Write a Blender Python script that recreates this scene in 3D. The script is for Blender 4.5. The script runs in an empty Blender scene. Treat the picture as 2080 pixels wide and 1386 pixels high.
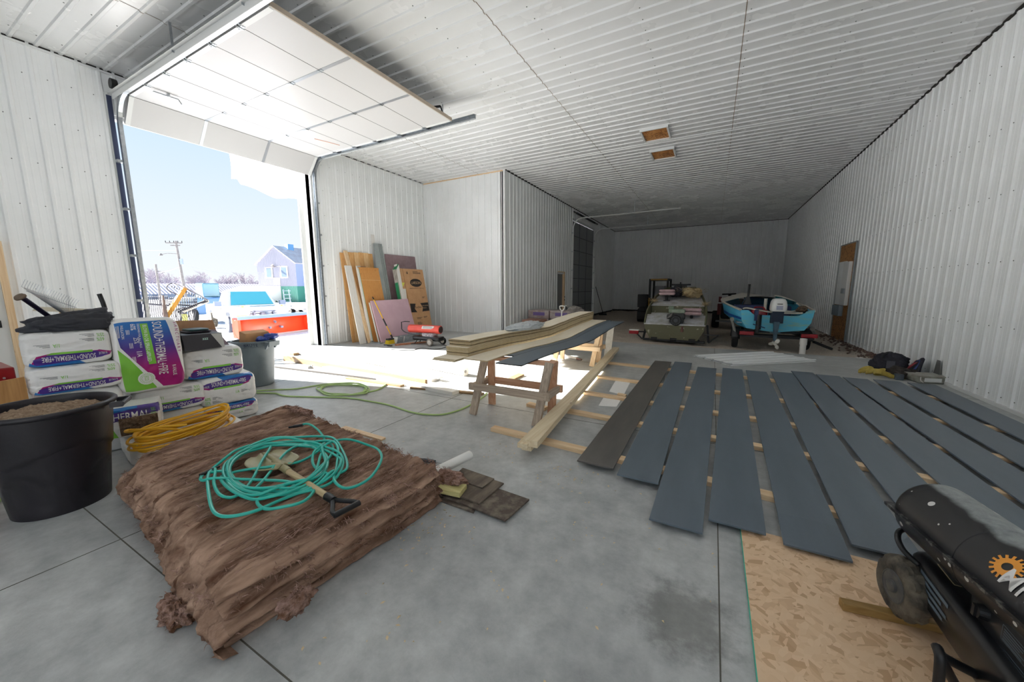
import bpy, bmesh, math, random
from mathutils import Vector, Matrix, noise, Euler
C = bpy.context.scene.collection
R = math.radians
PI = math.pi
rnd = random.Random(7)

# ------------------------------------------------------------------ materials
def lin(h):
    h = h.lstrip('#')
    o = []
    for i in (0, 2, 4):
        c = int(h[i:i+2], 16) / 255
        o.append(c / 12.92 if c <= .04045 else ((c + .055) / 1.055) ** 2.4)
    return tuple(o) + (1,)

def new_mat(name):
    m = bpy.data.materials.new(name)
    m.use_nodes = True
    return m, m.node_tree, m.node_tree.nodes['Principled BSDF']

def nd(nt, t, **kw):
    n = nt.nodes.new(t)
    for k, v in kw.items():
        if k in n.inputs:
            n.inputs[k].default_value = v
        else:
            setattr(n, k, v)
    return n

def mat(name, col, rough=.5, metal=0, var=None, scale=6, stretch=(1, 1, 1), bump=0, bscale=None, detail=4, rvar=0, spec=None, coat=0, ramp=None, alpha=None, trans=0, sub=None, obj=True):
    """Principled surface: base colour, a second colour mixed in by noise, roughness and bump."""
    m, nt, b = new_mat(name)
    c0 = lin(col)
    b.inputs['Base Color'].default_value = c0
    b.inputs['Roughness'].default_value = rough
    b.inputs['Metallic'].default_value = metal
    if spec is not None: b.inputs['Specular IOR Level'].default_value = spec
    if coat: b.inputs['Coat Weight'].default_value = coat
    if trans: b.inputs['Transmission Weight'].default_value = trans
    if alpha is not None: b.inputs['Alpha'].default_value = alpha
    if var or bump or rvar:
        tc = nd(nt, 'ShaderNodeTexCoord')
        mp = nd(nt, 'ShaderNodeMapping')
        mp.inputs['Scale'].default_value = stretch
        nt.links.new(tc.outputs['Object'], mp.inputs['Vector'])
        n1 = nd(nt, 'ShaderNodeTexNoise', Scale=scale, Detail=detail, Roughness=.6)
        nt.links.new(mp.outputs[0], n1.inputs['Vector'])
        if var:
            r = nd(nt, 'ShaderNodeValToRGB')
            lo, hi = ramp or (.35, .65)
            r.color_ramp.elements[0].position = lo
            r.color_ramp.elements[1].position = hi
            r.color_ramp.elements[0].color = c0
            r.color_ramp.elements[1].color = lin(var)
            nt.links.new(n1.outputs['Fac'], r.inputs[0])
            nt.links.new(r.outputs[0], b.inputs['Base Color'])
        if rvar:
            mr = nd(nt, 'ShaderNodeMapRange')
            mr.inputs['To Min'].default_value = rough - rvar
            mr.inputs['To Max'].default_value = rough + rvar
            nt.links.new(n1.outputs['Fac'], mr.inputs['Value'])
            nt.links.new(mr.outputs[0], b.inputs['Roughness'])
        if bump:
            n2 = nd(nt, 'ShaderNodeTexNoise', Scale=bscale or scale * 3, Detail=5)
            nt.links.new(mp.outputs[0], n2.inputs['Vector'])
            bp = nd(nt, 'ShaderNodeBump', Strength=bump, Distance=.02)
            nt.links.new(n2.outputs['Fac'], bp.inputs['Height'])
            nt.links.new(bp.outputs[0], b.inputs['Normal'])
    return m

def wood(name, c1, c2, axis=0, rough=.6, scale=3.0):
    """Grain running along one object axis, with a few knots."""
    m, nt, b = new_mat(name)
    tc = nd(nt, 'ShaderNodeTexCoord')
    mp = nd(nt, 'ShaderNodeMapping')
    s = [16, 16, 16]; s[axis] = .7
    mp.inputs['Scale'].default_value = s
    nt.links.new(tc.outputs['Object'], mp.inputs['Vector'])
    n1 = nd(nt, 'ShaderNodeTexNoise', Scale=scale, Detail=5, Distortion=.6)
    nt.links.new(mp.outputs[0], n1.inputs['Vector'])
    r = nd(nt, 'ShaderNodeValToRGB')
    r.color_ramp.elements[0].position = .3
    r.color_ramp.elements[1].position = .7
    r.color_ramp.elements[0].color = lin(c2)
    r.color_ramp.elements[1].color = lin(c1)
    nt.links.new(n1.outputs['Fac'], r.inputs[0])
    mp2 = nd(nt, 'ShaderNodeMapping')
    s2 = [9, 9, 9]; s2[axis] = 3
    mp2.inputs['Scale'].default_value = s2
    nt.links.new(tc.outputs['Object'], mp2.inputs['Vector'])
    v = nd(nt, 'ShaderNodeTexVoronoi', Scale=.9)
    nt.links.new(mp2.outputs[0], v.inputs['Vector'])
    r2 = nd(nt, 'ShaderNodeValToRGB')
    r2.color_ramp.elements[0].position = .04
    r2.color_ramp.elements[1].position = .09
    r2.color_ramp.elements[0].color = (.35, .22, .12, 1)
    r2.color_ramp.elements[1].color = (1, 1, 1, 1)
    nt.links.new(v.outputs['Distance'], r2.inputs[0])
    mx = nd(nt, 'ShaderNodeMix', data_type='RGBA', blend_type='MULTIPLY')
    mx.inputs[0].default_value = .6
    nt.links.new(r.outputs[0], mx.inputs[6]); nt.links.new(r2.outputs[0], mx.inputs[7])
    nt.links.new(mx.outputs[2], b.inputs['Base Color'])
    b.inputs['Roughness'].default_value = rough
    bp = nd(nt, 'ShaderNodeBump', Strength=.12, Distance=.004)
    nt.links.new(n1.outputs['Fac'], bp.inputs['Height'])
    nt.links.new(bp.outputs[0], b.inputs['Normal'])
    return m

def osb(name, cols=('#dfbc96', '#d6b189', '#e8c8a4', '#c59e78'), scale=40, rough=.55):
    """Strand board: three layers of stretched flakes at different headings."""
    m, nt, b = new_mat(name)
    tc = nd(nt, 'ShaderNodeTexCoord')
    outs = []
    for i, (rot, off) in enumerate(((.35, 0), (-.7, 3.3), (1.25, 7.7))):
        nz = nd(nt, 'ShaderNodeTexNoise', Scale=3.5, Detail=2)
        nt.links.new(tc.outputs['Object'], nz.inputs['Vector'])
        mxv = nd(nt, 'ShaderNodeMix', data_type='VECTOR'); mxv.inputs[0].default_value = .05
        nt.links.new(tc.outputs['Object'], mxv.inputs[4]); nt.links.new(nz.outputs['Color'], mxv.inputs[5])
        mp = nd(nt, 'ShaderNodeMapping')
        mp.inputs['Rotation'].default_value = (rot * .7, rot * .5, rot)
        mp.inputs['Location'].default_value = (off, off, off)
        mp.vector_type = 'TEXTURE'
        mp.inputs['Scale'].default_value = (3.2, .95, 1.2)
        nt.links.new(mxv.outputs[1], mp.inputs['Vector'])
        v = nd(nt, 'ShaderNodeTexVoronoi', Scale=scale * (.8 + .25 * i))
        nt.links.new(mp.outputs[0], v.inputs['Vector'])
        outs.append(v)
    sel = nd(nt, 'ShaderNodeTexNoise', Scale=9, Detail=1)
    nt.links.new(tc.outputs['Object'], sel.inputs['Vector'])
    g1 = nd(nt, 'ShaderNodeMath', operation='GREATER_THAN'); g1.inputs[1].default_value = .47
    nt.links.new(sel.outputs['Fac'], g1.inputs[0])
    g2 = nd(nt, 'ShaderNodeMath', operation='GREATER_THAN'); g2.inputs[1].default_value = .6
    nt.links.new(outs[2].outputs['Color'], g2.inputs[0])
    m1 = nd(nt, 'ShaderNodeMix', data_type='RGBA')
    nt.links.new(g1.outputs[0], m1.inputs[0]); nt.links.new(outs[0].outputs['Color'], m1.inputs[6]); nt.links.new(outs[1].outputs['Color'], m1.inputs[7])
    m2 = nd(nt, 'ShaderNodeMix', data_type='RGBA')
    nt.links.new(g2.outputs[0], m2.inputs[0]); nt.links.new(m1.outputs[2], m2.inputs[6]); nt.links.new(outs[2].outputs['Color'], m2.inputs[7])
    sp = nd(nt, 'ShaderNodeSeparateColor')
    nt.links.new(m2.outputs[2], sp.inputs[0])
    r = nd(nt, 'ShaderNodeValToRGB')
    e = r.color_ramp.elements
    e[0].position = 0; e[0].color = lin(cols[1]); e[1].position = 1; e[1].color = lin(cols[2])
    x = e.new(.45); x.color = lin(cols[0])
    x = e.new(.05); x.color = lin(cols[3])
    nt.links.new(sp.outputs[1], r.inputs[0])
    nt.links.new(r.outputs[0], b.inputs['Base Color'])
    b.inputs['Roughness'].default_value = rough
    bp = nd(nt, 'ShaderNodeBump', Strength=.25, Distance=.003)
    nt.links.new(sp.outputs[0], bp.inputs['Height'])
    nt.links.new(bp.outputs[0], b.inputs['Normal'])
    return m

# ------------------------------------------------------------------ mesh building
class MB:
    def __init__(s):
        s.v = []; s.f = []; s.m = []; s.mi = 0
    def face(s, ids): s.f.append(tuple(ids)); s.m.append(s.mi)
    def add(s, vs, fs):
        o = len(s.v); s.v += [tuple(p) for p in vs]
        for f in fs: s.face([o + i for i in f])
        return s
    def bx(s, x0, x1, y0, y1, z0, z1, M=None):
        p = [(x, y, z) for z in (z0, z1) for y in (y0, y1) for x in (x0, x1)]
        if M is not None: p = [M @ Vector(q) for q in p]
        return s.add(p, [(0, 2, 3, 1), (4, 5, 7, 6), (0, 1, 5, 4), (2, 6, 7, 3), (0, 4, 6, 2), (1, 3, 7, 5)])
    def hexa(s, p):
        """eight corners: bottom four in a ring, then the top four"""
        return s.add(p, [(3, 2, 1, 0), (4, 5, 6, 7), (0, 1, 5, 4), (1, 2, 6, 5), (2, 3, 7, 6), (3, 0, 4, 7)])
    def bar(s, p, q, w, h, up=(0, 0, 1)):
        p = Vector(p); q = Vector(q); d = (q - p).normalized()
        u = Vector(up)
        if abs(d.dot(u)) > .98: u = Vector((1, 0, 0))
        a = d.cross(u).normalized(); u = a.cross(d)
        a = a * w / 2; u = u * h / 2
        return s.hexa([p - a - u, p + a - u, p + a + u, p - a + u, q - a - u, q + a - u, q + a + u, q - a + u])
    def slab(s, c, n):
        """quad c (4 corners) thickened by vector n"""
        n = Vector(n); c = [Vector(x) for x in c]
        return s.hexa(c + [x + n for x in c])
    def tube(s, pts, r, n=8, closed=False, caps=True, rf=None):
        pts = [Vector(p) for p in pts]; N = len(pts); rings = []
        prev = None
        for i, p in enumerate(pts):
            a = pts[(i - 1) % N] if (closed or i > 0) else p
            b = pts[(i + 1) % N] if (closed or i < N - 1) else p
            t = (b - a)
            t = t.normalized() if t.length > 1e-9 else Vector((0, 0, 1))
            if prev is None:
                u = Vector((0, 0, 1)) if abs(t.z) < .9 else Vector((1, 0, 0))
                x = t.cross(u).normalized()
            else:
                x = prev - t * prev.dot(t)
                x = x.normalized() if x.length > 1e-6 else t.orthogonal().normalized()
            prev = x; y = t.cross(x)
            rr = r * (rf(i / max(1, N - 1)) if rf else 1)
            rings.append([p + (x * math.cos(2 * PI * k / n) + y * math.sin(2 * PI * k / n)) * rr for k in range(n)])
        return s.loft(rings, closed, caps)
    def loft(s, rings, closed=False, caps=True, ring_closed=True):
        o = len(s.v); n = len(rings[0]); N = len(rings)
        for r in rings: s.v += [tuple(p) for p in r]
        for i in range(N if closed else N - 1):
            j = (i + 1) % N
            for k in range(n if ring_closed else n - 1):
                l = (k + 1) % n
                s.face((o + i * n + k, o + i * n + l, o + j * n + l, o + j * n + k))
        if caps and not closed:
            s.face([o + k for k in range(n)][::-1])
            s.face([o + (N - 1) * n + k for k in range(n)])
        return s
    def cyl(s, p, q, r0, r1=None, n=16, caps=True):
        r1 = r0 if r1 is None else r1
        p = Vector(p); q = Vector(q); d = (q - p).normalized()
        x = d.orthogonal().normalized(); y = d.cross(x)
        rg = [[c + (x * math.cos(2 * PI * k / n) + y * math.sin(2 * PI * k / n)) * r for k in range(n)] for c, r in ((p, r0), (q, r1))]
        return s.loft(rg, caps=caps)
    def lathe(s, prof, n=24, M=None, caps=True, sx=1, sy=1):
        rings = []
        for r, z in prof:
            rg = [Vector((r * math.cos(2 * PI * k / n) * sx, r * math.sin(2 * PI * k / n) * sy, z)) for k in range(n)]
            rings.append([M @ p for p in rg] if M is not None else rg)
        return s.loft(rings, caps=caps)
    def prism(s, poly, z0, z1, M=None):
        n = len(poly)
        p = [Vector((x, y, z0)) for x, y in poly] + [Vector((x, y, z1)) for x, y in poly]
        if M is not None: p = [M @ q for q in p]
        return s.add(p, [tuple(range(n))[::-1], tuple(range(n, 2 * n))] + [(i, (i + 1) % n, n + (i + 1) % n, n + i) for i in range(n)])
    def grid(s, fn, nu, nv):
        o = len(s.v)
        for j in range(nv + 1):
            for i in range(nu + 1): s.v.append(tuple(fn(i / nu, j / nv)))
        for j in range(nv):
            for i in range(nu):
                a = o + j * (nu + 1) + i
                s.face((a, a + 1, a + nu + 2, a + nu + 1))
        return s
    def ribs(s, o, a, u, n, L, H, pitch=.2286, depth=.02, start=0., minor=True):
        """ribbed sheet: profile along a, drawn along u, ribs standing out along n"""
        o = Vector(o); a = Vector(a); u = Vector(u); n = Vector(n)
        pr = [(0, 0)]
        k = start
        while k < L:
            for d, h in ((-.030, 0), (-.016, depth), (.016, depth), (.030, 0)) + (((.066, 0), (.072, .0025), (.084, .0025), (.090, 0), (.138, 0), (.144, .0025), (.156, .0025), (.162, 0)) if minor else ()):
                x = k + d
                if 0.002 < x < L - .002: pr.append((x, h))
            k += pitch
        pr.append((L, 0))
        b = len(s.v)
        for x, h in pr:
            q = o + a * x + n * h
            s.v += [tuple(q), tuple(q + u * H)]
        for i in range(len(pr) - 1):
            s.face((b + 2 * i, b + 2 * i + 2, b + 2 * i + 3, b + 2 * i + 1))
        return s
    def text(s, body, M, h=1., w=None, thick=0, align='L', map=None):
        vs, fs, W, Hh = glyphs(body)
        sy = h / Hh; sx = (w / W) if w else sy
        ox = {'L': 0, 'C': -W * sx / 2, 'R': -W * sx}[align]
        pts = []
        for x, y in vs:
            q = Vector((x * sx + ox, y * sy, 0))
            pts.append(map(q.x, q.y) if map else M @ q)
        return s.add(pts, fs)
    def build(s, name, mats, parent=None, smooth=False, angle=38, world=False, bevel=0, origin=None, keep=False):
        me = bpy.data.meshes.new(name)
        v = s.v
        ob = bpy.data.objects.new(name, me); C.objects.link(ob)
        if parent is None and not keep and v:
            if origin is None:
                xs = [p[0] for p in v]; ys = [p[1] for p in v]; zs = [p[2] for p in v]
                origin = ((min(xs) + max(xs)) / 2, (min(ys) + max(ys)) / 2, min(zs))
            v = [(p[0] - origin[0], p[1] - origin[1], p[2] - origin[2]) for p in v]
            ob.location = origin
        me.from_pydata(v, [], s.f)
        for m in (mats if isinstance(mats, (list, tuple)) else [mats]): me.materials.append(m)
        me.polygons.foreach_set('material_index', s.m)
        bm = bmesh.new(); bm.from_mesh(me)
        bmesh.ops.recalc_face_normals(bm, faces=bm.faces)
        if smooth:
            lim = R(angle)
            for f in bm.faces: f.smooth = True
            for e in bm.edges:
                e.smooth = not (len(e.link_faces) == 2 and e.calc_face_angle(0) > lim)
        bm.to_mesh(me); bm.free()
        if bevel:
            md = ob.modifiers.new('bevel', 'BEVEL'); md.width = bevel; md.segments = 2; md.limit_method = 'ANGLE'
        if parent is not None:
            ob.parent = parent
            if world: ob.matrix_parent_inverse = parent.matrix_basis.inverted()
        return ob

_gl = {}
def glyphs(body):
    if body in _gl: return _gl[body]
    cu = bpy.data.curves.new('txt', 'FONT'); cu.body = body; cu.resolution_u = 2; cu.offset = .005
    ob = bpy.data.objects.new('txt', cu); C.objects.link(ob)
    dg = bpy.context.evaluated_depsgraph_get(); dg.update()
    me = ob.evaluated_get(dg).to_mesh()
    vs = [(v.co.x, v.co.y) for v in me.vertices]; fs = [tuple(p.vertices) for p in me.polygons]
    ob.evaluated_get(dg).to_mesh_clear()
    bm = bmesh.new()
    bv = [bm.verts.new((x, y, 0)) for x, y in vs]
    for f in fs:
        try: bm.faces.new([bv[i] for i in f])
        except ValueError: pass
    for y in (.1, .2, .3, .4, .5, .6):
        bmesh.ops.bisect_plane(bm, geom=bm.verts[:] + bm.edges[:] + bm.faces[:], plane_co=(0, y, 0), plane_no=(0, 1, 0))
    bm.verts.index_update()
    vs = [(v.co.x, v.co.y) for v in bm.verts]; fs = [tuple(v.index for v in f.verts) for f in bm.faces]
    bm.free()
    bpy.data.objects.remove(ob); bpy.data.curves.remove(cu)
    x0 = min(v[0] for v in vs); y0 = min(v[1] for v in vs)
    vs = [(x - x0, y - y0) for x, y in vs]
    _gl[body] = (vs, fs, max(v[0] for v in vs), max(v[1] for v in vs))
    return _gl[body]

def tag(o, label, cat, group=None):
    o['label'] = label; o['category'] = cat
    if group: o['group'] = group
    return o
def thing(name, label, cat, loc=(0, 0, 0), rz=0, group=None, rot=None):
    o = bpy.data.objects.new(name, None); C.objects.link(o)
    o.location = loc; o.rotation_euler = rot or (0, 0, rz); o.empty_display_size = .1
    return tag(o, label, cat, group)
def setting(o, label=None):
    o['kind'] = 'structure'
    if label: o['label'] = label
    return o
def kids(o): return [c for c in bpy.data.objects if c.parent is o]
def dup(o, parent=None):
    c = o.copy(); C.objects.link(c)
    if parent is not None: c.parent = parent
    for k in kids(o): dup(k, c)
    return c
def T(x=0, y=0, z=0, rx=0, ry=0, rz=0, s=1):
    return Matrix.LocRotScale(Vector((x, y, z)), Euler((R(rx), R(ry), R(rz))), Vector((s, s, s)) if not isinstance(s, (tuple, list)) else Vector(s))
def frame(o, x, y):
    """matrix from origin and two axes (x right, y up on the face)"""
    x = Vector(x).normalized(); y = Vector(y); y = (y - x * y.dot(x)).normalized(); z = x.cross(y)
    M = Matrix((x, y, z)).transposed().to_4x4(); M.translation = Vector(o)
    return M
def smoothpath(pts, n=8, closed=False):
    """Catmull-Rom through the points"""
    P = [Vector(p) for p in pts]; N = len(P); out = []
    rng = range(N) if closed else range(N - 1)
    for i in rng:
        g = lambda k: P[k % N] if closed else P[max(0, min(N - 1, k))]
        p0, p1, p2, p3 = g(i - 1), g(i), g(i + 1), g(i + 2)
        for k in range(n):
            t = k / n
            out.append(.5 * ((2 * p1) + (p2 - p0) * t + (2 * p0 - 5 * p1 + 4 * p2 - p3) * t * t + (3 * p1 - p0 - 3 * p2 + p3) * t ** 3))
    if not closed: out.append(P[-1])
    return out
def nz(x, y, z=0., s=1.): return noise.noise(Vector((x * s, y * s, z * s)))
SKY, SUN, EXPO = 0.355, 17.0, 1.55
# ------------------------------------------------------------------ setting
XL, XR, XA, YS, YB, ZC, YF = -8.70, 3.137, -5.583, 9.90, 23.76, 4.876, -6.0
D0, D1, DZ = 2.545, 5.88, 4.20            # overhead door opening in the left wall
M_panel = mat('white_ribbed_steel', '#eef0f0', rough=.32, var='#e8eae9', scale=1.3, rvar=.06, spec=.5)
M_ceil = mat('white_ceiling_steel', '#e2e3e3', rough=.27, var='#dbdcdb', scale=1.1, rvar=.07, bump=.02, bscale=1.5)
M_trim = mat('white_trim_steel', '#dfe0de', rough=.35)
M_gap = mat('dark_gap', '#2a2725', rough=.9)
M_screw = mat('screw_steel', '#777a78', rough=.4, metal=.8)
M_galv = mat('galvanised_steel', '#c3c8cc', rough=.33, metal=.85, var='#aab0b5', scale=20)
M_black = mat('black_plastic', '#17181a', rough=.45)
M_pine = {a: wood('pine_%s' % 'xyz'[a], '#ead0aa', '#d8b388', a) for a in range(3)}
M_osb = osb('strand_board')
M_osb2 = osb('strand_board_warm', ('#b9793f', '#9c5a26', '#d29a5c', '#6e3d18'))

def concrete():
    m, nt, b = new_mat('polished_concrete')
    tc = nd(nt, 'ShaderNodeTexCoord')
    n1 = nd(nt, 'ShaderNodeTexNoise', Scale=.9, Detail=8, Roughness=.62)
    n2 = nd(nt, 'ShaderNodeTexNoise', Scale=7, Detail=8, Roughness=.7)
    n3 = nd(nt, 'ShaderNodeTexNoise', Scale=90, Detail=3)
    for n in (n1, n2, n3): nt.links.new(tc.outputs['Object'], n.inputs['Vector'])
    r1 = nd(nt, 'ShaderNodeValToRGB'); e = r1.color_ramp.elements
    e[0].position = .3; e[0].color = lin('#a3a5a5'); e[1].position = .7; e[1].color = lin('#cbccca')
    r2 = nd(nt, 'ShaderNodeValToRGB'); e = r2.color_ramp.elements
    e[0].position = .25; e[0].color = (.52, .53, .53, 1); e[1].position = .68; e[1].color = (1.08, 1.08, 1.07, 1)
    nt.links.new(n1.outputs['Fac'], r1.inputs[0]); nt.links.new(n2.outputs['Fac'], r2.inputs[0])
    mx = nd(nt, 'ShaderNodeMix', data_type='RGBA', blend_type='MULTIPLY'); mx.inputs[0].default_value = .8
    nt.links.new(r1.outputs[0], mx.inputs[6]); nt.links.new(r2.outputs[0], mx.inputs[7])
    # a damp patch near the strand board sheet
    vm = nd(nt, 'ShaderNodeVectorMath', operation='DISTANCE')
    nt.links.new(tc.outputs['Object'], vm.inputs[0]); vm.inputs[1].default_value = (-.02, 1.63, 0)
    ad = nd(nt, 'ShaderNodeMath', operation='MULTIPLY_ADD'); ad.inputs[1].default_value = .35
    nt.links.new(n2.outputs['Fac'], ad.inputs[0]); nt.links.new(vm.outputs['Value'], ad.inputs[2])
    r3 = nd(nt, 'ShaderNodeValToRGB'); e = r3.color_ramp.elements
    e[0].position = .30; e[0].color = (.62, .61, .6, 1); e[1].position = .42; e[1].color = (1, 1, 1, 1)
    nt.links.new(ad.outputs[0], r3.inputs[0])
    m2 = nd(nt, 'ShaderNodeMix', data_type='RGBA', blend_type='MULTIPLY'); m2.inputs[0].default_value = 1
    nt.links.new(mx.outputs[2], m2.inputs[6]); nt.links.new(r3.outputs[0], m2.inputs[7])
    nt.links.new(m2.outputs[2], b.inputs['Base Color'])
    mr = nd(nt, 'ShaderNodeMapRange'); mr.inputs['To Min'].default_value = .22; mr.inputs['To Max'].default_value = .62
    nt.links.new(n2.outputs['Fac'], mr.inputs['Value']); nt.links.new(mr.outputs[0], b.inputs['Roughness'])
    bp = nd(nt, 'ShaderNodeBump', Strength=.12, Distance=.004)
    nt.links.new(n3.outputs['Fac'], bp.inputs['Height']); nt.links.new(bp.outputs[0], b.inputs['Normal'])
    return m
M_conc = concrete()
M_joint = mat('saw_joint', '#5a584f', rough=.9)
M_gravel = mat('gravel', '#d2c5b5', rough=.95, var='#b3a698', scale=30, bump=.9, bscale=55, detail=8)
M_snow = mat('packed_snow', '#b9bbc0', rough=.8, var='#a2a2a3', scale=.35, bump=.5, bscale=2.2, ramp=(.5, .8))

# floor slab with saw cut joints, and the gravel bay behind it
m = MB(); m.bx(XL - .15, XR + .1, YF - .1, 9.92, -.2, 0)
floor = setting(m.build('floor', M_conc, keep=True))
m = MB()
for y in (.64, 3.77, 6.9): m.bx(XL, XR, y - .003, y + .003, 0, .0012)
for x in (-5.9, -2.95, .12): m.bx(x - .003, x + .003, YF, 9.9, 0, .0012)
m.build('joint', M_joint, floor)
m = MB()
def gv(u, v):
    x = XA + .02 + u * (XR - XA - .04); y = 9.92 + v * (YB - 9.92)
    e = max(0, (x - 2.3)) * .09 + max(0, y - 23) * .05
    return (x, y, -.06 + .035 * nz(x, y, 0, 1.7) + .02 * nz(x, y, 4, 6) + e)
m.grid(gv, 110, 150)
setting(m.build('floor_gravel', M_gravel, smooth=True, angle=80, keep=True))

# walls
def screws(m, rows, o, a, n, L, start, up=Vector((0, 0, 1)), off=.045):
    k = start
    while k < L - .05:
        for z in rows:
            p = Vector(o) + Vector(a) * (k + off) + up * z
            m.cyl(p, p + Vector(n) * .006, .008, .005, 6)
        k += .2286
wl = MB()
wl.ribs((XL, YF, 0), (0, 1, 0), (0, 0, 1), (1, 0, 0), D0 - YF, ZC, start=.02)
wl.ribs((XL, D0, DZ + .02), (0, 1, 0), (0, 0, 1), (1, 0, 0), D1 - D0, ZC - DZ - .02, start=.1)
wl.ribs((XL, D1, 0), (0, 1, 0), (0, 0, 1), (1, 0, 0), YS - D1, ZC, start=.06)
for y0, y1, z0 in ((YF, D0, 0), (D0, D1, DZ + .02), (D1, YS + .15, 0)): wl.bx(XL - .15, XL - .02, y0, y1, z0 - .05, ZC)
wall_left = setting(wl.build('wall_left', M_panel, keep=True))
m = MB()
screws(m, [.25, .85, 1.45, 2.05, 2.65, 3.25, 3.85, 4.45], (XL, 0, 0), (0, 1, 0), (1, 0, 0), D0, .06)
screws(m, [.25, .85, 1.45, 2.05, 2.65, 3.25, 3.85, 4.45], (XL, D1, 0), (0, 1, 0), (1, 0, 0), YS - D1, .06)
m.build('screw', M_screw, wall_left)
m = MB(); m.bx(XL, XL + .035, YF, YS, ZC - .055, ZC - .028); m.bx(XL - .16, XL + .03, D0 - .03, D0, 0, 4.55); m.bx(XL - .34, XL - .15, D1 + .0, D1 + .04, 0, 4.5); m.bx(XL - .16, XL + .03, D1 + .0, D1 + .025, 0, 4.55); m.bx(XL - .37, XL - .33, D1 - .10, D1 + .04, 0, 4.5); m.bx(XL, XL + .03, D0, D1, DZ + .02, DZ + .06)
m.bx(XL, XL + .02, D1 + .05, YS, 0, .03)
setting(m.build('trim_1', M_trim, keep=True))
m = MB(); m.bx(XL, XL + .02, YF, YS, ZC - .028, ZC)
setting(m.build('trim_2', M_gap, keep=True))

wf = MB(); wf.ribs((XL, YS, 0), (1, 0, 0), (0, 0, 1), (0, -1, 0), XA - XL, ZC - .05, start=.11, depth=.016)
wf.bx(XL - .1, XA - .01, YS + .012, YS + .12, -.2, ZC)
wall_face = setting(wf.build('wall_middle', M_panel, keep=True))
m = MB(); m.bx(XL + .02, XA - .02, YS - .012, YS + .01, ZC - .05, ZC)
setting(m.build('trim_3', M_pine[0], keep=True))
m = MB(); m.bx(XA - .05, XA + .022, YS - .022, YS + .05, -.02, ZC)
setting(m.build('trim_4', M_trim, keep=True))

E0, E1, EZ = 15.87, 19.25, 4.45           # second overhead door
P0, P1, PZ = 14.23, 15.08, 2.10           # walk door opening
wa = MB()
for y0, y1, z0, z1 in ((YS, P0, 0, ZC), (P0, P1, PZ, ZC), (P1, E0, 0, ZC), (E0, E1, EZ, ZC), (E1, YB, 0, ZC)):
    z0 = z0 or -.06
    wa.ribs((XA, y0, z0), (0, 1, 0), (0, 0, 1), (1, 0, 0), y1 - y0, z1 - z0, start=.08)
    wa.bx(XA - .15, XA - .02, y0, y1, z0 - .1, z1)
wall_side = setting(wa.build('wall_far_left', M_panel, keep=True))
wb = MB(); wb.ribs((XA, YB, .06), (1, 0, 0), (0, 0, 1), (0, -1, 0), XR - XA, ZC - .06, start=.1)
wb.bx(XA - .1, XR + .1, YB + .02, YB + .15, -.2, ZC)
setting(wb.build('wall_back', M_panel, keep=True))
wr = MB(); wr.ribs((XR, -.6, 0), (0, 1, 0), (0, 0, 1), (-1, 0, 0), YB + .6, ZC, start=.13)
wr.bx(XR - .01, XR + .15, YF, -5.6, 0, ZC); wr.bx(XR - .01, XR + .15, -5.6, -3.6, 4.3, ZC); wr.bx(XR - .01, XR + .15, -3.6, -.6, 0, ZC)  # unseen opening behind the viewer, added to let in more daylight
wr.bx(XR + .02, XR + .15, -.6, YB, -.2, ZC)
wall_right = setting(wr.build('wall_right', M_panel, keep=True))
m = MB(); screws(m, [.12, .95, 1.75, 2.6, 3.45, 4.3], (XR, 0, 0), (0, 1, 0), (-1, 0, 0), 12, .13)
m.build('screw', M_screw, wall_right)
m = MB(); m.bx(XR - .025, XR, -.6, 9.9, 0, .045)
setting(m.build('baseboard_right', M_trim, keep=True))
m = MB(); m.bx(XR - .03, XR, YF, YB, ZC - .03, ZC); m.bx(XA, XA + .03, YS, YB, ZC - .03, ZC); m.bx(XA, XR, YB - .03, YB, ZC - .035, ZC)
m.bx(XA, XA + .02, YS, YB, -.1, .03); m.bx(XA, XR, YB - .02, YB + .01, -.1, .07); m.bx(XR - .02, XR + .01, 9.93, YB, -.1, .02)
setting(m.build('trim_5', M_gap, keep=True))
# unseen end wall behind the viewer; its wide doorway is added for daylight
m = MB()
for x0, x1, z0, z1 in ((XL, -2.4, 0, ZC), (2.9, XR, 0, ZC), (-2.4, 2.9, 4.7, ZC)): m.bx(x0, x1, YF - .15, YF, z0, z1)
setting(m.build('wall_front', M_panel, keep=True))

# ceiling: sheets ribbed across the room, with lapped seams
m = MB()
m.ribs((XL, YF, ZC), (0, 1, 0), (1, 0, 0), (0, 0, -1), YS - YF, XR - XL, start=.10, depth=.018, minor=False)
m.ribs((XA, YS, ZC), (0, 1, 0), (1, 0, 0), (0, 0, -1), YB - YS, XR - XA, start=.09, depth=.018, minor=False)
m.bx(XL - .2, XR + .2, YF - .2, YB + .2, ZC + .02, ZC + .15)
ceiling = setting(m.build('ceiling', M_ceil, keep=True))
m = MB()
for x in (-2.76, .13): m.ribs((x, YF, ZC - .0025), (0, 1, 0), (1, 0, 0), (0, 0, -1), YB - YF, .009, start=.10, depth=.018, minor=False)
m.ribs((-6.5, YF, ZC - .0025), (0, 1, 0), (1, 0, 0), (0, 0, -1), YS - YF, .009, start=.10, depth=.018, minor=False)
m.build('seam', mat('seam_rust', '#7d6c58', rough=.8), ceiling)
m = MB()
k = .10 - .05
while k < YS - YF:
    x = XL + .35
    while x < XR:
        m.cyl((x, YF + k, ZC - .006), (x, YF + k, ZC), .006, .009, 6)
        x += 1.22
    k += .2286
m.build('screw', M_screw, ceiling)

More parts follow.
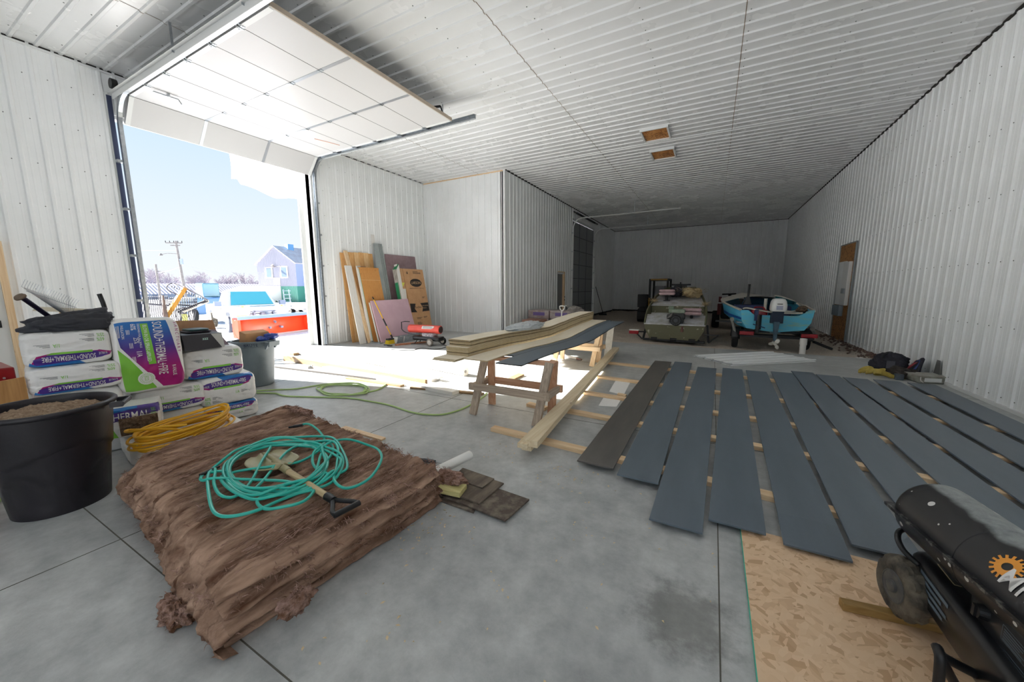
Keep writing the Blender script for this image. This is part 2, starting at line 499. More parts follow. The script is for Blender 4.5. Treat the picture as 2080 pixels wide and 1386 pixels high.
# boarded hatches in the ceiling
for i, (y0, y1) in enumerate(((8.95, 9.68), (10.37, 11.1))):
    t = thing('ceiling_hatch', ['white framed strand board hatch in the ceiling, the nearer one', 'white framed strand board hatch in the ceiling, farther from the viewer'][i], 'hatch', (-1.36, (y0 + y1) / 2, ZC), group='ceiling hatches')
    hx, hy = .29, (y1 - y0) / 2
    f = MB()
    for a in ((-hx, hx, -hy, -hy + .035), (-hx, hx, hy - .035, hy), (-hx, -hx + .035, -hy + .035, hy - .035), (hx - .035, hx, -hy + .035, hy - .035)):
        f.bx(*a, -.06, 0)
    f.build('frame', M_trim, t)
    f = MB(); f.bx(-hx + .035, hx - .035, -hy + .035, hy - .035, -.03, -.001); f.build('board', M_osb2, t)

# ------------------------------------------------------------------ open overhead door
M_door = mat('door_panel_white', '#c9c8c7', rough=.4)
M_doorline = mat('door_joint_seal', '#4b4a48', rough=.7)
door = setting(thing('door_1', 'white overhead door raised flat under the ceiling', 'door', (XL, (D0 + D1) / 2, 4.48)))
del door['category']
ZP, PY0, PY1 = 4.47, 2.68, 5.86
edges = [-4.42, -5.05, -5.71, -6.38, -7.03, -7.67, -8.32]
for a, b in zip(edges, edges[1:]):
    m = MB(); m.bx(b + .004, a - .004, PY0, PY1, ZP, ZP + .05); m.build('section', M_door, door, world=True)
m = MB(); m.hexa([(-8.30, PY0, 4.46), (-8.30, PY1, 4.46), (-8.61, PY1, 4.10), (-8.61, PY0, 4.10), (-8.34, PY0, 4.50), (-8.34, PY1, 4.50), (-8.65, PY1, 4.14), (-8.65, PY0, 4.14)])
m.build('section', M_door, door, world=True)
m = MB()
for e in edges[1:]: m.bx(e - .005, e + .005, PY0 + .02, PY1 - .02, ZP - .001, ZP + .03)
m.build('seal', M_doorline, door, world=True)
m = MB(); m.bx(-4.42, -4.405, PY0, PY1, ZP, ZP + .055); m.build('end_rail', mat('beige_rail', '#b9aa98', rough=.5), door, world=True)
M_stile = mat('stile_strip', '#b9bec4', rough=.3, metal=.6)
for y, w in ((PY0 + .03, .06), (3.70, .05), (4.79, .05), (PY1 - .03, .06)):
    m = MB(); m.bx(-8.32, -4.44, y - w / 2, y + w / 2, ZP - .004, ZP)
    m.hexa([(-8.30, y - w / 2, 4.455), (-8.30, y + w / 2, 4.455), (-8.605, y + w / 2, 4.098), (-8.605, y - w / 2, 4.098), (-8.31, y - w / 2, 4.465), (-8.31, y + w / 2, 4.465), (-8.615, y + w / 2, 4.105), (-8.615, y - w / 2, 4.105)])
    m.build('stile', M_stile if .04 < w < .055 else M_trim, door, world=True)
for e in edges[1:]:
    for y in (PY0 + .03, 3.70, 4.79, PY1 - .03):
        m = MB(); m.bx(e - .05, e + .05, y - .022, y + .022, ZP - .010, ZP - .003); m.cyl((e, y - .03, ZP - .012), (e, y + .03, ZP - .012), .008, n=8)
        if y in (PY0 + .03, PY1 - .03):
            s = -1 if y < 4 else 1
            m.bar((e - .04, y, ZP - .01), (e - .02, y + s * .06, ZP + .02), .012, .012); m.bar((e + .04, y, ZP - .01), (e + .02, y + s * .06, ZP + .02), .012, .012)
            m.cyl((e, y + s * .05, ZP + .02), (e, y + s * .11, ZP + .02), .022, n=10)
        m.build('hinge', M_galv, door, world=True)
def cchan(m, p, q, w, h, open_up):
    """C shaped track from p to q"""
    p = Vector(p); q = Vector(q)
for s, y in ((-1, PY0 - .075), (1, PY1 + .075)):
    m = MB()
    arc = [(-8.58 + 0, z) for z in (0.03, 2.0, 3.95)] + [(-8.58 + .42 * (1 - math.cos(a)), 4.02 + .46 * math.sin(a)) for a in [R(d) for d in range(0, 91, 10)]] + [(-3.95 if s > 0 else -3.2, 4.48)]
    pts = [Vector((x, y, z)) for x, z in arc]
    wv = Vector((0, 1, 0)) * .004
    rings = []
    for i, p in enumerate(pts):
        a = pts[max(0, i - 1)]; b = pts[min(len(pts) - 1, i + 1)]; t = (b - a).normalized(); n = t.cross(Vector((0, 1, 0))).normalized()
        pr = [(-.035, -s * .03), (-.035, s * .02), (.035, s * .02), (.035, -s * .03), (.031, -s * .03), (.031, s * .016), (-.031, s * .016), (-.031, -s * .03)]
        rings.append([p + n * u + Vector((0, v, 0)) for u, v in pr])
    m.loft(rings)
    m.build('track', M_galv, door, world=True)
    m = MB(); m.bx(-8.62, -3.95 if s > 0 else -3.2, y + s * .022, y + s * .027, 4.44, 4.53); m.bx(-8.62, -3.95 if s > 0 else -3.2, y + s * .022, y + s * .07, 4.525, 4.53)
    m.build('track_angle', M_trim, door, world=True)
    m = MB()
    for z in (.5, 1.25, 2.0, 2.75, 3.5):
        m.bx(-8.66, -8.58, y + s * .02, y + s * .09, z - .02, z + .02)
    m.build('track_bracket', M_galv, door, world=True)
    m = MB()
    yy = y + s * .025
    m.bx(-8.70, -8.665, min(yy, yy + s * (.06 if s < 0 else .03)), max(yy, yy + s * (.06 if s < 0 else .03)), 0.0, 4.5)
    m.build('jamb_post', mat('jamb_navy_steel', '#353d58', rough=.45), door, world=True)
    m = MB(); m.bar((-4.7, y + s * .04, 4.5), (-4.7, y + s * .04, ZC), .03, .004, (1, 0, 0)); m.bar((-6.4, y + s * .04, 4.5), (-6.4, y + s * .04, ZC), .03, .004, (1, 0, 0))
    m.build('hanger', M_galv, door, world=True)
m = MB(); m.cyl((-8.52, D0 + .01, 4.64), (-8.52, D1 - .01, 4.64), .016, n=10); m.cyl((-8.52, D0 - .0, 4.64), (-8.52, D0 + .07, 4.64), .075, n=18); m.cyl((-8.52, D1 - .07, 4.64), (-8.52, D1, 4.64), .075, n=18); m.cyl((-8.52, 3.6, 4.64), (-8.52, 5.0, 4.64), .035, n=12)
m.build('torsion_shaft', M_black, door, world=True)
m = MB(); m.bar((-4.75, 5.6, 4.52), (-4.62, 5.63, 4.66), .03, .03); m.bar((-4.62, 5.63, 4.66), (-4.50, 5.66, 4.66), .03, .03); m.bar((-4.50, 5.66, 4.66), (-4.46, 5.68, 4.52), .025, .025)
m.build('latch_bracket', M_black, door, world=True)
m = MB(); m.tube(smoothpath([(-7.35, 5.15, ZP - .006), (-7.25, 5.4, ZP - .012), (-7.2, 5.62, ZP - .008)], 5), .004, 6); m.build('pull_cord', mat('orange_cord', '#d98b55', rough=.7), door, world=True)
m = MB(); m.bx(-7.75, -7.68, 2.95, 2.97, ZP - .05, ZP); m.bar((-7.72, 2.78, ZP - .04), (-7.70, 3.08, ZP - .04), .03, .02); m.bar((-7.70, 3.08, ZP - .04), (-7.66, 3.10, ZP - .11), .012, .012)
m.build('slide_lock', M_galv, door, world=True)

# the white wrap flap hanging outside the opening
m = MB()
def flap(u, v):
    y = 4.35 + u * 1.55; top = 4.35; bot = 3.62 - .10 * u + .06 * math.sin(u * 9) + (.10 if u < .1 else 0)
    return (-9.02 + .05 * math.sin(u * 11 + v * 3), y, top + (bot - top) * v)
m.grid(flap, 24, 10)
wm, nt_, b_ = new_mat('white_wrap'); tr_n = nd(nt_, 'ShaderNodeBsdfTranslucent', Color=(.95, .96, 1, 1)); mxn = nd(nt_, 'ShaderNodeMixShader'); mxn.inputs[0].default_value = .65
b_.inputs['Base Color'].default_value = (.9, .92, .95, 1); nt_.links.new(b_.outputs[0], mxn.inputs[1]); nt_.links.new(tr_n.outputs[0], mxn.inputs[2]); nt_.links.new(mxn.outputs[0], nt_.nodes['Material Output'].inputs[0])
t = tag(m.build('house_wrap', wm, smooth=True), 'loose white plastic sheet hanging outside the open overhead door', 'plastic sheet')
t['kind'] = 'thing'

# second overhead door, shut
M_door2 = mat('grey_door_panel', '#8f9294', rough=.5)
d2 = setting(thing('door_2', 'shut overhead door in the far left wall', 'door', (XA, (E0 + E1) / 2, 0))); del d2['category']
zs = [.0, .62, 1.24, 1.86, 2.48, 3.1, 3.72, 4.34]
for a, b in zip(zs, zs[1:]):
    m = MB(); m.bx(XA - .08, XA - .03, E0 + .012, E1 - .008, a + .006, b - .006); m.build('section', M_door2, d2, world=True)
m = MB()
for y in (E0 + .09, E0 + 1.12, E0 + 2.2, E1 - .09): m.bx(XA - .03, XA - .02, y - .03, y + .03, 0, 4.34)
m.build('stile', mat('grey_stile', '#5c6064', rough=.5), d2, world=True)
m = MB()
for z in zs[1:-1]: m.bx(XA - .04, XA - .022, E0 + .02, E1 - .02, z - .008, z + .008)
m.build('seal', M_gap, d2, world=True)
for y in (E0 + .0, E1 - .0):
    m = MB()
    pts = [(XA + .05, y, -.03), (XA + .05, y, 4.0)] + [(XA + .05 + .4 * (1 - math.cos(R(d))), y, 4.0 + .4 * math.sin(R(d))) for d in range(10, 91, 10)] + [(XA + 4.3, y, 4.42)]
    m.tube(pts, .03, 6); m.build('track', M_trim, d2, world=True)
    m = MB(); m.bar((XA + 2.6, y, 4.42), (XA + 2.6, y, ZC), .03, .01, (0, 1, 0)); m.build('hanger', M_galv, d2, world=True)
    m = MB()
    for z in (.6, 1.4, 2.2, 3.0, 3.8): m.bx(XA + .0, XA + .06, y - .05, y + .05, z - .03, z + .03)
    m.build('track_bracket', M_galv, d2, world=True)
m = MB(); m.cyl((XA + .12, E0 - .15, 4.66), (XA + .12, E1 + .15, 4.66), .03, n=10)
for k in range(14): m.cyl((XA + .12, E0 + .2 + k * .21, 4.66), (XA + .12, E0 + .3 + k * .21, 4.66), .045, n=8)
m.build('torsion_shaft', M_black, d2, world=True)

# walk doors
d3 = setting(thing('door_3', 'grey walk door with bare wood jamb', 'door', (XA, (P0 + P1) / 2, 0))); del d3['category']
m = MB(); m.bx(XA - .12, XA - .08, P0 + .04, P1 - .10, -.04, PZ - .03); m.build('door_slab', mat('grey_slab', '#86898a', rough=.5), d3, world=True)
m = MB(); m.bx(XA - .13, XA + .005, P1 - .10, P1 - .005, -.05, PZ); m.bx(XA - .13, XA + .005, P0 + .005, P1 - .1, PZ - .03, PZ); m.bx(XA - .13, XA - .03, P0 + .005, P0 + .035, -.05, PZ - .03)
m.build('door_frame', M_pine[2], d3, world=True)
for z in (.92, 1.05):
    m = MB(); m.cyl((XA + .005, P1 - .05, z), (XA + .02, P1 - .05, z), .03, n=12); m.build('latch', M_black, d3, world=True)
Q1 = 1.24
d4 = setting(thing('door_4', 'white walk door in the left wall with dark hardware', 'door', (XL, .75, 0))); del d4['category']
m = MB(); m.bx(XL + .022, XL + .06, .30, Q1 - .07, 0.01, 2.04); m.build('door_slab', mat('white_slab', '#dcdbd7', rough=.45), d4, world=True)
m = MB(); m.bx(XL + .0, XL + .09, Q1 - .07, Q1, 0, 2.1); m.bx(XL, XL + .09, .22, Q1 - .07, 2.05, 2.1); m.bx(XL, XL + .09, .22, .30, 0, 2.05)
m.build('door_frame', M_pine[2], d4, world=True)
m = MB(); m.bx(XL + .06, XL + .075, .98, 1.10, 1.12, 1.21); m.build('deadbolt', M_black, d4, world=True)
m = MB(); m.bx(XL + .06, XL + .075, .99, 1.11, .92, 1.02); m.bar((XL + .1, .95, .95), (XL + .1, 1.1, .97), .03, .03); m.build('door_handle', M_black, d4, world=True)

# ------------------------------------------------------------------ light and camera
def gz(x, y): return -.03 - max(0, min(1, (-9.6 - x) / 6.2)) * .41 - max(0, min(1, (-20 - x) / 30)) * .2
m = MB()
def gnd(u, v):
    x = -200 + u * 191.2 if u < 1 else XL - .12
    x = -200 + (1 - (1 - u) ** 2.2) * (191.2)
    y = -60 + v * 260
    return (x, y, gz(x, y) - .02 + (.05 * nz(x, y, 0, .5) + .02 * nz(x, y, 3, 2.1) if x < XL - .6 else -.03))
m.grid(gnd, 120, 160)
m.add([(XL - .14, -60, -.06), (60, -60, -.06), (60, YF - .1, -.06), (XL - .14, YF - .1, -.06)], [(0, 1, 2, 3)])
m.add([(XR + .14, YF - .1, -.06), (60, YF - .1, -.06), (60, 60, -.06), (XR + .14, 60, -.06)], [(0, 1, 2, 3)])
setting(m.build('ground', M_snow, smooth=True, angle=80, keep=True))
m = MB(); m.bx(XL - 1.1, XL - .13, D0 - .1, D1 + .1, -.12, -.004)
setting(m.build('floor_apron', M_conc, keep=True))

W = bpy.data.worlds.new('sky'); bpy.context.scene.world = W
W.use_nodes = True
nt = W.node_tree; bg = nt.nodes['Background']
tc = nd(nt, 'ShaderNodeTexCoord'); sx = nd(nt, 'ShaderNodeSeparateXYZ'); nt.links.new(tc.outputs['Generated'], sx.inputs[0])
rp = nd(nt, 'ShaderNodeValToRGB'); e = rp.color_ramp.elements
e[0].position = .0; e[0].color = (.93, .97, 1.0, 1); e[1].position = .9; e[1].color = (.30, .54, .95, 1)
x = e.new(.12); x.color = (.84, .92, 1.0, 1)
x = e.new(.35); x.color = (.60, .80, 1.0, 1)
nt.links.new(sx.outputs['Z'], rp.inputs[0]); nt.links.new(rp.outputs[0], bg.inputs['Color'])
bg.inputs['Strength'].default_value = SKY

sun = bpy.data.lights.new('sun', 'SUN'); sun.energy = SUN; sun.angle = R(.6); sun.color = (1, .97, .93)
so = bpy.data.objects.new('sun', sun); C.objects.link(so)
el, az = R(28.0), math.atan2(.25, .968)
so.rotation_euler = Vector((math.cos(az) * math.cos(el), math.sin(az) * math.cos(el), -math.sin(el))).to_track_quat('-Z', 'Y').to_euler()
so.location = (-30, -6, 16)
# portals help the renderer find the daylight openings
for nm, loc, rot, sx_, sy_ in (('portal_left', (XL - .16, (D0 + D1) / 2, DZ / 2), (0, R(-90), 0), DZ, D1 - D0), ('portal_right', (XR + .16, -4.6, 2.15), (0, R(90), 0), 4.3, 2.0), ('portal_rear', (.25, YF - .16, 2.35), (R(90), 0, 0), 5.3, 4.7)):
    L = bpy.data.lights.new(nm, 'AREA'); L.shape = 'RECTANGLE'; L.size = sx_; L.size_y = sy_; L.cycles.is_portal = True
    o = bpy.data.objects.new(nm, L); C.objects.link(o); o.location = loc; o.rotation_euler = rot

cam = bpy.data.cameras.new('camera'); cam.sensor_width = 36; cam.lens = 748.5 / 2080 * 36; cam.clip_start = .05; cam.clip_end = 600
co = bpy.data.objects.new('camera', cam); C.objects.link(co)
yaw, pit, roll = 0.49596, 0.14417, -0.00305
fw = Vector((-math.sin(yaw) * math.cos(pit), math.cos(yaw) * math.cos(pit), -math.sin(pit)))
rt = Vector((math.cos(yaw), math.sin(yaw), 0)); up = rt.cross(fw)
r2 = rt * math.cos(roll) + up * math.sin(roll); u2 = -rt * math.sin(roll) + up * math.cos(roll)
co.matrix_world = Matrix(((r2.x, u2.x, -fw.x, 0), (r2.y, u2.y, -fw.y, 0), (r2.z, u2.z, -fw.z, 1.45), (0, 0, 0, 1)))
sc = bpy.context.scene
sc.camera = co
sc.view_settings.view_transform = 'Standard'; sc.view_settings.look = 'None'; sc.view_settings.gamma = 1; sc.view_settings.use_curve_mapping = False
sc.view_settings.exposure = EXPO
sc.cycles.use_denoising = True
sc.cycles.max_bounces = 10; sc.cycles.diffuse_bounces = 6
sc.cycles.sample_clamp_indirect = 6
# ------------------------------------------------------------------ insulation batts with hose and shovel
M_batt = mat('brown_batt', '#c2a18a', rough=1, var='#5c3f2f', scale=11, stretch=(1.0, .22, 1.0), bump=1.0, bscale=22, detail=12, ramp=(.30, .66), spec=.1)
M_fluff = mat('loose_batt', '#b8978a', rough=1, var='#75543f', scale=25, bump=.8, spec=.1)
BC = [Vector(p) for p in ((-3.50, .86), (-1.66, .60), (-1.55, 1.80), (-3.72, 2.08))]   # D, A, B, C
def batt_xy(u, v):
    a = BC[0].lerp(BC[1], u); b = BC[3].lerp(BC[2], u)
    return a.lerp(b, v)
HB = .27
def batt_top(u, v):
    x, y = batt_xy(u, v)
    return HB + .022 * nz(x * 7, y * 1.6, 1) + .012 * nz(x * 22, y * 4, 2) - .02 * math.exp(-((u - .55) ** 2 + (v - .5) ** 2) * 14)
prof = []
for k in range(10): prof.append((-.055 * math.sin(PI * k / 10) , .20 * k / 10, 0))
for k in range(12):
    a = PI / 2 * k / 12; prof.append((.09 - .09 * math.cos(a) , .20 + .07 * math.sin(a), 0))
for k in range(64): prof.append((.09 + (1.10) * k / 63, HB, 1))
for k in range(1, 12): prof.append((1.19 + .01 * math.sin(k), HB * (1 - k / 11), 0))
NU = 300
rings = []
for i in range(NU + 1):
    u = i / NU; rg = []
    roll = max(0, (u - .86) / .14)
    for t, z, top in prof:
        v = t / 1.2
        x, y = batt_xy(u, v)
        wx = x + .05 * nz(x * 3, y * 3, 7)
        d = .022 * nz(wx * 8, y * 1.8, z * 3) + .020 * (.5 - 2 * abs(nz(wx * 13, y * 2.4 + 5, z * 6))) + .012 * (.4 - 2 * abs(nz(wx * 34, y * 6 + 9, z * 12))) + .006 * nz(wx * 75, y * 12, z * 30)
        d += .018 * max(0, nz(x * 3.1, y * .7, 9)) 
        if top:
            z2 = HB + d * 1.15 + .03 * math.exp(-((u - 1) / .035) ** 2) * (.6 + nz(x * 4, y * 4, 3)) - .05 * max(0, (u - .93) / .07) ** 2 * (1 - v)
            rg.append((x, y, z2))
        else:
            s = -1 if v < .5 else 1
            rg.append((x - d * .15, y + s * (d * 1.2 + (.012 * nz(x * 5, z * 40, 2))), max(0, z + d * .4 * min(1, z * 8))))
    rings.append(rg)
b = MB(); b.loft(rings, caps=False, ring_closed=False)
# torn right hand end: layers of batt folded over each other, running down from the last section
last = rings[-1]; tops = last[:-3]
cols = []
for i, p in enumerate(tops):
    v = i / (len(tops) - 1); col = []
    for k in range(47):
        f = k / 46; z = p[2] * (1 - f); w = math.sin(PI * min(1, f * 1.0)) ** .6 if f < 1 else 0
        lay = .016 * math.sin(z * 95 + 5 * nz(p[1] * 2.3, 0, 3)) + .022 * nz(p[1] * 2.2, z * 24, 4) + .016 * nz(p[1] * 7, z * 52, 8) + .008 * nz(p[1] * 25, z * 90, 2)
        roll = .06 * math.exp(-((f - .55) / .25) ** 2) * (1.1 - v)
        col.append((p[0] + (lay + roll + .012) * (min(1, f * 6)), p[1] + .012 * nz(p[1] * 9, z * 9, 5) * min(1, f * 6), z))
    cols.append(col)
b.loft(cols, caps=False, ring_closed=False)
batt = tag(b.build('insulation_batt', M_batt, smooth=True, angle=180), 'thick matted stack of brown insulation batts lying on the concrete, under the teal hose', 'insulation')
# frayed tufts along the edges
t = MB()
def tuft(m, c, n, r, up=.5):
    c = Vector(c)
    for _ in range(n):
        a = rnd.uniform(0, 2 * PI); L = r * rnd.uniform(.4, 1.1); w = .0022
        d = Vector((math.cos(a), math.sin(a), rnd.uniform(-.3, up))).normalized()
        s = d.orthogonal().normalized() * w
        p = c + Vector((rnd.uniform(-1, 1), rnd.uniform(-1, 1), rnd.uniform(-.6, .6))) * r * .35
        q = p + d * L * .55 + Vector((0, 0, .2 * L)); e = p + d * L
        o = len(m.v); m.v += [tuple(p - s), tuple(p + s), tuple(q + s * .8), tuple(q - s * .8), tuple(e)]
        m.face((o, o + 1, o + 2, o + 3)); m.face((o + 3, o + 2, o + 4))
for i in range(90):
    u = rnd.random(); x, y = batt_xy(u, 0); z = rnd.uniform(.03, .2)
    tuft(t, (x, y - .035, z), 14, .055, .2)
for i in range(70):
    v = rnd.random(); x, y = batt_xy(1, v); tuft(t, (x + .03, y, rnd.uniform(.03, .26)), 14, .06, .3)
for i in range(40):
    u = rnd.random(); x, y = batt_xy(u, .99); tuft(t, (x, y, HB), 10, .05, .6)
for i in range(110):
    u, v = rnd.random(), rnd.random(); x, y = batt_xy(u, v); tuft(t, (x, y, batt_top(u, v)), 6, .04, .25)
for i in range(5200):
    u, v = rnd.random(), .04 + .93 * rnd.random(); x, y = batt_xy(u, v); L = rnd.uniform(.03, .10); a = 1.62 + rnd.gauss(0, .28); z = HB + .012 * nz(x * 8, y * 1.8, HB * 3) + rnd.uniform(.0, .014)
    d = Vector((math.cos(a), math.sin(a), rnd.uniform(-.06, .10))) * L; s = Vector((-math.sin(a), math.cos(a), 0)) * rnd.uniform(.0008, .0024); p = Vector((x, y, z)); o = len(t.v)
    t.v += [tuple(p - s), tuple(p + s), tuple(p + d * .6 + s), tuple(p + d * .6 - s), tuple(p + d)]; t.face((o, o + 1, o + 2, o + 3)); t.face((o + 3, o + 2, o + 4))
fr = t.build('fibre_fringe', M_fluff, batt, world=True); fr['kind'] = 'stuff'
def clump(name, label, c, r, seed, stretch=(1, 1, 1), n=34, bends=None):
    m = MB()
    def f(u, v):
        a = u * 2 * PI; b_ = v * PI
        d = Vector((math.cos(a) * math.sin(b_), math.sin(a) * math.sin(b_), math.cos(b_)))
        k = r * (1 + .45 * nz(d.x * 2.2, d.y * 2.2, d.z * 2.2 + seed) + .22 * nz(d.x * 6, d.y * 6, d.z * 6 + seed) + .1 * nz(d.x * 17, d.y * 17, d.z * 17 + seed))
        return (c[0] + d.x * k * stretch[0], c[1] + d.y * k * stretch[1], max(.004, c[2] + d.z * k * stretch[2]))
    m.grid(f, n * 2, n)
    o = tag(m.build(name, M_fluff, smooth=True, angle=180), label, 'insulation', 'loose insulation tufts')
    t = MB()
    for _ in range(22):
        i = rnd.randrange(len(m.v)); tuft(t, m.v[i], 10, r * .45, .6)
    h = t.build('fibre_fringe', M_fluff, o, world=True); h['kind'] = 'stuff'
clump('insulation_tuft', 'brown insulation tuft on the floor at the near corner of the batt stack', (-1.98, .56, .045), .075, 1, (1.2, .7, .8))
clump('insulation_tuft', 'curled brown insulation strip hanging from the torn end of the batt stack', (-1.50, .80, .105), .05, 5, (.6, 1.5, 1.0))
clump('insulation_tuft', 'fluffy tan insulation strip lying over the white roll beside the batts', (-1.60, 1.98, .085), .085, 9, (1.7, .9, .5))
clump('insulation_tuft', 'pinkish insulation wad along the far left edge of the batt stack', (-3.42, 2.02, .285), .06, 12, (3.2, .7, .5))

# teal hose
M_teal = mat('teal_rubber', '#2fb5a3', rough=.38)
HOSE = [(-2.942,1.711),(-2.859,1.755),(-2.681,1.726),(-2.49,1.643),(-2.388,1.549),(-2.337,1.458),(-2.229,1.376),(-2.1,1.332),(-1.984,1.34),(-1.948,1.399),(-2.018,1.474),(-2.203,1.579),(-2.397,1.654),(-2.562,1.654),(-2.74,1.579),(-2.855,1.468),(-2.855,1.336),(-2.789,1.201),(-2.639,1.072),(-2.515,1.006),(-2.364,0.967),(-2.23,0.962),(-2.126,0.986),(-2.071,1.036),(-2.075,1.122),(-2.064,1.222),(-2.111,1.339),(-2.194,1.471),(-2.302,1.578),(-2.441,1.631),(-2.59,1.555),(-2.779,1.505),(-2.844,1.349),(-2.781,1.197),(-2.617,1.07),(-2.41,0.995),(-2.205,0.992),(-2.052,1.036),(-1.98,1.122),(-1.993,1.259),(-2.098,1.38),(-2.301,1.498),(-2.422,1.553),(-2.675,1.514),(-2.805,1.362),(-2.757,1.204),(-2.625,1.074),(-2.424,1.005),(-2.217,0.999),(-2.037,1.053),(-1.929,1.155),(-1.904,1.285),(-2.009,1.435),(-2.168,1.524),(-2.434,1.554),(-2.638,1.475),(-2.769,1.371),(-2.742,1.211),(-2.627,1.085),(-2.412,1.018),(-2.236,1.014),(-2.071,1.066),(-1.96,1.162),(-1.937,1.297),(-2.018,1.429),(-2.199,1.512),(-2.643,1.558),(-2.82,1.484),(-2.88,1.351),(-2.784,1.176),(-2.594,1.048),(-2.386,0.982),(-2.198,0.986),(-2.067,1.038),(-2.02,1.147),(-2.035,1.288),(-2.19,1.44),(-2.396,1.538),(-2.489,1.501),(-2.684,1.43),(-2.802,1.315),(-2.761,1.151),(-2.635,1.053),(-2.455,0.988),(-2.283,0.996),(-2.133,1.054),(-2.039,1.158),(-2.019,1.273),(-2.111,1.396),(-2.277,1.496),(-2.529,1.518),(-2.705,1.445),(-2.761,1.32),(-2.718,1.181),(-2.568,1.056),(-2.387,1.005),(-2.233,1.004),(-2.093,1.058),(-2.003,1.145),(-2.035,1.269),(-2.114,1.391),(-2.302,1.489),(-2.077,1.291),(-2.003,1.183),(-1.978,1.086),(-2.014,1.005),(-2.114,0.961),(-2.268,0.942),(-2.426,0.957),(-2.535,0.995),(-2.547,1.04),(-2.493,1.109),(-2.383,1.208),(-2.309,1.334),(-2.337,1.458),(-2.369,1.595),(-2.297,1.698),(-2.139,1.736),(-1.992,1.708),(-1.852,1.607),(-1.75,1.44),(-1.736,1.326),(-1.777,1.269),(-1.857,1.273),(-1.944,1.324),(-2.055,1.425),(-2.259,1.583),(-2.398,1.616),(-2.552,1.534),(-2.505,1.369),(-2.266,1.09),(-2.224,0.997),(-2.335,0.983),(-2.552,1.038),(-2.598,1.013),(-2.65,0.985),(-2.701,1.011),(-2.753,1.112),(-2.827,1.213),(-2.873,1.345),(-2.763,1.404),(-2.518,1.222),(-2.313,1.041),(-2.236,0.927),(-2.316,0.895),(-2.446,0.923),(-2.619,1.002),(-2.714,1.032),(-2.604,0.959),(-2.43,0.887),(-2.223,0.816),(-2.113,0.802),(-2.041,0.836),(-1.987,0.914),(-1.978,1.034),(-1.935,1.196),(-1.959,1.303),(-1.979,1.343),(-1.949,1.235),(-1.839,1.078),(-1.887,0.981),(-1.969,0.942),(-2.068,0.956),(-2.098,1.001),(-2.025,1.061),(-2.107,1.163),(-2.378,1.043),(-2.496,0.949),(-2.549,0.915),(-2.634,0.931),(-2.67,0.962),(-2.679,0.99)]
zz = []
hp = [Vector((x, y, .318 + .022 * math.exp(-(((x + 2.52) ** 2 + (y - 1.26) ** 2) / .03)) + .016 * (1 + math.sin(i * 1.7)) * (.5 + .5 * math.sin(i * .61)))) for i, (x, y) in enumerate(HOSE)]
m = MB(); m.tube(smoothpath(hp, 7), .0085, 8)
hose = thing('air_hose', 'teal air hose in a loose coil on top of the brown batts', 'hose', (-2.4, 1.3, .30))
m.build('hose_line', M_teal, hose, smooth=True, world=True)
for a, b_ in ((hp[0], hp[1]), (hp[-1], hp[-2])):
    d = (a - b_).normalized()
    m = MB(); m.cyl(a - d * .05, a + d * .03, .0115, n=10); m.cyl(a + d * .03, a + d * .07, .009, .007, n=8)
    m.build('hose_fitting', M_black, hose, smooth=True, world=True)
# shovel under the hose
sh = thing('scoop_shovel', 'khaki scoop shovel with black D grip lying on the brown batts under the teal hose', 'shovel', (-2.1, 1.2, .30))
p0, p1 = Vector((-2.34, 1.245, .318)), Vector((-1.735, 1.162, .318))
M_shaft = wood('shovel_shaft', '#c9b48c', '#a8926a', 0)
m = MB(); m.cyl(p0, p1, .019, .017, 14); m.build('shaft', M_shaft, sh, smooth=True, world=True)
d = (p1 - p0).normalized(); s = Vector((-d.y, d.x, 0)); Z = Vector((0, 0, 1))
m = MB(); m.cyl(p1 - d * .06, p1 + d * .015, .022, .02, 14)
m.tube(smoothpath([p1, p1 + d * .05 + s * .025, p1 + d * .11 + s * .058, p1 + d * .15 + s * .062], 5), .012, 8)
m.tube(smoothpath([p1, p1 + d * .05 - s * .025, p1 + d * .11 - s * .058, p1 + d * .15 - s * .062], 5), .012, 8)
m.tube([p1 + d * .145 + s * .07, p1 + d * .145 - s * .07], .015, 10)
m.build('grip', M_black, sh, smooth=True, world=True)
M_khaki = mat('khaki_plastic', '#a39a72', rough=.5, var='#8b825e', scale=8)
m = MB()
bo = p0 - d * .36
def scoop(u, v):
    q = 2 * v - 1; w = .135 * (1 - abs(q) ** 3.2 * .75) ** .5; x = (u - .5) * 2
    h = .004 + .018 * abs(x) ** 2.2 + .030 * math.exp(-(x / .3) ** 2) - .022 * math.exp(-(x / .07) ** 2) + .02 * max(0, q)
    return bo + d * (.04 + v * .34) + s * (x * w) + Z * (h - .02)
m.grid(scoop, 30, 24)
o = m.build('blade', M_khaki, sh, smooth=True, angle=80, world=True)
md = o.modifiers.new('thick', 'SOLIDIFY'); md.thickness = .006
m = MB(); m.cyl(p0 - d * .1 + Z * .012, p0 + d * .09, .026, .022, 14); m.build('socket', M_khaki, sh, smooth=True, world=True)

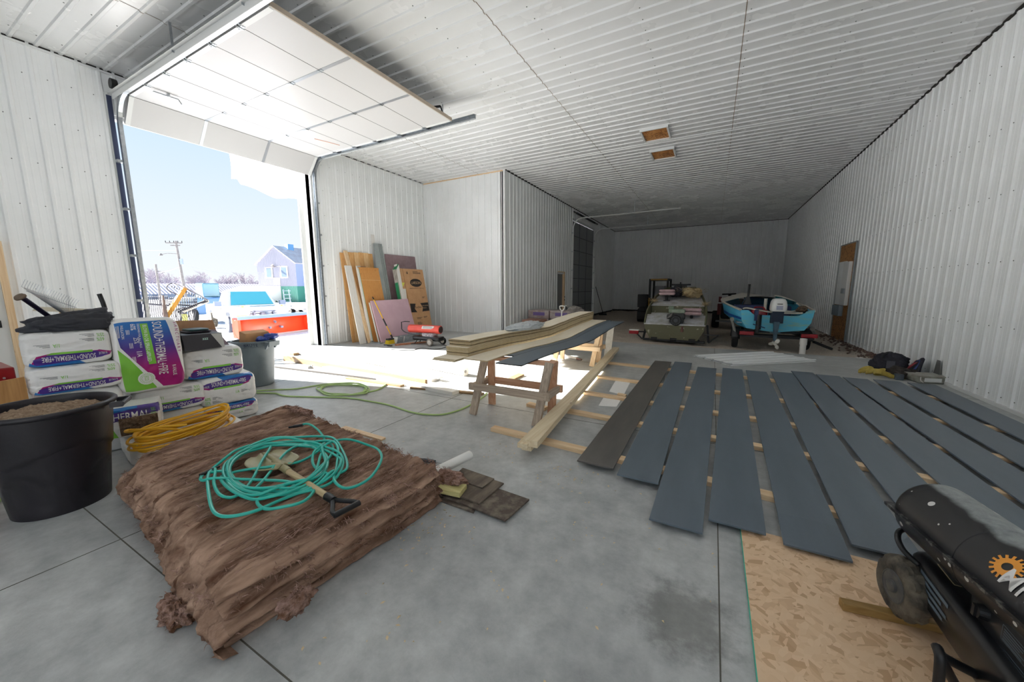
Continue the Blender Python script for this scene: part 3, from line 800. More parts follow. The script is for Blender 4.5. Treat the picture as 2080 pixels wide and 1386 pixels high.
# ------------------------------------------------------------------ scrap siding, block, pipe and tool by the batts
M_scrap = mat('weathered_dark_board', '#54483f', rough=.75, var='#8d8272', scale=14, bump=.3, ramp=(.45, .8))
M_scrap2 = mat('grey_brown_board', '#7c6f60', rough=.8, var='#5b5045', scale=18, stretch=(1, .3, 1), bump=.3)
M_fcut = mat('board_core', '#b09a74', rough=.9)
def scrap(name, label, pts, z, th, m_, cut=None):
    m = MB(); m.slab([(x, y, z) for x, y in pts], (0, 0, th))
    return tag(m.build(name, m_, bevel=.002), label, 'board', 'siding offcuts beside the batts')
scrap('siding_offcut', 'longest dark siding offcut, lowest of the stack beside the batts', [(-1.035, 1.82), (-1.005, 2.1), (-1.62, 2.14), (-1.64, 1.86)], .014, .012, M_scrap)
scrap('siding_offcut', 'narrow dark siding strip on the floor under the offcut stack', [(-1.27, 1.815), (-1.28, 1.85), (-1.62, 1.87), (-1.60, 1.82)], .0, .013, M_scrap)
scrap('siding_offcut', 'grey brown siding offcut in the middle of the stack beside the batts', [(-1.265, 1.88), (-1.25, 2.18), (-1.60, 2.20), (-1.62, 1.90)], .027, .012, M_scrap2)
scrap('siding_offcut', 'shortest grained siding offcut on top of the stack beside the batts', [(-1.345, 2.035), (-1.335, 2.185), (-1.64, 2.21), (-1.62, 2.05)], .040, .010, M_scrap2)
m = MB(); m.slab([(-1.415, 1.865, .041), (-1.44, 1.985, .041), (-1.66, 1.955, .041), (-1.635, 1.835, .041)], (0, 0, .036))
tag(m.build('wood_block', wood('treated_pine', '#d3c98c', '#b7ab6c', 0), bevel=.003), 'short yellowish lumber block resting on the siding offcuts by the batts', 'wood block')
m = MB(); P, Q = Vector((-1.655, 2.33, .10)), Vector((-1.72, 1.98, .10)); D = (Q - P).normalized()
m.cyl(P, Q, .036, n=20); m.cyl(P - D * .004, P, .034, .036, n=20)
tag(m.build('white_roll', mat('white_foam_roll', '#eceae4', rough=.6), smooth=True), 'white cylindrical roll beside the siding offcuts, half under loose insulation', 'roll')
tl = thing('awl', 'small grey handled hand tool with thin shank on the concrete by the batts', 'hand tool', (-1.96, 2.235, 0))
m = MB(); P, Q = Vector((-2.07, 2.21, .016)), Vector((-1.94, 2.24, .016)); m.tube([P.lerp(Q, k / 8) for k in range(9)], .016, 10, rf=lambda t: .75 + .3 * math.sin(t * PI * .9 + .3))
m.build('handle', mat('tool_grey', '#4a4c50', rough=.5), tl, smooth=True, world=True)
m = MB(); m.cyl(Q, (-1.84, 2.262, .012), .004, .002, 6); m.build('shank', M_galv, tl, world=True)
m = MB(); m.slab([(-3.30, 2.36, 0), (-2.69, 2.345, 0), (-2.695, 2.405, 0), (-3.30, 2.425, 0)], (0, 0, .018))
tag(m.build('wood_strip', M_pine[0], bevel=.002), 'pale wood strip on the concrete behind the batt stack', 'board')
# sawdust and shavings
M_shav = mat('wood_shavings', '#d8c39c', rough=.9)
m = MB()
for cx, cy, n, r in ((-1.45, 1.55, 60, .12), (-.95, 2.6, 40, .12), (-1.6, 2.75, 40, .15), (-.7, 2.2, 25, .3), (-.2, 2.0, 24, .35), (-2.6, 3.3, 30, .3), (-1.3, .95, 20, .25), (-.9, 1.4, 16, .5)):
    for _ in range(n):
        x, y = rnd.gauss(cx, r), rnd.gauss(cy, r); a = rnd.uniform(0, PI); l = rnd.uniform(.004, .014)
        dx, dy = math.cos(a) * l, math.sin(a) * l; h = rnd.uniform(.002, .008)
        m.add([(x - dx, y - dy, .0012), (x + dx, y + dy, .0012), (x + dy * .5, y - dx * .5, h), (x - dy * .5, y + dx * .5, h * .6)], [(0, 1, 2), (0, 3, 1), (0, 2, 3), (1, 3, 2)])
o = tag(m.build('wood_shavings', M_shav), 'scattered pale wood shavings on the concrete', 'shavings'); o['kind'] = 'stuff'

# ------------------------------------------------------------------ green hose on the floor
M_green = mat('lime_rubber', '#a9c47e', rough=.5)
GREEN1 = [(-5.484,2.679),(-5.225,2.787),(-4.972,2.782),(-4.553,2.949),(-4.142,3.114),(-3.789,3.149),(-3.423,3.152),(-3.016,3.086),(-2.799,3.109),(-2.64,3.193),(-2.564,3.388),(-2.556,3.657),(-2.596,3.982),(-2.651,4.173)]
GREEN2 = [(-5.596,2.737),(-5.415,2.893),(-5.203,3.066),(-5.081,3.389),(-4.896,3.589),(-4.633,3.679),(-4.17,3.438),(-4.13,3.282),(-4.273,3.133),(-4.504,3.073),(-4.756,3.125),(-4.953,3.215),(-4.962,3.41),(-4.843,3.558),(-4.589,3.654),(-4.299,3.575),(-4.173,3.436),(-4.179,3.279),(-4.314,3.159),(-4.511,3.102),(-4.751,3.144),(-4.897,3.246),(-4.923,3.403),(-4.808,3.555),(-4.593,3.591),(-4.354,3.561),(-4.202,3.43),(-4.188,3.275),(-4.317,3.178),(-4.511,3.103),(-4.722,3.136),(-4.906,3.255),(-4.902,3.387),(-4.796,3.51),(-4.546,3.58),(-4.355,3.563),(-4.201,3.413),(-4.117,3.577),(-4.263,3.887)]
gh = thing('garden_hose', 'pale green hose snaking over the concrete with a small coil near the sunlight', 'hose', (-4.4, 3.3, 0))
m = MB(); m.tube(smoothpath([(x, y, .011) for x, y in GREEN1], 8), .0105, 8); m.build('hose_line', M_green, gh, smooth=True, world=True)
m = MB(); m.tube(smoothpath([(x, y, .012 + (.014 if 5 < i < 37 and i % 3 else 0)) for i, (x, y) in enumerate(GREEN2)], 6), .0105, 8); m.build('hose_coil', M_green, gh, smooth=True, world=True)
m = MB(); m.tube(smoothpath([(-4.9, .36, .011), (-5.0, .46, .011), (-5.06, .52, .011), (-4.957, .495, .011), (-4.789, .50, .011), (-4.561, .486, .011), (-4.392, .438, .011), (-4.123, .35, .011), (-3.9, .2, .011)], 8), .0105, 8)
tag(m.build('garden_hose', M_green, smooth=True), 'pale green hose on the concrete left of the black bin', 'hose')

# ------------------------------------------------------------------ black bin with loose insulation
M_bin = mat('black_bin_plastic', '#1b181c', rough=.42, var='#242026', scale=3, bump=.05, bscale=40)
bn = thing('trash_can', 'large black plastic bin heaped with loose insulation, nearest on the left', 'bin', (-3.83, .60, 0))
m = MB()
def wall(r0, r1, zs_, n=64, inner=False):
    rg = []
    for z in zs_:
        k = z / .69; r = r0 + (r1 - r0) * k
        ring = []
        for i in range(n):
            a = 2 * PI * i / n
            wave = .395 + .05 * math.sin(a * 2 + 1.2)
            rr = r - (.010 if z < wave and not inner else 0)
            # recessed arch panels
            q = (a / (2 * PI) * 4) % 1 - .5
            if not inner and abs(q) < .30 and z < .30 - (abs(q) / .30) ** 2 * .10 and z > .05: rr -= .008
            ring.append((rr * math.cos(a), rr * math.sin(a), z))
        rg.append(ring)
    return rg
zsx = [0, .012, .04, .08] + [.10 + .012 * k for k in range(30)] + [.48, .55, .62, .655]
rg = wall(.235, .305, zsx)
r1 = .305
for rr, z in ((.318, .66), (.326, .672), (.326, .684), (.318, .692), (.302, .692), (.296, .684)): rg.append([(rr * math.cos(2 * PI * i / 64), rr * math.sin(2 * PI * i / 64), z) for i in range(64)])
rg += wall(.225, .296, [.66, .55, .40], inner=True)
m.loft(rg)
m.build('bin_body', M_bin, bn, smooth=True, angle=50)
for a in (R(62), R(242)):
    m = MB(); Mx = T(rz=math.degrees(a)) 
    for s_ in (-1, 1): m.bx(.31, .375, s_ * .075 - .012, s_ * .075 + .012, .635, .672, Mx)
    m.tube([Mx @ Vector((.372, y, .655)) for y in (-.085, 0, .085)], .015, 10)
    m.build('handle', M_bin, bn, smooth=True)
m = MB()
def heap(u, v):
    a = u * 2 * PI; r = v * .287
    x, y = r * math.cos(a), r * math.sin(a)
    z = .625 + .055 * (1 - (v) ** 2) + .022 * nz(x * 9, y * 9, 1) + .014 * nz(x * 30, y * 30, 2) + .010 * nz(x * 70, y * 70, 3)
    return (x, y, z)
m.grid(heap, 130, 50)
o = m.build('loose_fill', mat('loose_fill', '#b39c84', rough=1, var='#8c7560', scale=40, bump=.8, bscale=110, spec=.1), bn, smooth=True, angle=180); o['kind'] = 'stuff'
o['label'] = 'crumbly tan loose-fill insulation'

# ------------------------------------------------------------------ bags of insulation
BAGC = {'w': '#e6e4e0', 'b': '#1f6fb4', 'v': '#4a2f86', 'g': '#7fc243', 'm': '#9c1f74', 'k': '#43454a', 'n': '#2b3f8f'}
M_bag = {k: mat('bag_' + n, BAGC[k], rough=.33, bump=.25, bscale=14, scale=5, coat=.15) for k, n in (('w', 'white'), ('b', 'blue'), ('v', 'violet'), ('g', 'green'), ('m', 'magenta'), ('k', 'ink'), ('n', 'navy'))}
def grad(name, c0, c1, c2, ax=2):
    m_, nt, b = new_mat(name)
    tc = nd(nt, 'ShaderNodeTexCoord'); sp = nd(nt, 'ShaderNodeSeparateXYZ'); nt.links.new(tc.outputs['Object'], sp.inputs[0])
    rp = nd(nt, 'ShaderNodeValToRGB'); e = rp.color_ramp.elements
    e[0].position = .22; e[0].color = lin(c2); e[1].position = .62; e[1].color = lin(c0); x = e.new(.42); x.color = lin(c1)
    nt.links.new(sp.outputs[ax], rp.inputs[0]); nt.links.new(rp.outputs[0], b.inputs['Base Color'])
    b.inputs['Roughness'].default_value = .33; b.inputs['Coat Weight'].default_value = .15
    return m_
M_print = grad('bag_print_blend', '#1b6db6', '#4b2f88', '#a51a70')
BM = [M_bag[k] for k in 'wbvgmkn'] + [M_print]
BI = {k: i for i, k in enumerate('wbvgmkn')}; BI['p'] = 7

class Bag:
    """pillow shaped bag: width w (local x), depth d (local y, front at y=0), height h (z)"""
    def __init__(s, w, d, h, seed=0, bulge=.018, rad=.035):
        s.w, s.d, s.h, s.seed, s.bulge, s.rad = w, d, h, seed, bulge, rad
    def front(s, u, v, off=0):
        """u, v in 0..1 over the front face"""
        x = (u - .5) * 2; z = (v - .5) * 2
        e = 10
        k = (abs(x) ** e + abs(z) ** e) ** (1 / e) if (x or z) else 0
        px = x * (1 - .05 * abs(z) ** 6); pz = z * (1 - .09 * abs(x) ** 8)
        dep = -s.bulge * (1 - x * x) * (1 - z * z) + s.rad * (max(0, k - .90) / .10) ** 2.2
        dep += .006 * nz(px * 3, pz * 5, s.seed) + .004 * nz(px * 10, pz * 4, s.seed + 3) * (1 + 2 * max(0, abs(x) - .7))
        return Vector((px * s.w / 2, dep - off, s.h / 2 + pz * s.h / 2))
    def body(s, b):
        """sides, top, bottom and back"""
        n = 28
        per = [(i / n, 0) for i in range(n)] + [(1, i / n) for i in range(n)] + [(1 - i / n, 1) for i in range(n)] + [(0, 1 - i / n) for i in range(n)]
        rings = []
        f = [s.front(u, v) for u, v in per]
        c = Vector((0, 0, s.h / 2))
        for k in range(17):
            t = k / 16; y = s.rad + (s.d - s.rad) * t
            ring = []
            for (u, v), q in zip(per, f):
                sw = 1 + .02 * math.sin(PI * t) + .015 * nz(u * 4, v * 4, t * 3 + s.seed) - .25 * max(0, t - .85) / .15 * .5
                yy = q.y + (y - s.rad) if k else q.y
                qx = q.x * (1 + .01 * math.sin(PI * t)) + .006 * nz(u * 7, v * 9, t * 6 + s.seed)
                qz = (q.z - s.h / 2) * (sw if s.h < .4 else 1 + .3 * (sw - 1)) + s.h / 2
                ring.append((qx, yy, qz))
            rings.append(ring)
        b.loft(rings, caps=False)
        o = len(b.v) - len(per); b.face([o + i for i in range(len(per))])
    def make(s, polys, nu=26, nv=20):
        """front face cut along the printed areas; polys = [(colour key, [(u, v) ...])]"""
        bm = bmesh.new(); bmesh.ops.create_grid(bm, x_segments=nu, y_segments=nv, size=.5, matrix=Matrix.Translation((.5, .5, 0)))
        for _, P in polys:
            for i in range(len(P)):
                a = Vector((*P[i], 0)); c = Vector((*P[(i + 1) % len(P)], 0)); dd = c - a
                if dd.length < 1e-6: continue
                nn = Vector((-dd.y, dd.x, 0))
                bmesh.ops.bisect_plane(bm, geom=bm.verts[:] + bm.edges[:] + bm.faces[:], dist=1e-5, plane_co=a, plane_no=nn)
        def inside(p, P):
            r = False
            for i in range(len(P)):
                (x1, y1), (x2, y2) = P[i], P[i - 1]
                if (y1 > p[1]) != (y2 > p[1]) and p[0] < (x2 - x1) * (p[1] - y1) / (y2 - y1) + x1: r = not r
            return r
        b = MB(); bm.verts.index_update()
        b.v = [tuple(s.front(v.co.x, v.co.y)) for v in bm.verts]
        for f in bm.faces:
            c = f.calc_center_median(); k = 0
            for key, P in polys:
                if inside((c.x, c.y), P): k = BI[key]
            b.f.append(tuple(v.index for v in f.verts)); b.m.append(k)
        bm.free()
        b.mi = 0; s.body(b)
        return b
    def letters(s, b, txt, u, v, h, flip=False, w=None, turn=0):
        """text on the front: (u, v) start, h letter height in metres; turn 90 = running down"""
        def mp(x, y):
            if turn == -90: x, y = y, -x
            if flip: x, y = -x, -y
            return s.front(u + x / s.w, v + y / s.h, .0025)
        b.text(txt, None, h, w=w, map=mp)

def side_print(up=True, wide=True):
    """lettered side of a bag: white upper, band of violet with blue edge, green flash"""
    P = [('p', [(.04, .02), (.96, .20), (1.0, .30), (.86, .38), (.30, .40), (.14, .33)]), ('v', [(.10, .03), (.80, .12), (.97, .24), (.80, .37), (.28, .36), (.10, .24)]), ('b', [(.02, -.02), (.66, -.02), (.70, .10), (.62, .13), (.12, .02 + .05), (.06, .16)]),
         ('w', [(.70, -.02), (1.02, -.02), (1.02, .2), (.60, .11)]), ('m', [(.80, .37), (.97, .24), (.97, .31), (.84, .395)]), ('g', [(.24, .35), (.76, .345), (.76, .41), (.30, .41)])]
    if not up: P = [(k, [(1 - x, 1 - y) for x, y in p]) for k, p in P]
    return P
def lay_bag(label, w, d, h, loc, rz, seed, prints, up=True, small=True, group='insulation bags'):
    t = thing('insulation_bag', label, 'bag', loc, rz, group)
    B = Bag(w, d, h, seed)
    B.make(prints).build('bag_wrap', BM, t, smooth=True, angle=60)
    if prints:
        s_ = (lambda u, v: (u, v)) if up else (lambda u, v: (1 - u, 1 - v))
        for txt, u, v, hh, ww, c in (('SOUND+THERMAL+FIRE', .79, .30, .042, .60, 'w'), ('R-VALUE', .93, .315, .022, .10, 'w'), ('1/A', .40, .66, .03, .07, 'g'), ('60%', .92, .76, .03, .09, 'g'), ('25%', .93, .90, .03, .09, 'g')):
            L = MB(); B.letters(L, txt, *s_(u, v), hh * h / .28, flip=up, w=ww * w); L.build('lettering', M_bag[c], t)
        for u, v in ((.30, .66), (.80, .76), (.81, .90)):
            L = MB()
            for k in range(4):
                a, b_ = s_(u, v - .012 - k * .026)
                ww = w * (.17 - .03 * k); sg = -1 if up else 1
                L.add([B.front(a, b_, .0025), B.front(a + sg * ww / w, b_, .0025), B.front(a + sg * ww / w, b_ + .009, .0025), B.front(a, b_ + .009, .0025)], [(0, 1, 2, 3)])
            L.build('fine_print', M_bag['k'], t)
    return t, B
RZ = -90 + 180   # bag fronts face +x (towards the viewer)
def at(x, y, z): return (x, y, z)
RF = R(90 - 9)
lay_bag('insulation bag on the floor, lowest in the left column behind the black bin', .50, .5, .30, (-4.66, .92, 0), RF, 1, [])
lay_bag('insulation bag second from the floor in the left column behind the black bin', .50, .5, .30, (-4.66, .92, .30), RF, 2, [])
lay_bag('insulation bag just under the topmost one in the left column, upside down print', .52, .5, .225, (-4.62, .915, .60), RF, 3, side_print())
lay_bag('topmost insulation bag of the left column, under the black jacket', .48, .5, .28, (-4.64, .90, .825), RF, 4, side_print())
lay_bag('insulation bag on the floor under the middle of the bag pile', .52, .5, .24, (-4.70, 1.50, 0), RF, 5, [])
lay_bag('white insulation bag supporting the upright one, behind the yellow cord', .54, .5, .25, (-4.66, 1.50, .24), RF, 6, side_print())
lay_bag('insulation bag on the floor, lowest of the right column by the grey can', .50, .5, .19, (-4.62, 2.0, 0), RF, 7, side_print(False), up=False)
lay_bag('blue and violet insulation bag in the middle of the right column, print right way up', .52, .5, .31, (-4.62, 1.985, .19), RF, 8, side_print(False), up=False)
lay_bag('insulation bag topping the right column, carrying the black box', .52, .5, .32, (-4.66, 1.90, .50), RF, 9, side_print())
lay_bag('grubby white insulation bag lying low between the pile and the batts, under the yellow cord', .80, .55, .17, (-3.98, 1.40, 0), RF, 11, [])
# the upright bag with the full printed face
t = thing('insulation_bag', 'upright insulation bag with large SOUND+THERMAL+FIRE print turned on its side', 'bag', (-4.58, 1.375, .495), R(90 - 6), 'insulation bags', rot=(R(0), R(0), R(84)))
B = Bag(.47, .26, .68, 21, .02, .035)
uv = [('p', [(.05, .97), (.80, .97), (.985, .12), (.96, .03), (.62, .05), (.10, .62)]), ('g', [(.055, .62), (.07, .03), (.52, .04), (.50, .14), (.40, .27)]), ('w', [(.055, .66), (.08, .66), (.58, .05), (.53, .04)]), ('g', [(.055, .62), (.07, .03), (.51, .05)]), ('g', [(.40, .94), (.51, .94), (.56, .38), (.45, .38)])]
cir = lambda cx, cy, r: [(cx + r * math.cos(a * PI / 8) , cy + r * .69 * math.sin(a * PI / 8)) for a in range(16)]
uv.append(('w', cir(.39, .19, .125)))
B.make(uv, 30, 30).build('bag_wrap', BM, t, smooth=True, angle=60)
for txt, u, v, hh, ww in (('SOUND+THERMAL+FIRE', .575, .955, .068, .50), ('60%', .265, .94, .036, .055), ('25%', .285, .76, .036, .055), ('1/A', .30, .57, .036, .05), ('R-VALUE', .79, .33, .028, .10), ('BLOW-IN OR SPRAY-APPLIED', .435, .92, .028, .34), ('DESIGNED FOR ALL WALLS', .36, .94, .014, .22), ('INSULATION', .13, .93, .018, .12)):
    L = MB(); B.letters(L, txt, u, v, hh, turn=-90, w=ww); L.build('lettering', M_bag['w'], t)
for u0, du, v, w_ in ((.235, .018, .865, .06), (.255, .018, .69, .07), (.27, .018, .505, .07), (.10, .016, .93, .16)):
    L = MB()
    for k in range(3):
        u = u0 - du * k
        L.add([B.front(u, v, .0025), B.front(u + .007, v, .0025), B.front(u + .007, v - w_, .0025), B.front(u, v - w_, .0025)], [(0, 1, 2, 3)])
    L.build('fine_print', M_bag['w'], t)
L = MB(); B.letters(L, 'S A N C T U A R Y', .91, .95, .024, turn=-90, w=.30)
L.build('dark_lettering', M_bag['m'], t)
L = MB()
for cx_, cy_, r_ in ((.39, .19, .100), (.39, .19, .078)):
    for a in range(24):
        a0, a1 = a * PI / 12, (a + .6) * PI / 12
        q = [B.front(cx_ + rr * math.cos(x), cy_ + rr * .69 * math.sin(x), .0025) for rr, x in ((r_, a0), (r_, a1), (r_ - .008, a1), (r_ - .008, a0))]
        L.add(q, [(0, 1, 2, 3)])
B.letters(L, 'ECO', .36, .225, .026, turn=-90, w=.045)
L.build('seal_print', M_bag['g'], t)
# burst bag
t, B = lay_bag('burst insulation bag spilling brown fill behind the black bin rim', .34, .34, .26, (-4.30, 1.12, .19), R(70), 31, [('v', [(0, .55), (1, .75), (1, 1), (0, 1)]), ('b', [(0, .85), (.6, .95), (.6, 1.02), (0, 1.02)]), ('g', [(0, .05), (.2, .05), (.1, .5), (0, .5)])])
m = MB()
m.grid(lambda u, v: B.front(.25 + .7 * u, .08 + .6 * v, .004 + .03 * math.sin(PI * u) * math.sin(PI * v) * (1 + nz(u * 9, v * 9, 3))), 30, 24)
o = m.build('spilled_fill', mat('brown_fill', '#8a6f57', rough=1, var='#5f4a39', scale=40, bump=.8), t, smooth=True, angle=180); o['kind'] = 'stuff'
L = MB(); B.letters(L, 'THERMAL', .05, .62, .06, w=.26); L.build('white_lettering', M_bag['w'], t)

# yellow cord coil
M_yel = mat('yellow_cord', '#e0a820', rough=.45)
r3 = random.Random(11); pts = []
for k in range(11):
    a_, b_ = .36 + r3.uniform(-.035, .02), .20 + r3.uniform(-.05, .02); cx, cy = -4.0 + r3.uniform(-.03, .03), 1.36 + r3.uniform(-.03, .03); z = .185 + k * .0105
    for i in range(14):
        q = 2 * PI * i / 14; x, y = b_ * math.cos(q), a_ * math.sin(q); th = .28
        pts.append((cx + x * math.cos(th) - y * math.sin(th), cy + x * math.sin(th) + y * math.cos(th), z + r3.uniform(-.004, .006) + .05 * max(0, math.sin(q)) ** 3 * (k / 11)))
pts += [(-4.1, 1.05, .31), (-3.98, 1.0, .33), (-3.85, 1.15, .345), (-3.80, 1.3, .32)]
m = MB(); m.tube(smoothpath(pts, 5), .0095, 7)
tag(m.build('cable_coil', M_yel, smooth=True), 'thick yellow cord in a flat coil between the bags and the batts', 'cord')
# ------------------------------------------------------------------ dark siding boards on runners
M_dark = mat('dark_primed_siding', '#5b6670', rough=.42, var='#636e78', scale=2.2, stretch=(3, .5, 1), bump=.05, bscale=60, rvar=.05)
M_dedge = mat('siding_edge', '#1e2124', rough=.6)
M_core = mat('siding_core', '#b3a284', rough=.85, var='#98876a', scale=20)
RY = [6.84, 5.66, 4.69, 3.87, 2.96]
for i, y in enumerate(RY):
    x0 = [-1.72, -1.55, -1.62, -1.60, -1.90][i]
    m = MB(); m.slab([(x0, y - .075 * x0 * .9 - .045 + .0, 0), (2.72, y - .2 - .045, 0), (2.72, y - .2 + .045, 0), (x0, y - .075 * x0 * .9 + .045, 0)], (0, 0, .038))
    lab = ['farthest pine runner under the far ends of the dark siding boards', 'pine runner second from the far end under the dark siding boards', 'middle pine runner under the dark siding boards', 'pine runner second nearest under the dark siding boards', 'nearest pine runner under the dark boards, end sticking out under the timbers'][i]
    tag(m.build('runner', M_pine[0], bevel=.003), lab, 'lumber', 'pine runners under the dark boards')
BD = [  # near left x, near y, far left x, far y, width
    (-.886, 2.745, -.893, 7.44), (-.548, 2.672, -.550, 7.512), (-.254, 2.236, -.152, 7.19), (.068, 2.40, .237, 7.30), (.437, 2.352, .577, 7.265), (.760, 2.50, .938, 7.352), (1.125, 2.62, 1.240, 7.55),
    (1.510, 2.60, 1.548, 7.44), (1.865, 2.62, 1.868, 7.385), (2.215, 2.55, 2.232, 7.42), (2.585, 2.6, 2.600, 7.40)]
ORD = ['leftmost', 'second from the left', 'third from the left', 'fourth from the left', 'fifth from the left', 'sixth from the left', 'seventh from the left', 'fourth from the right', 'third from the right', 'second from the right', 'rightmost']
for i, (xn, yn, xf, yf) in enumerate(BD):
    m = MB(); W_ = .293; n = 16
    def ring(t):
        x = xn + (xf - xn) * t; y = yn + (yf - yn) * t
        sag = -.004 * math.sin(t * 26) * (1 if i % 2 else .6)
        z = .0385 + .0025 + sag * .3 + (-.012 * max(0, (.06 - t) / .06) if i in (2, 3, 4) else 0)
        return [(x, y, z), (x + W_, y, z), (x + W_, y, z + .012), (x, y, z + .012)]
    m.loft([ring(k / n) for k in range(n + 1)])
    o = m.build('siding_board', M_dark if i else mat('dark_siding_dull', '#565350', rough=.36, var='#615d58', scale=3, stretch=(3, .5, 1)), bevel=.0015)
    tag(o, f'dark grey siding board flat on the runners, {ORD[i]} of the row', 'siding board', 'dark siding boards on runners')

# strand board sheet and a treated stick under the heater
m = MB(); m.bx(.24, 2.68, .2, 2.46, .001, .012)
ob = tag(m.build('strand_board_sheet', M_osb), 'large tan strand board sheet with green edge on the concrete under the black heater', 'sheet')
m = MB(); m.bx(.237, .2405, .2, 2.46, .001, .0125); m.build('green_edge', mat('green_edge_paint', '#4fb59b', rough=.7), ob, world=True)
m = MB(); m.slab([(.605, 1.985, .0125), (1.35, 2.10, .0125), (1.342, 2.145, .0125), (.598, 2.025, .0125)], (0, 0, .036))
tag(m.build('treated_stick', wood('treated_lumber', '#a8864f', '#8a6a38', 0), bevel=.003), 'greenish brown stick of treated lumber under the black heater wheel', 'lumber')

# timbers lying across the runners
TB = [('long tan timber on top of the timber pile left of the dark boards', (-1.29, 2.70), (-1.78, 8.05), .135, .098, .06),
      ('second tan timber, just under the top one and sticking out nearest', (-1.345, 2.66), (-1.70, 6.9), .09, .09, .042),
      ('lowest tan timber of the pile left of the dark boards', (-1.335, 2.72), (-1.72, 7.4), .09, .047, .040)]
for lab, p, q, w, z, h in TB:
    m = MB(); P, Q = Vector((*p, 0)), Vector((*q, 0)); d = (Q - P).normalized(); s = Vector((d.y, -d.x, 0)) * w / 2
    m.slab([P - s + Vector((0, 0, z)), P + s + Vector((0, 0, z)), Q + s + Vector((0, 0, z)), Q - s + Vector((0, 0, z))], (0, 0, h))
    tag(m.build('timber', wood('timber_tan', '#e8d8ba', '#d8c29b', 1), bevel=.003), lab, 'timber', 'timbers by the dark boards')
m = MB(); m.slab([(-1.44, 3.60, .146), (-1.36, 3.60, .146), (-1.55, 4.55, .146), (-1.63, 4.55, .146)], (0, 0, .012))

# ------------------------------------------------------------------ sawhorses
M_old = {a: wood('old_grey_pine_%d' % a, '#c9b8a4', '#a18f7e', a, .75) for a in range(3)}
M_red = {a: wood('reddish_pine_%d' % a, '#dfb395', '#c4906e', a, .7) for a in range(3)}
def sawhorse(label, cx, cy, L=.90, lean=-.05, a=M_old, b=M_red, H_=.665, rz=0):
    t = thing('sawhorse', label, 'sawhorse', (cx, cy, 0), R(rz), 'sawhorses under the siding stack')
    m = MB(); m.bx(-L / 2 + .03 + .03, L / 2 + .0 + .03, -.045, .045, H_ - .045, H_ - .002); m.build('top_rail', b[0], t, bevel=.003)
    for sx in (-1, 1):
        for sy in (-1, 1):
            m = MB(); x0 = sx * (L / 2 - .05); m.bar((x0 + lean, sy * .215, .0), (x0 + .035, sy * .065, H_ - .002), .038, .088, (1, 0, 0))
            m.build('leg', (a if sy < 0 else b)[2], t, bevel=.002)
    for sy in (-1, 1):
        m = MB(); m.bx(-L / 2 - .06, L / 2 + .04, sy * .185 - .02, sy * .185 + .02, .285, .365); m.build('rail', (a if sy < 0 else b)[0], t, bevel=.002)
    for sx in (-1, 1):
        m = MB(); x = sx * (L / 2 - .055) + sx * .062 - .01; m.bx(x - .02, x + .02, -.21, .21, .285, .36); m.build('end_rail', a[1], t, bevel=.002)
    return t
sawhorse('weathered wooden sawhorse under the near end of the siding stack', -1.90, 3.60)
sawhorse('pale wooden sawhorse under the far end of the siding stack', -2.20, 6.78, .84, a=M_pine, b=M_pine)
m = MB(); m.slab([(-1.955, 7.72, 0), (-1.80, 7.66, 0), (-1.775, 7.80, .66), (-1.93, 7.86, .66)], (0, .018, .0))
tag(m.build('pale_panel', mat('pale_panel', '#cfc9bd', rough=.7, var='#b7b0a2', scale=9), bevel=.002), 'narrow pale panel standing on edge beside the far sawhorse', 'panel')

# ------------------------------------------------------------------ siding stack bowed over the sawhorses
def prof_low(y):
    K = [(3.1, .672), (3.6, .674), (4.2, .664), (4.94, .632), (5.7, .615), (6.3, .645), (6.8, .676), (7.4, .70), (8.0, .712), (8.6, .71)]
    for (a, za), (b_, zb) in zip(K, K[1:]):
        if y <= b_:
            t = (y - a) / (b_ - a); t = max(0, t); t = t * t * (3 - 2 * t) * .5 + t * .5
            return za + (zb - za) * t
    return K[-1][1]
def bowed(name, label, x0, x1, y0, y1, dz, th, mats, top_mi=0, edge_mi=None, amp=1.0, group=None):
    m = MB(); n = 36; rings = []
    for k in range(n + 1):
        y = y0 + (y1 - y0) * k / n
        z = .676 + (prof_low(y) - .676) * amp + dz
        rings.append([(x0, y, z), (x1, y, z), (x1, y, z + th), (x0, y, z + th)])
    o = len(m.v)
    for r_ in rings: m.v += r_
    for k in range(n):
        for a, b_, mi in ((0, 1, 0), (1, 2, 1), (2, 3, 2), (3, 0, 1)):
            m.mi = mi; m.face((o + 4 * k + a, o + 4 * k + b_, o + 4 * k + 4 + b_, o + 4 * k + 4 + a))
    m.mi = 1; m.face((o, o + 1, o + 2, o + 3)); e = o + 4 * n; m.face((e + 3, e + 2, e + 1, e))
    return tag(m.build(name, mats, smooth=True, angle=40), label, 'siding board', group)
M_tan = mat('siding_back_tan', '#f0e6d2', rough=.7, var='#e8dabf', scale=3, stretch=(3, .6, 1))
M_edge = {0: mat('siding_edge_brown', '#cbb994', rough=.85, var='#b19d78', scale=14, stretch=(3, 1, 20)), 1: mat('siding_edge_dark', '#7d6b4d', rough=.9, var='#5c4d36', scale=14, stretch=(3, 1, 20))}
GS = 'siding boards stacked on the sawhorses'
bowed('siding_board', 'dark siding board on the sawhorses, face up along the right side', -1.925, -1.625, 3.20, 8.05, 0, .011, [M_dark, M_dedge, M_dark], group=GS)
bowed('siding_board', 'dark face-up siding board on the sawhorses, half covered by the tan one', -2.22, -1.93, 3.62, 8.2, 0, .011, [M_dark, M_dedge, M_dark], group=GS)
bowed('siding_board', 'tan back-up siding board lying beside the tall stack on the sawhorses', -2.325, -2.02, 3.19, 8.1, .0115, .011, [M_tan, M_edge[0], M_tan], group=GS)
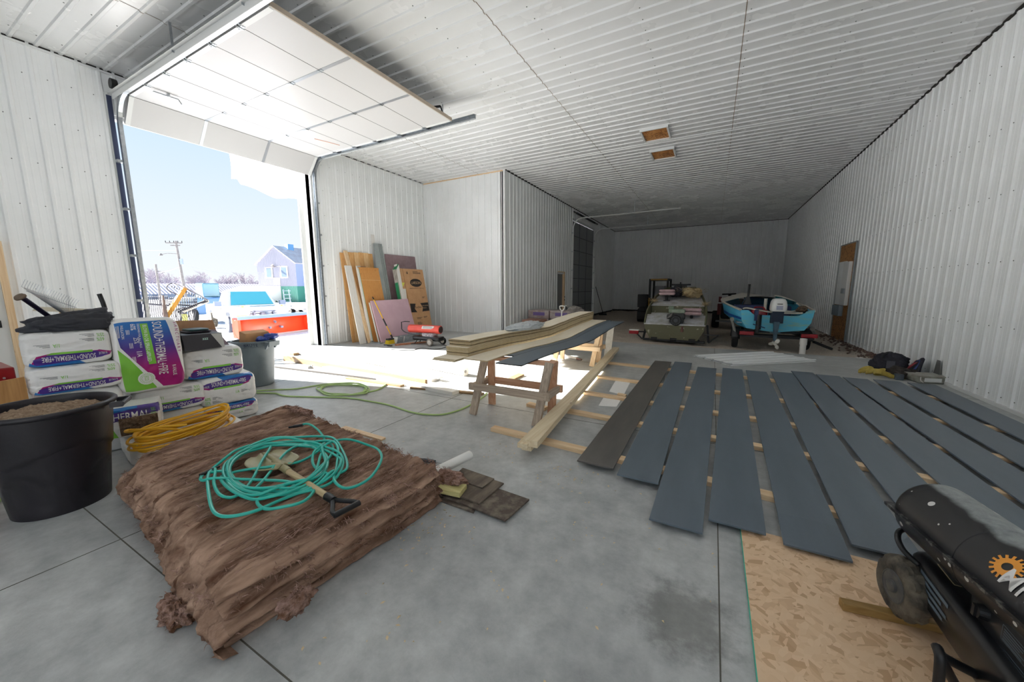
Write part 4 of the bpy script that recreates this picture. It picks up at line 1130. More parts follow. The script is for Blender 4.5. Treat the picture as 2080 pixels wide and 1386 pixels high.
for k in range(2):
    bowed('siding_board', ['tan siding board lowest in the tall stack, its end jutting toward the viewer', 'second lowest tan siding board of the tall stack, end jutting toward the viewer'][k], -2.645, -2.345, 3.06 + .02 * k, 8.0, .0 + .0115 * k, .0108, [M_tan, M_edge[0], M_tan], group=GS)
names_ = ['third', 'fourth', 'fifth', 'sixth', 'seventh', 'eighth', 'ninth', 'tenth', 'eleventh', 'twelfth']
for k in range(14):
    y0 = (3.30 if k < 8 else 3.37) + rnd.uniform(-.008, .008)
    x0 = -2.64 + rnd.uniform(-.006, .006) + (.0 if k < 8 else -.012)
    lab = f'tan siding board, {names_[k]} from the bottom of the tall stack' if k < 10 else ['tan siding board, fourth from the top of the tall stack', 'tan siding board, third from the top of the tall stack', 'tan siding board just under the topmost one of the tall stack', 'topmost tan siding board of the tall stack, under the clear plastic bag'][k - 10]
    bowed('siding_board', lab, x0, x0 + .30, y0, y0 + 4.88 + rnd.uniform(-.02, .03), .0235 + .0118 * k + (.003 if k > 10 else 0), .0106, [M_tan, M_edge[1 if k in (2, 9, 12) else 0], M_tan], amp=1, group=GS)
# clear plastic bag on the stack
m = MB()
def pbag(u, v):
    a = u * 2 * PI; b_ = v * PI
    d = Vector((math.cos(a) * math.sin(b_), math.sin(a) * math.sin(b_), math.cos(b_)))
    k = 1 + .25 * nz(d.x * 2.5, d.y * 2.5, d.z * 3 + 4) + .16 * nz(d.x * 7, d.y * 7, d.z * 7) + .07 * nz(d.x * 15, d.y * 15, d.z * 15)
    return (-2.46 + d.x * .15 * k, 5.0 + d.y * .52 * k, max(prof_low(5.0 + d.y * .5) + .19 + .006, .86 + d.z * .075 * k))
m.grid(pbag, 70, 36)
tag(m.build('plastic_bag', mat('milky_plastic', '#e6ebec', rough=.25, bump=.4, bscale=30, trans=.25), smooth=True, angle=180), 'crumpled milky plastic bag lying on top of the tall siding stack', 'plastic bag')

# ------------------------------------------------------------------ trim, lumber and a roll lying in the sun
M_sunpine = wood('aged_pine', '#977a54', '#7c603e', 0)  # pine colour darkened so boards in strong sun don't wash out
M_wt = mat('white_trim_board', '#dedbd5', rough=.5)
def plank(name, label, c, z, h, m_, g='trim and lumber lying in the sunlight'):
    m = MB(); m.slab([(x, y, z) for x, y in c], (0, 0, h))
    return tag(m.build(name, m_, bevel=.002), label, 'board', g)
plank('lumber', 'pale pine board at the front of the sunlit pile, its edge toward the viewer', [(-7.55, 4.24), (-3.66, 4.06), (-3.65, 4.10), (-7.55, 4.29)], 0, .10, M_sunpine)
plank('white_trim', 'wide white trim board behind the pine board in the sunlight', [(-7.95, 4.80), (-3.75, 4.30), (-3.73, 4.42), (-7.95, 4.96)], 0, .045, M_wt)
plank('white_trim', 'white trim length farthest back in the sunlit pile', [(-7.85, 5.14), (-3.85, 4.52), (-3.83, 4.60), (-7.85, 5.24)], .0, .04, M_wt)
plank('white_trim', 'white trim length crossing the back of the sunlit pile at an angle', [(-6.9, 4.98), (-3.66, 4.36), (-3.64, 4.44), (-6.9, 5.08)], .046, .03, M_wt)
plank('white_trim', 'wide white trim board at the near edge of the sunlit pile', [(-6.10, 4.09), (-3.02, 3.87), (-3.0, 4.0), (-6.0, 4.2)], 0, .05, M_wt)
plank('dark_strip', 'dark slotted strip along the near edge of the sunlit pile', [(-7.0, 3.76), (-4.1, 4.03), (-4.1, 4.06), (-7.0, 3.79)], 0, .03, mat('dark_strip', '#3f3b37', rough=.6))
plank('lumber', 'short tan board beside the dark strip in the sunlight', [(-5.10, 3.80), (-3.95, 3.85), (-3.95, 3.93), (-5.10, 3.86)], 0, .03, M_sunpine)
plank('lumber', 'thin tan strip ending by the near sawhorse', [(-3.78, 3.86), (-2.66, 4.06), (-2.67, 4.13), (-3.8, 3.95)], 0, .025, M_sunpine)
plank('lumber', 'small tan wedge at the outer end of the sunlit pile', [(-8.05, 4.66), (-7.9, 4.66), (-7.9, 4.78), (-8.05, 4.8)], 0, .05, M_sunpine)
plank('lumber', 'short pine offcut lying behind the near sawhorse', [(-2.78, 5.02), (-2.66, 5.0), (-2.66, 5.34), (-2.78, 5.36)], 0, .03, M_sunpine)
plank('lumber', 'short pine block at the right legs of the near sawhorse', [(-1.93, 3.93), (-1.66, 3.87), (-1.65, 3.96), (-1.92, 4.02)], 0, .038, M_pine[0])
plank('lumber', 'tan strip offcut lying between the timbers and the leftmost dark board', [(-1.05, 4.92), (-.93, 4.88), (-.93, 4.97), (-1.05, 5.0)], .0, .02, M_pine[0])
for i, c in enumerate(([(-1.25, 5.72), (-1.03, 5.74), (-.97, 4.96), (-1.19, 5.06)], [(-1.19, 4.80), (-.96, 4.77), (-.945, 4.43), (-1.15, 4.37)])):
    m = MB(); m.slab([(x, y, .0) for x, y in c], (0, 0, .004))  # thin white slabs stand in for pools of sunlight on the floor
    tag(m.build('white_sheet', mat('white_sheet', '#eceae6', rough=.6)), ['white sheet piece on the concrete between timbers and dark boards, the farther one', 'white sheet piece on the concrete between timbers and dark boards, the nearer one'][i], 'sheet', 'white sheet pieces')
m = MB(); P, Q = Vector((-5.29, 5.167, .075)), Vector((-3.514, 4.88, .075)); m.cyl(P, Q, .075, n=24, caps=False); m.cyl(P, Q, .03, n=16, caps=False)
for E_ in (P, Q):
    d = (Q - P).normalized(); x = d.orthogonal().normalized(); y = d.cross(x)
    m.loft([[E_ + (x * math.cos(k * PI / 12) + y * math.sin(k * PI / 12)) * r for k in range(24)] for r in (.075, .03)], caps=False)
rl = tag(m.build('paper_roll', mat('white_roll_paper', '#ebe8e2', rough=.6), smooth=True), 'long white roll on a cardboard core lying in the sunlight', 'roll')
# small sunlit litter
for i, (x, y, w, d, h, lab) in enumerate(((-6.45, 4.05, .16, .05, .05, 'small clamp of pale metal lying in front of the sunlit pine board'), (-2.90, 6.4, .16, .04, .03, 'small pale metal fitting on the concrete left of the far sawhorse'), (-2.72, 6.15, .18, .03, .02, 'thin metal rod on the concrete left of the far sawhorse'))):
    m = MB(); m.bx(x - w / 2, x + w / 2, y - d / 2, y + d / 2, 0, h * .6); m.cyl((x - w * .6, y, h * .7), (x + w * .6, y + .02, h * .7), h * .3, n=8); m.bx(x + w * .3, x + w * .45, y - d, y + d, 0, h)
    tag(m.build('metal_fitting', M_galv, bevel=.002), lab, 'fitting', 'small fittings in the sunlight')
ct = thing('caulk_tube', 'white caulking tube with brown nozzle end by the far sawhorse', 'tube', (-2.45, 7.1, 0))
m = MB(); m.cyl((-2.68, 7.24, .03), (-2.32, 7.03, .03), .028, n=14); m.build('barrel', M_wt, ct, smooth=True, world=True)
m = MB(); m.cyl((-2.32, 7.03, .03), (-2.20, 6.96, .03), .022, .016, 12); m.build('nozzle', mat('brown_plastic', '#8a6a5c', rough=.5), ct, smooth=True, world=True)
m = MB(); m.tube(smoothpath([(-6.6, 6.2, .008), (-6.10, 6.36, .008), (-6.11, 6.69, .008), (-5.674, 6.747, .008), (-5.721, 7.16, .008), (-5.9, 7.3, .02), (-6.05, 7.2, .12)], 7), .007, 6)
tag(m.build('heater_cord', M_black, smooth=True), 'thin black cord trailing over the concrete from the red heater', 'cord')

# ribbed white panels lying flat near the slab edge
for i in range(2):
    m = MB(); M_ = T(.385 + .03 * i, 7.79 + .02 * i, .001 + .024 * i, rz=40 + .8 * i)
    m.ribs((0, 0, 0), (0, 1, 0), (1, 0, 0), (0, 0, 1), 1.05, 1.92, start=.03, depth=.012)
    m.v = [tuple(M_ @ Vector(p)) for p in m.v]
    o = tag(m.build('ribbed_panel', M_panel), ['cream ribbed steel panel lying on the slab, the lower of two', 'cream ribbed steel panel lying on the slab, the upper of two'][i], 'panel', 'ribbed panels lying on the slab')
    md = o.modifiers.new('thick', 'SOLIDIFY'); md.thickness = .0012
# ------------------------------------------------------------------ black torpedo heater in the right foreground
def spotted(name):
    """black enamel with a dusty grey top and dried white paint spots"""
    m, nt, b = new_mat(name)
    tc = nd(nt, 'ShaderNodeTexCoord')
    ge = nd(nt, 'ShaderNodeNewGeometry'); sp = nd(nt, 'ShaderNodeSeparateXYZ'); nt.links.new(ge.outputs['Normal'], sp.inputs[0])
    n1 = nd(nt, 'ShaderNodeTexNoise', Scale=6, Detail=5); nt.links.new(tc.outputs['Object'], n1.inputs['Vector'])
    so_ = nd(nt, 'ShaderNodeSeparateXYZ'); nt.links.new(tc.outputs['Object'], so_.inputs[0])
    # dust lies on the flank turned away from the lettering
    k1 = nd(nt, 'ShaderNodeMath', operation='MULTIPLY_ADD'); k1.inputs[1].default_value = .158; k1.inputs[2].default_value = -.905 - .158 * 2.165 + .0
    nt.links.new(so_.outputs[1], k1.inputs[0])
    sb = nd(nt, 'ShaderNodeMath', operation='ADD'); nt.links.new(so_.outputs[0], sb.inputs[0]); nt.links.new(k1.outputs[0], sb.inputs[1])
    ad = nd(nt, 'ShaderNodeMath', operation='MULTIPLY_ADD'); ad.inputs[1].default_value = .10
    nt.links.new(n1.outputs['Fac'], ad.inputs[0]); nt.links.new(sb.outputs[0], ad.inputs[2])
    r1 = nd(nt, 'ShaderNodeValToRGB'); e = r1.color_ramp.elements
    e[0].position = -.0; e[0].color = (0, 0, 0, 1); e[1].position = .022; e[1].color = (1, 1, 1, 1)
    nt.links.new(ad.outputs[0], r1.inputs[0])
    n2 = nd(nt, 'ShaderNodeTexNoise', Scale=26, Detail=5, Roughness=.7); nt.links.new(tc.outputs['Object'], n2.inputs['Vector'])
    r2 = nd(nt, 'ShaderNodeValToRGB'); e = r2.color_ramp.elements
    e[0].position = .3; e[0].color = lin('#6d7374'); e[1].position = .75; e[1].color = lin('#9da2a0')
    nt.links.new(n2.outputs['Fac'], r2.inputs[0])
    m1 = nd(nt, 'ShaderNodeMix', data_type='RGBA'); nt.links.new(r1.outputs[0], m1.inputs[0]); m1.inputs[6].default_value = lin('#1d1d1f'); nt.links.new(r2.outputs[0], m1.inputs[7])
    v = nd(nt, 'ShaderNodeTexVoronoi', Scale=24); nt.links.new(tc.outputs['Object'], v.inputs['Vector'])
    sc_ = nd(nt, 'ShaderNodeSeparateColor'); nt.links.new(v.outputs['Color'], sc_.inputs[0])
    mu = nd(nt, 'ShaderNodeMath', operation='MULTIPLY'); mu.inputs[1].default_value = .28; nt.links.new(sc_.outputs[0], mu.inputs[0])
    mu2 = nd(nt, 'ShaderNodeMath', operation='POWER'); mu2.inputs[1].default_value = 1.7; nt.links.new(mu.outputs[0], mu2.inputs[0])
    lt = nd(nt, 'ShaderNodeMath', operation='MULTIPLY'); lt.inputs[1].default_value = 2.6; nt.links.new(mu2.outputs[0], lt.inputs[0])
    l2 = nd(nt, 'ShaderNodeMath', operation='LESS_THAN'); nt.links.new(v.outputs['Distance'], l2.inputs[0]); nt.links.new(lt.outputs[0], l2.inputs[1])
    m2 = nd(nt, 'ShaderNodeMix', data_type='RGBA'); nt.links.new(l2.outputs[0], m2.inputs[0]); nt.links.new(m1.outputs[2], m2.inputs[6]); m2.inputs[7].default_value = lin('#d5d4d0')
    nt.links.new(m2.outputs[2], b.inputs['Base Color']); b.inputs['Roughness'].default_value = .38
    return m
M_enam = mat('black_enamel', '#161719', rough=.3, var='#1f2022', scale=6)
M_barrel = spotted('black_enamel_dusty')
M_lab = mat('label_ink_grey', '#5b6a77', rough=.5)
M_tyre = mat('dirty_tyre', '#302d2a', rough=.85, var='#6b6355', scale=12, bump=.4, bscale=30)
ht = thing('torpedo_heater', 'black torpedo heater with paint spots in the right foreground on the strand board sheet', 'heater', (.97, 1.75, .012))
A, Bq = Vector((.905, 2.165, .478)), Vector((1.045, 1.28, .478))
ax_ = (Bq - A).normalized(); sd_ = Vector((ax_.y, -ax_.x, 0)); sd_ = -sd_ if sd_.x < 0 else sd_     # sd_ points to +x side
Mb = Matrix((sd_, Vector((0, 0, 1)).cross(sd_) * 1, Vector((0, 0, 1)))).transposed()
L_ = (Bq - A).length
m = MB(); rg = []
for t, r in ((-.012, .108), (-.010, .120), (0, .132), (.012, .137), (.05, .139), (.30, .139), (.302, .141), (.34, .141), (.342, .139), (L_ - .05, .139), (L_, .137)):
    c = A + ax_ * t
    rg.append([c + (sd_ * math.cos(a) + Vector((0, 0, 1)) * math.sin(a)) * r for a in [2 * PI * k / 48 for k in range(48)]])
m.loft(rg, caps=False)
for t, r0, r1 in ((-.012, .108, .02), (L_ - .02, .13, .02)):
    c = A + ax_ * t
    m.loft([[c + ax_ * (.05 if rr < .05 and t < 0 else 0) + (sd_ * math.cos(a) + Vector((0, 0, 1)) * math.sin(a)) * rr for a in [2 * PI * k / 48 for k in range(48)]] for rr in (r0, r1)], caps=False)
brl = MB(); Mi = Matrix.Translation(A)
o = m.build('barrel', M_barrel, ht, smooth=True, world=True)
m = MB()   # folded seam along each flank
for s in (-1, 1):
    c0, c1 = A - ax_ * .03 + sd_ * s * .137, Bq + sd_ * s * .137
    m.bar(c0, c1, .035, .012)
m.build('seam_flange', mat('worn_flange', '#2b2b2c', rough=.35, metal=.4, var='#8c8b86', scale=30, ramp=(.55, .7)), ht, world=True)
# lettering and gear mark on the left flank
Fm = lambda al, th, off=.0015: A + ax_ * al + (-sd_ * math.cos(th) + Vector((0, 0, 1)) * math.sin(th)) * (.1395 + off)
L = MB(); L.text('MR. HEATER', None, .062, w=.40, map=lambda x, y: Fm(.50 + x, .34 + y / .14 + x * .0))
L.build('lettering', M_bag['w'], ht, world=True)
m_, nt_, b_ = new_mat('gear_gradient'); b_.inputs['Base Color'].default_value = lin('#f2a13a')
L = MB(); cx_, cy_ = .485, .72
for k in range(16):
    a0, a1 = k * PI / 8, (k + .55) * PI / 8
    L.add([Fm(cx_ + r_ * math.cos(x), cy_ + r_ * math.sin(x) / .14, .001) for r_, x in ((.032, a0), (.046, a0 + .03), (.046, a1 - .03), (.032, a1))], [(0, 1, 2, 3)])
    a1 = (k + 1) * PI / 8
    L.add([Fm(cx_ + r_ * math.cos(x), cy_ + r_ * math.sin(x) / .14, .001) for r_, x in ((.014, a0), (.033, a0), (.033, a1), (.014, a1))], [(0, 1, 2, 3)])
L.build('gear_emblem', m_, ht, world=True)
# tank, control panel, wheels, handle
def rbox(m, x0, x1, y0, y1, z0, z1, r=.035, n=5, tz=.02):
    P = []
    for cx, cy, a0 in ((x1 - r, y1 - r, 0), (x0 + r, y1 - r, 90), (x0 + r, y0 + r, 180), (x1 - r, y0 + r, 270)):
        for k in range(n + 1): P.append((cx + r * math.cos(R(a0 + 90 * k / n)), cy + r * math.sin(R(a0 + 90 * k / n))))
    cx, cy = (x0 + x1) / 2, (y0 + y1) / 2
    sc_ = lambda f: [(cx + (x - cx) * (1 - f / (x1 - x0) * 2), cy + (y - cy) * (1 - f / (y1 - y0) * 2)) for x, y in P]
    m.loft([[(x, y, z) for x, y in sc_(f)] for z, f in ((z0, tz), (z0 + tz * .4, tz * .3), (z0 + tz, 0), (z1 - tz, 0), (z1 - tz * .4, tz * .3), (z1, tz))])
m = MB(); rbox(m, .83, 1.13, 1.26, 2.12, .165, .325, .05); o = m.build('fuel_tank', M_enam, ht, smooth=True, angle=50, world=True)
L = MB()
for (y0, y1, z0, z1) in ((2.0, 1.80, .30, .285), (2.0, 1.84, .275, .262), (2.0, 1.80, .252, .238), (1.98, 1.82, .228, .215)):
    L.add([(.8285, y0, z0), (.8285, y1, z0), (.8285, y1, z1), (.8285, y0, z1)], [(0, 1, 2, 3)])
L.build('tank_label', M_lab, ht, world=True)
L = MB()
for x0, x1, y0, y1 in ((.88, .99, 2.02, 2.023), (.88, .99, 1.90, 1.903), (.88, .883, 1.90, 2.02), (.987, .99, 1.90, 2.02), (.92, .923, 1.90, 2.02)): L.bx(x0, x1, y0, y1, .325, .3262)
L.text('A', T(.95, 1.955, .3263, rz=100), .035, align='C')
L.build('warning_label', mat('label_tan', '#a79a78', rough=.5), ht, world=True)
m = MB(); rbox(m, .868, 1.06, 1.30, 1.80, .30, .44, .03); m.build('control_box', M_enam, ht, smooth=True, angle=50, world=True)
m = MB(); m.cyl((.868, 1.70, .375), (.845, 1.70, .375), .026, .022, 18); m.bx(.838, .85, 1.693, 1.707, .355, .395); m.build('knob', M_black, ht, world=True)
L = MB()
for y, z, w, h in ((1.62, .405, .11, .05), (1.49, .40, .10, .06), (1.60, .335, .12, .04), (1.46, .33, .10, .045)):
    for a, b2, c, d2 in ((y, y - w, z, z - .002), (y, y - w, z - h, z - h + .002), (y, y - .002, z, z - h), (y - w, y - w + .002, z, z - h)):
        L.add([(.8665, a, c), (.8665, b2, c), (.8665, b2, d2), (.8665, a, d2)], [(0, 1, 2, 3)])
    for k in range(5):
        zz_ = z - .009 - k * h / 6
        L.add([(.8665, y - .008, zz_), (.8665, y - w + .008 + .012 * (k % 3), zz_), (.8665, y - w + .008 + .012 * (k % 3), zz_ - .0035), (.8665, y - .008, zz_ - .0035)], [(0, 1, 2, 3)])
L.build('control_label', M_lab, ht, world=True)
m = MB(); m.cyl((.86, 1.33, .30), (.845, 1.33, .30), .02, n=14); m.build('red_button', mat('red_plastic', '#b51f35', rough=.4), ht, world=True)
axl = Vector((.955, .297, 0)).normalized()
for s, c in ((-1, Vector((.80, 2.035, .172))), (1, Vector((1.14, 2.14, .172)))):
    w_ = Vector((1, .22, 0)).normalized()
    fw_ = Vector((-w_.y, w_.x, 0))
    m = MB(); rg = []
    for off, r in ((-.034, .062), (-.040, .085), (-.036, .105), (-.026, .118), (-.012, .1235), (.012, .1235), (.026, .118), (.036, .105), (.040, .085), (.034, .062)):
        ring = []
        for k in range(72):
            a = 2 * PI * k / 72; rr = r
            if r > .11: rr += (.005 if ((k // 3 + (1 if off > 0 else 0)) % 2) else -.004)
            ring.append(c + w_ * off + (fw_ * math.cos(a) + Vector((0, 0, 1)) * math.sin(a)) * rr)
        rg.append(ring)
    m.loft(rg, closed=True)
    wh = m.build('wheel', M_tyre, ht, smooth=True, angle=30, world=True)
    m = MB(); rg = []
    for off, r in ((-.036, .066), (-.038, .062), (-.022, .056), (-.012, .050), (-.012, .030), (-.045, .024), (-.048, .018), (-.048, .004)):
        rg.append([c + w_ * off * (1 if s < 0 else -1) + (fw_ * math.cos(2 * PI * k / 32) + Vector((0, 0, 1)) * math.sin(2 * PI * k / 32)) * r for k in range(32)])
    m.loft(rg); m.build('hub', mat('grey_hub', '#3d4146', rough=.5, var='#5b5a55', scale=20), wh, smooth=True, world=True)
    wh.matrix_parent_inverse = ht.matrix_basis.inverted()
m = MB(); m.cyl((.84, 2.048, .172), (1.10, 2.128, .172), .009, n=8); m.build('axle', M_galv, ht, world=True)
m = MB(); m.tube(smoothpath([(.83, 2.02, .30), (.795, 2.075, .325), (.79, 2.12, .36), (.83, 2.165, .375), (.96, 2.215, .385), (1.05, 2.22, .36), (1.08, 2.16, .31)], 8), .011, 10)
m.build('handle', M_enam, ht, smooth=True, world=True)
m = MB(); m.tube(smoothpath([(.84, 1.62, .20), (.75, 1.60, .24), (.722, 1.58, .28), (.715, 1.555, .285), (.715, 1.54, .26), (.72, 1.53, .10), (.722, 1.525, .025)], 6), .014, 10)
m.tube(smoothpath([(.722, 1.585, .28), (.76, 1.60, .2), (.815, 1.62, .10), (.845, 1.63, .025)], 6), .014, 10)
m.build('support_leg', M_black, ht, smooth=True, world=True)
m = MB(); m.grid(lambda u, v: (.845 + .05 * u, 1.74 - .05 * v - .02 * u, .02 + .02 * abs(nz(u * 3, v * 3, 2)) + .012 * math.sin(u * 6 + v * 4) ** 2), 10, 10)
tag(m.build('green_wrapper', mat('green_wrapper', '#2f9c62', rough=.4), smooth=True), 'small green crumpled wrapper on the strand board under the heater', 'wrapper')

# ------------------------------------------------------------------ tools and bags by the right wall
M_cloth = mat('dark_cloth', '#22222a', rough=.85, var='#34343e', scale=12, bump=.5)
def lump(name, label, cat, c, s, mat_, seed, amp=.35, n=30, group=None, flat=True):
    m = MB()
    def f(u, v):
        a = u * 2 * PI; b2 = v * PI
        d = Vector((math.cos(a) * math.sin(b2), math.sin(a) * math.sin(b2), math.cos(b2)))
        k = 1 + amp * nz(d.x * 1.8, d.y * 1.8, d.z * 1.8 + seed) + amp * .5 * nz(d.x * 5, d.y * 5, d.z * 5 + seed) + amp * .22 * nz(d.x * 12, d.y * 12, d.z * 12 + seed)
        z = c[2] + d.z * s[2] * k
        return (c[0] + d.x * s[0] * k, c[1] + d.y * s[1] * k, max(.002, z) if flat else z)
    m.grid(f, n * 2, n)
    return tag(m.build(name, mat_, smooth=True, angle=180), label, cat, group)
tb = thing('tool_bag', 'black fabric tool bag slumped by the right wall', 'bag', (2.74, 8.55, 0))
o = lump('body', 'x', 'x', (2.74, 8.55, .14), (.23, .25, .17), M_cloth, 3, .3); o.parent = tb; o.matrix_parent_inverse = tb.matrix_basis.inverted(); del o['label']; del o['category']
m = MB(); m.tube(smoothpath([(2.60, 8.42, .2), (2.66, 8.5, .31), (2.78, 8.6, .32), (2.88, 8.62, .2)], 6), .014, 8); m.build('strap', M_black, tb, smooth=True, world=True)
m = MB(); m.slab([(2.62, 8.25, .10), (2.72, 8.24, .10), (2.73, 8.27, .22), (2.63, 8.28, .22)], (0, .015, 0)); m.build('pocket', mat('pocket_grey', '#55555d', rough=.8), tb, world=True)
o = lump('tool_belt', 'dark tool belt heap in front of the black tool bag by the right wall', 'tool belt', (2.72, 8.02, .08), (.16, .13, .09), mat('worn_leather', '#2c2724', rough=.7, var='#453c36', scale=14, bump=.4), 8, .45)
dg_ = thing('climbing_harness', 'upright dark strapped gear bundle leaning on the right wall', 'gear', (2.98, 8.2, 0))
for k in range(5):
    m = MB(); a = k * .9; m.tube(smoothpath([(2.93 - .02 * k, 8.05 + .08 * k, .01), (2.97 + .02 * math.sin(a), 8.12 + .05 * k, .18), (3.02, 8.2 + .02 * k, .30 - .02 * k), (3.02, 8.32 + .02 * k, .22), (3.0, 8.45 + .02 * k, .02)], 6), .022, 6)
    m.build('strap', [M_cloth, M_black, mat('blue_strap', '#3a4f8c', rough=.6), M_cloth, mat('red_strap', '#9a3a40', rough=.6)][k], dg_, smooth=True, world=True)
tf = thing('yellow_fabric', 'crumpled yellow strap fabric lying left of the black tool bag by the right wall', 'fabric', (2.5, 8.1, 0))
M_yf = mat('yellow_fabric', '#c9b35e', rough=.8, var='#a8923f', scale=9, bump=.3)
for k in range(4):
    m = MB(); cx, cy = 2.36 + .09 * k, 8.18 - .09 * k
    pts = [(cx + .10 * math.cos(t) * (1 + .2 * k % 2), cy + .07 * math.sin(t), .045 + .04 * math.sin(t * 1.5 + k)) for t in [R(q) for q in range(0, 330, 30)]]
    P = smoothpath(pts, 4); m.loft([[p + Vector((0, 0, -.035 if p.z > .04 else -.02)), p + Vector((0, 0, .035))] for p in P], caps=False, ring_closed=False)
    o = m.build('fold', M_yf, tf, smooth=True, angle=180, world=True); md = o.modifiers.new('t', 'SOLIDIFY'); md.thickness = .004
tt = thing('storage_tote', 'low clear tote with white handles and a white label by the right wall', 'tote', (2.97, 7.86, 0), R(12))
m = MB(); m.lathe([(.18, 0), (.20, .012), (.205, .10)], 4, T(rz=45) , caps=True); m.v = [(x * 1.35, y * 1.0, z) for x, y, z in m.v]
m.build('box', mat('cloudy_plastic', '#a9aba0', rough=.3, var='#7f7c70', scale=10), tt, bevel=.01)
m = MB(); m.bx(-.20, .20, -.150, .150, .10, .118); m.build('lid', mat('cloudy_lid', '#b7b8ae', rough=.35, var='#8c8579', scale=8), tt, bevel=.006)
m = MB(); m.bx(-.12, .08, -.152, -.147, .03, .085); m.build('label_plate', M_trim, tt)
for s in (-1, 1):
    m = MB(); m.tube(smoothpath([(s * .17, -.15, .10), (s * .175, -.165, .05), (s * .14, -.165, .018)], 5), .006, 6); m.build('handle', M_wt, tt, smooth=True)
m = MB(); m.bx(2.60, 2.70, 7.80, 7.88, 0, .09); tag(m.build('tape_box', mat('slate_box', '#4a535c', rough=.5), bevel=.008), 'small slate grey box in front of the tool heap by the right wall', 'box')
m = MB(); m.hexa([(3.09, 8.05, 0), (3.11, 7.85, 0), (3.12, 7.85, 0), (3.10, 8.06, 0), (3.095, 7.99, .33), (3.105, 7.93, .33), (3.112, 7.93, .33), (3.102, 8.0, .33)])
tag(m.build('trowel_blade', mat('dull_blade', '#7d7d7b', rough=.5, metal=.4)), 'grey pointed blade standing against the right wall behind the tote', 'blade')
m = MB(); m.cyl((XR - .002, 5.35, .47), (XR - .03, 5.35, .47), .025, n=10); m.tube([(XR - .03, 5.30, .47), (XR - .035, 5.42, .48)], .014, 6)
tag(m.build('spigot', mat('rusty_spigot', '#7a5648', rough=.7)), 'small rusty fitting poking out of the right wall', 'fitting')

# strand board patch with electrical panel on the right wall
pt = thing('strand_board_patch', 'tall strand board panel fixed on the right wall around the electrical panel', 'panel', (3.10, 13.1, .02))
m = MB(); m.bx(3.096, 3.115, 12.50, 13.75, -.02, 2.56); m.build('board', osb('strand_board_dark', ('#a4703c', '#8a5628', '#bd8a50', '#5f381a')), pt, world=True)
m = MB(); m.bx(3.085, 3.117, 12.46, 12.50, -.02, 2.58); m.bx(3.085, 3.117, 13.75, 13.79, -.02, 2.58); m.bx(3.085, 3.117, 12.46, 13.79, 2.56, 2.59); m.build('edge_trim', mat('grey_trim', '#8f9697', rough=.5), pt, world=True)
ep = thing('electrical_panel', 'white electrical panel box on the strand board of the right wall', 'electrical panel', (3.08, 13.0, .95))
m = MB(); m.bx(3.02, 3.096, 12.58, 13.02, .96, 2.09); m.build('cabinet', M_trim, ep, bevel=.006, world=True)
m = MB(); m.bx(3.06, 3.096, 13.02, 13.62, .96, 2.12); m.build('cover', M_panel, ep, bevel=.004, world=True)
m = MB(); m.bx(2.985, 3.03, 12.66, 12.86, 1.27, 1.40); m.build('meter', mat('panel_grey', '#8f969b', rough=.4), ep, bevel=.006, world=True)
m = MB(); m.bx(3.0, 3.096, 12.92, 13.55, .66, .945); tag(m.build('junction_box', mat('grey_box', '#7e8b95', rough=.5), bevel=.008), 'grey junction box under the white electrical panel on the right wall', 'electrical box')
# white pipe standing at the slab edge
pp = thing('drain_pipe', 'short white plastic pipe standing upright at the edge of the slab', 'pipe', (1.80, 9.97, -.05))
m = MB(); m.lathe([(.056, 0), (.056, .28)], 24, caps=False); m.build('pipe', M_wt, pp, smooth=True)
m = MB(); m.lathe([(.066, .25), (.066, .38), (.060, .385), (.052, .385), (.052, .25)], 24, caps=False); m.build('coupling', M_wt, pp, smooth=True)
# ------------------------------------------------------------------ olive boat on its trailer
M_olive = mat('olive_paint', '#6d6b4c', rough=.6, var='#5d5b40', scale=5, bump=.08, bscale=30)
M_olive2 = mat('olive_paint_worn', '#65634a', rough=.65, var='#c3bda9', scale=7, ramp=(.60, .68))
M_deck = mat('frosted_deck', '#c9cbcf', rough=.75, var='#a9a79f', scale=5, bump=.2)
M_vinyl = mat('pinkish_vinyl', '#c9aeb0', rough=.6, var='#b79698', scale=8)
M_tube = mat('trailer_black', '#1f1f20', rough=.5)
M_red = mat('red_lens', '#9a1420', rough=.25)
jb = thing('flat_boat', 'olive flat bottomed boat with engine at its square stern, in the far bay', 'boat', (-.86, 10.62, .02))
# stations along the hull: y, half width top, half width bottom, z gunwale, z bottom
ST = [(10.62, .74, .58, .47, .06), (11.4, .78, .60, .72, .17), (12.3, .76, .58, .96, .32), (13.2, .68, .50, 1.17, .52), (14.0, .55, .38, 1.33, .80), (14.6, .47, .32, 1.43, 1.08)]
cxb = lambda y: -.86 - .04 * (y - 10.6)
m = MB()
m.loft([[(cxb(y) - a, y, zg), (cxb(y) - a * .97, y, zg - (zg - zb) * .35), (cxb(y) - b2, y, zb), (cxb(y) + b2, y, zb), (cxb(y) + a * .97, y, zg - (zg - zb) * .35), (cxb(y) + a, y, zg)] for y, a, b2, zg, zb in ST], ring_closed=False, caps=False)
o = len(m.v); m.face((0, 1, 2, 3, 4, 5)); n_ = len(m.v); m.face(tuple(n_ - 6 + k for k in range(6))[::-1])
hull = m.build('hull', M_olive, jb, world=True)
md = hull.modifiers.new('t', 'SOLIDIFY'); md.thickness = .012; md.offset = 0
for s in (-1, 1):
    m = MB(); m.tube(smoothpath([(cxb(y) + s * a, y, zg) for y, a, b2, zg, zb in ST], 6), .022, 6); m.build('gunwale', M_olive, jb, smooth=True, world=True)
m = MB(); m.tube([(cxb(14.6) - .47, 14.6, 1.43), (cxb(14.6) + .47, 14.6, 1.43)], .022, 6); m.build('bow_rail', M_olive, jb, world=True)
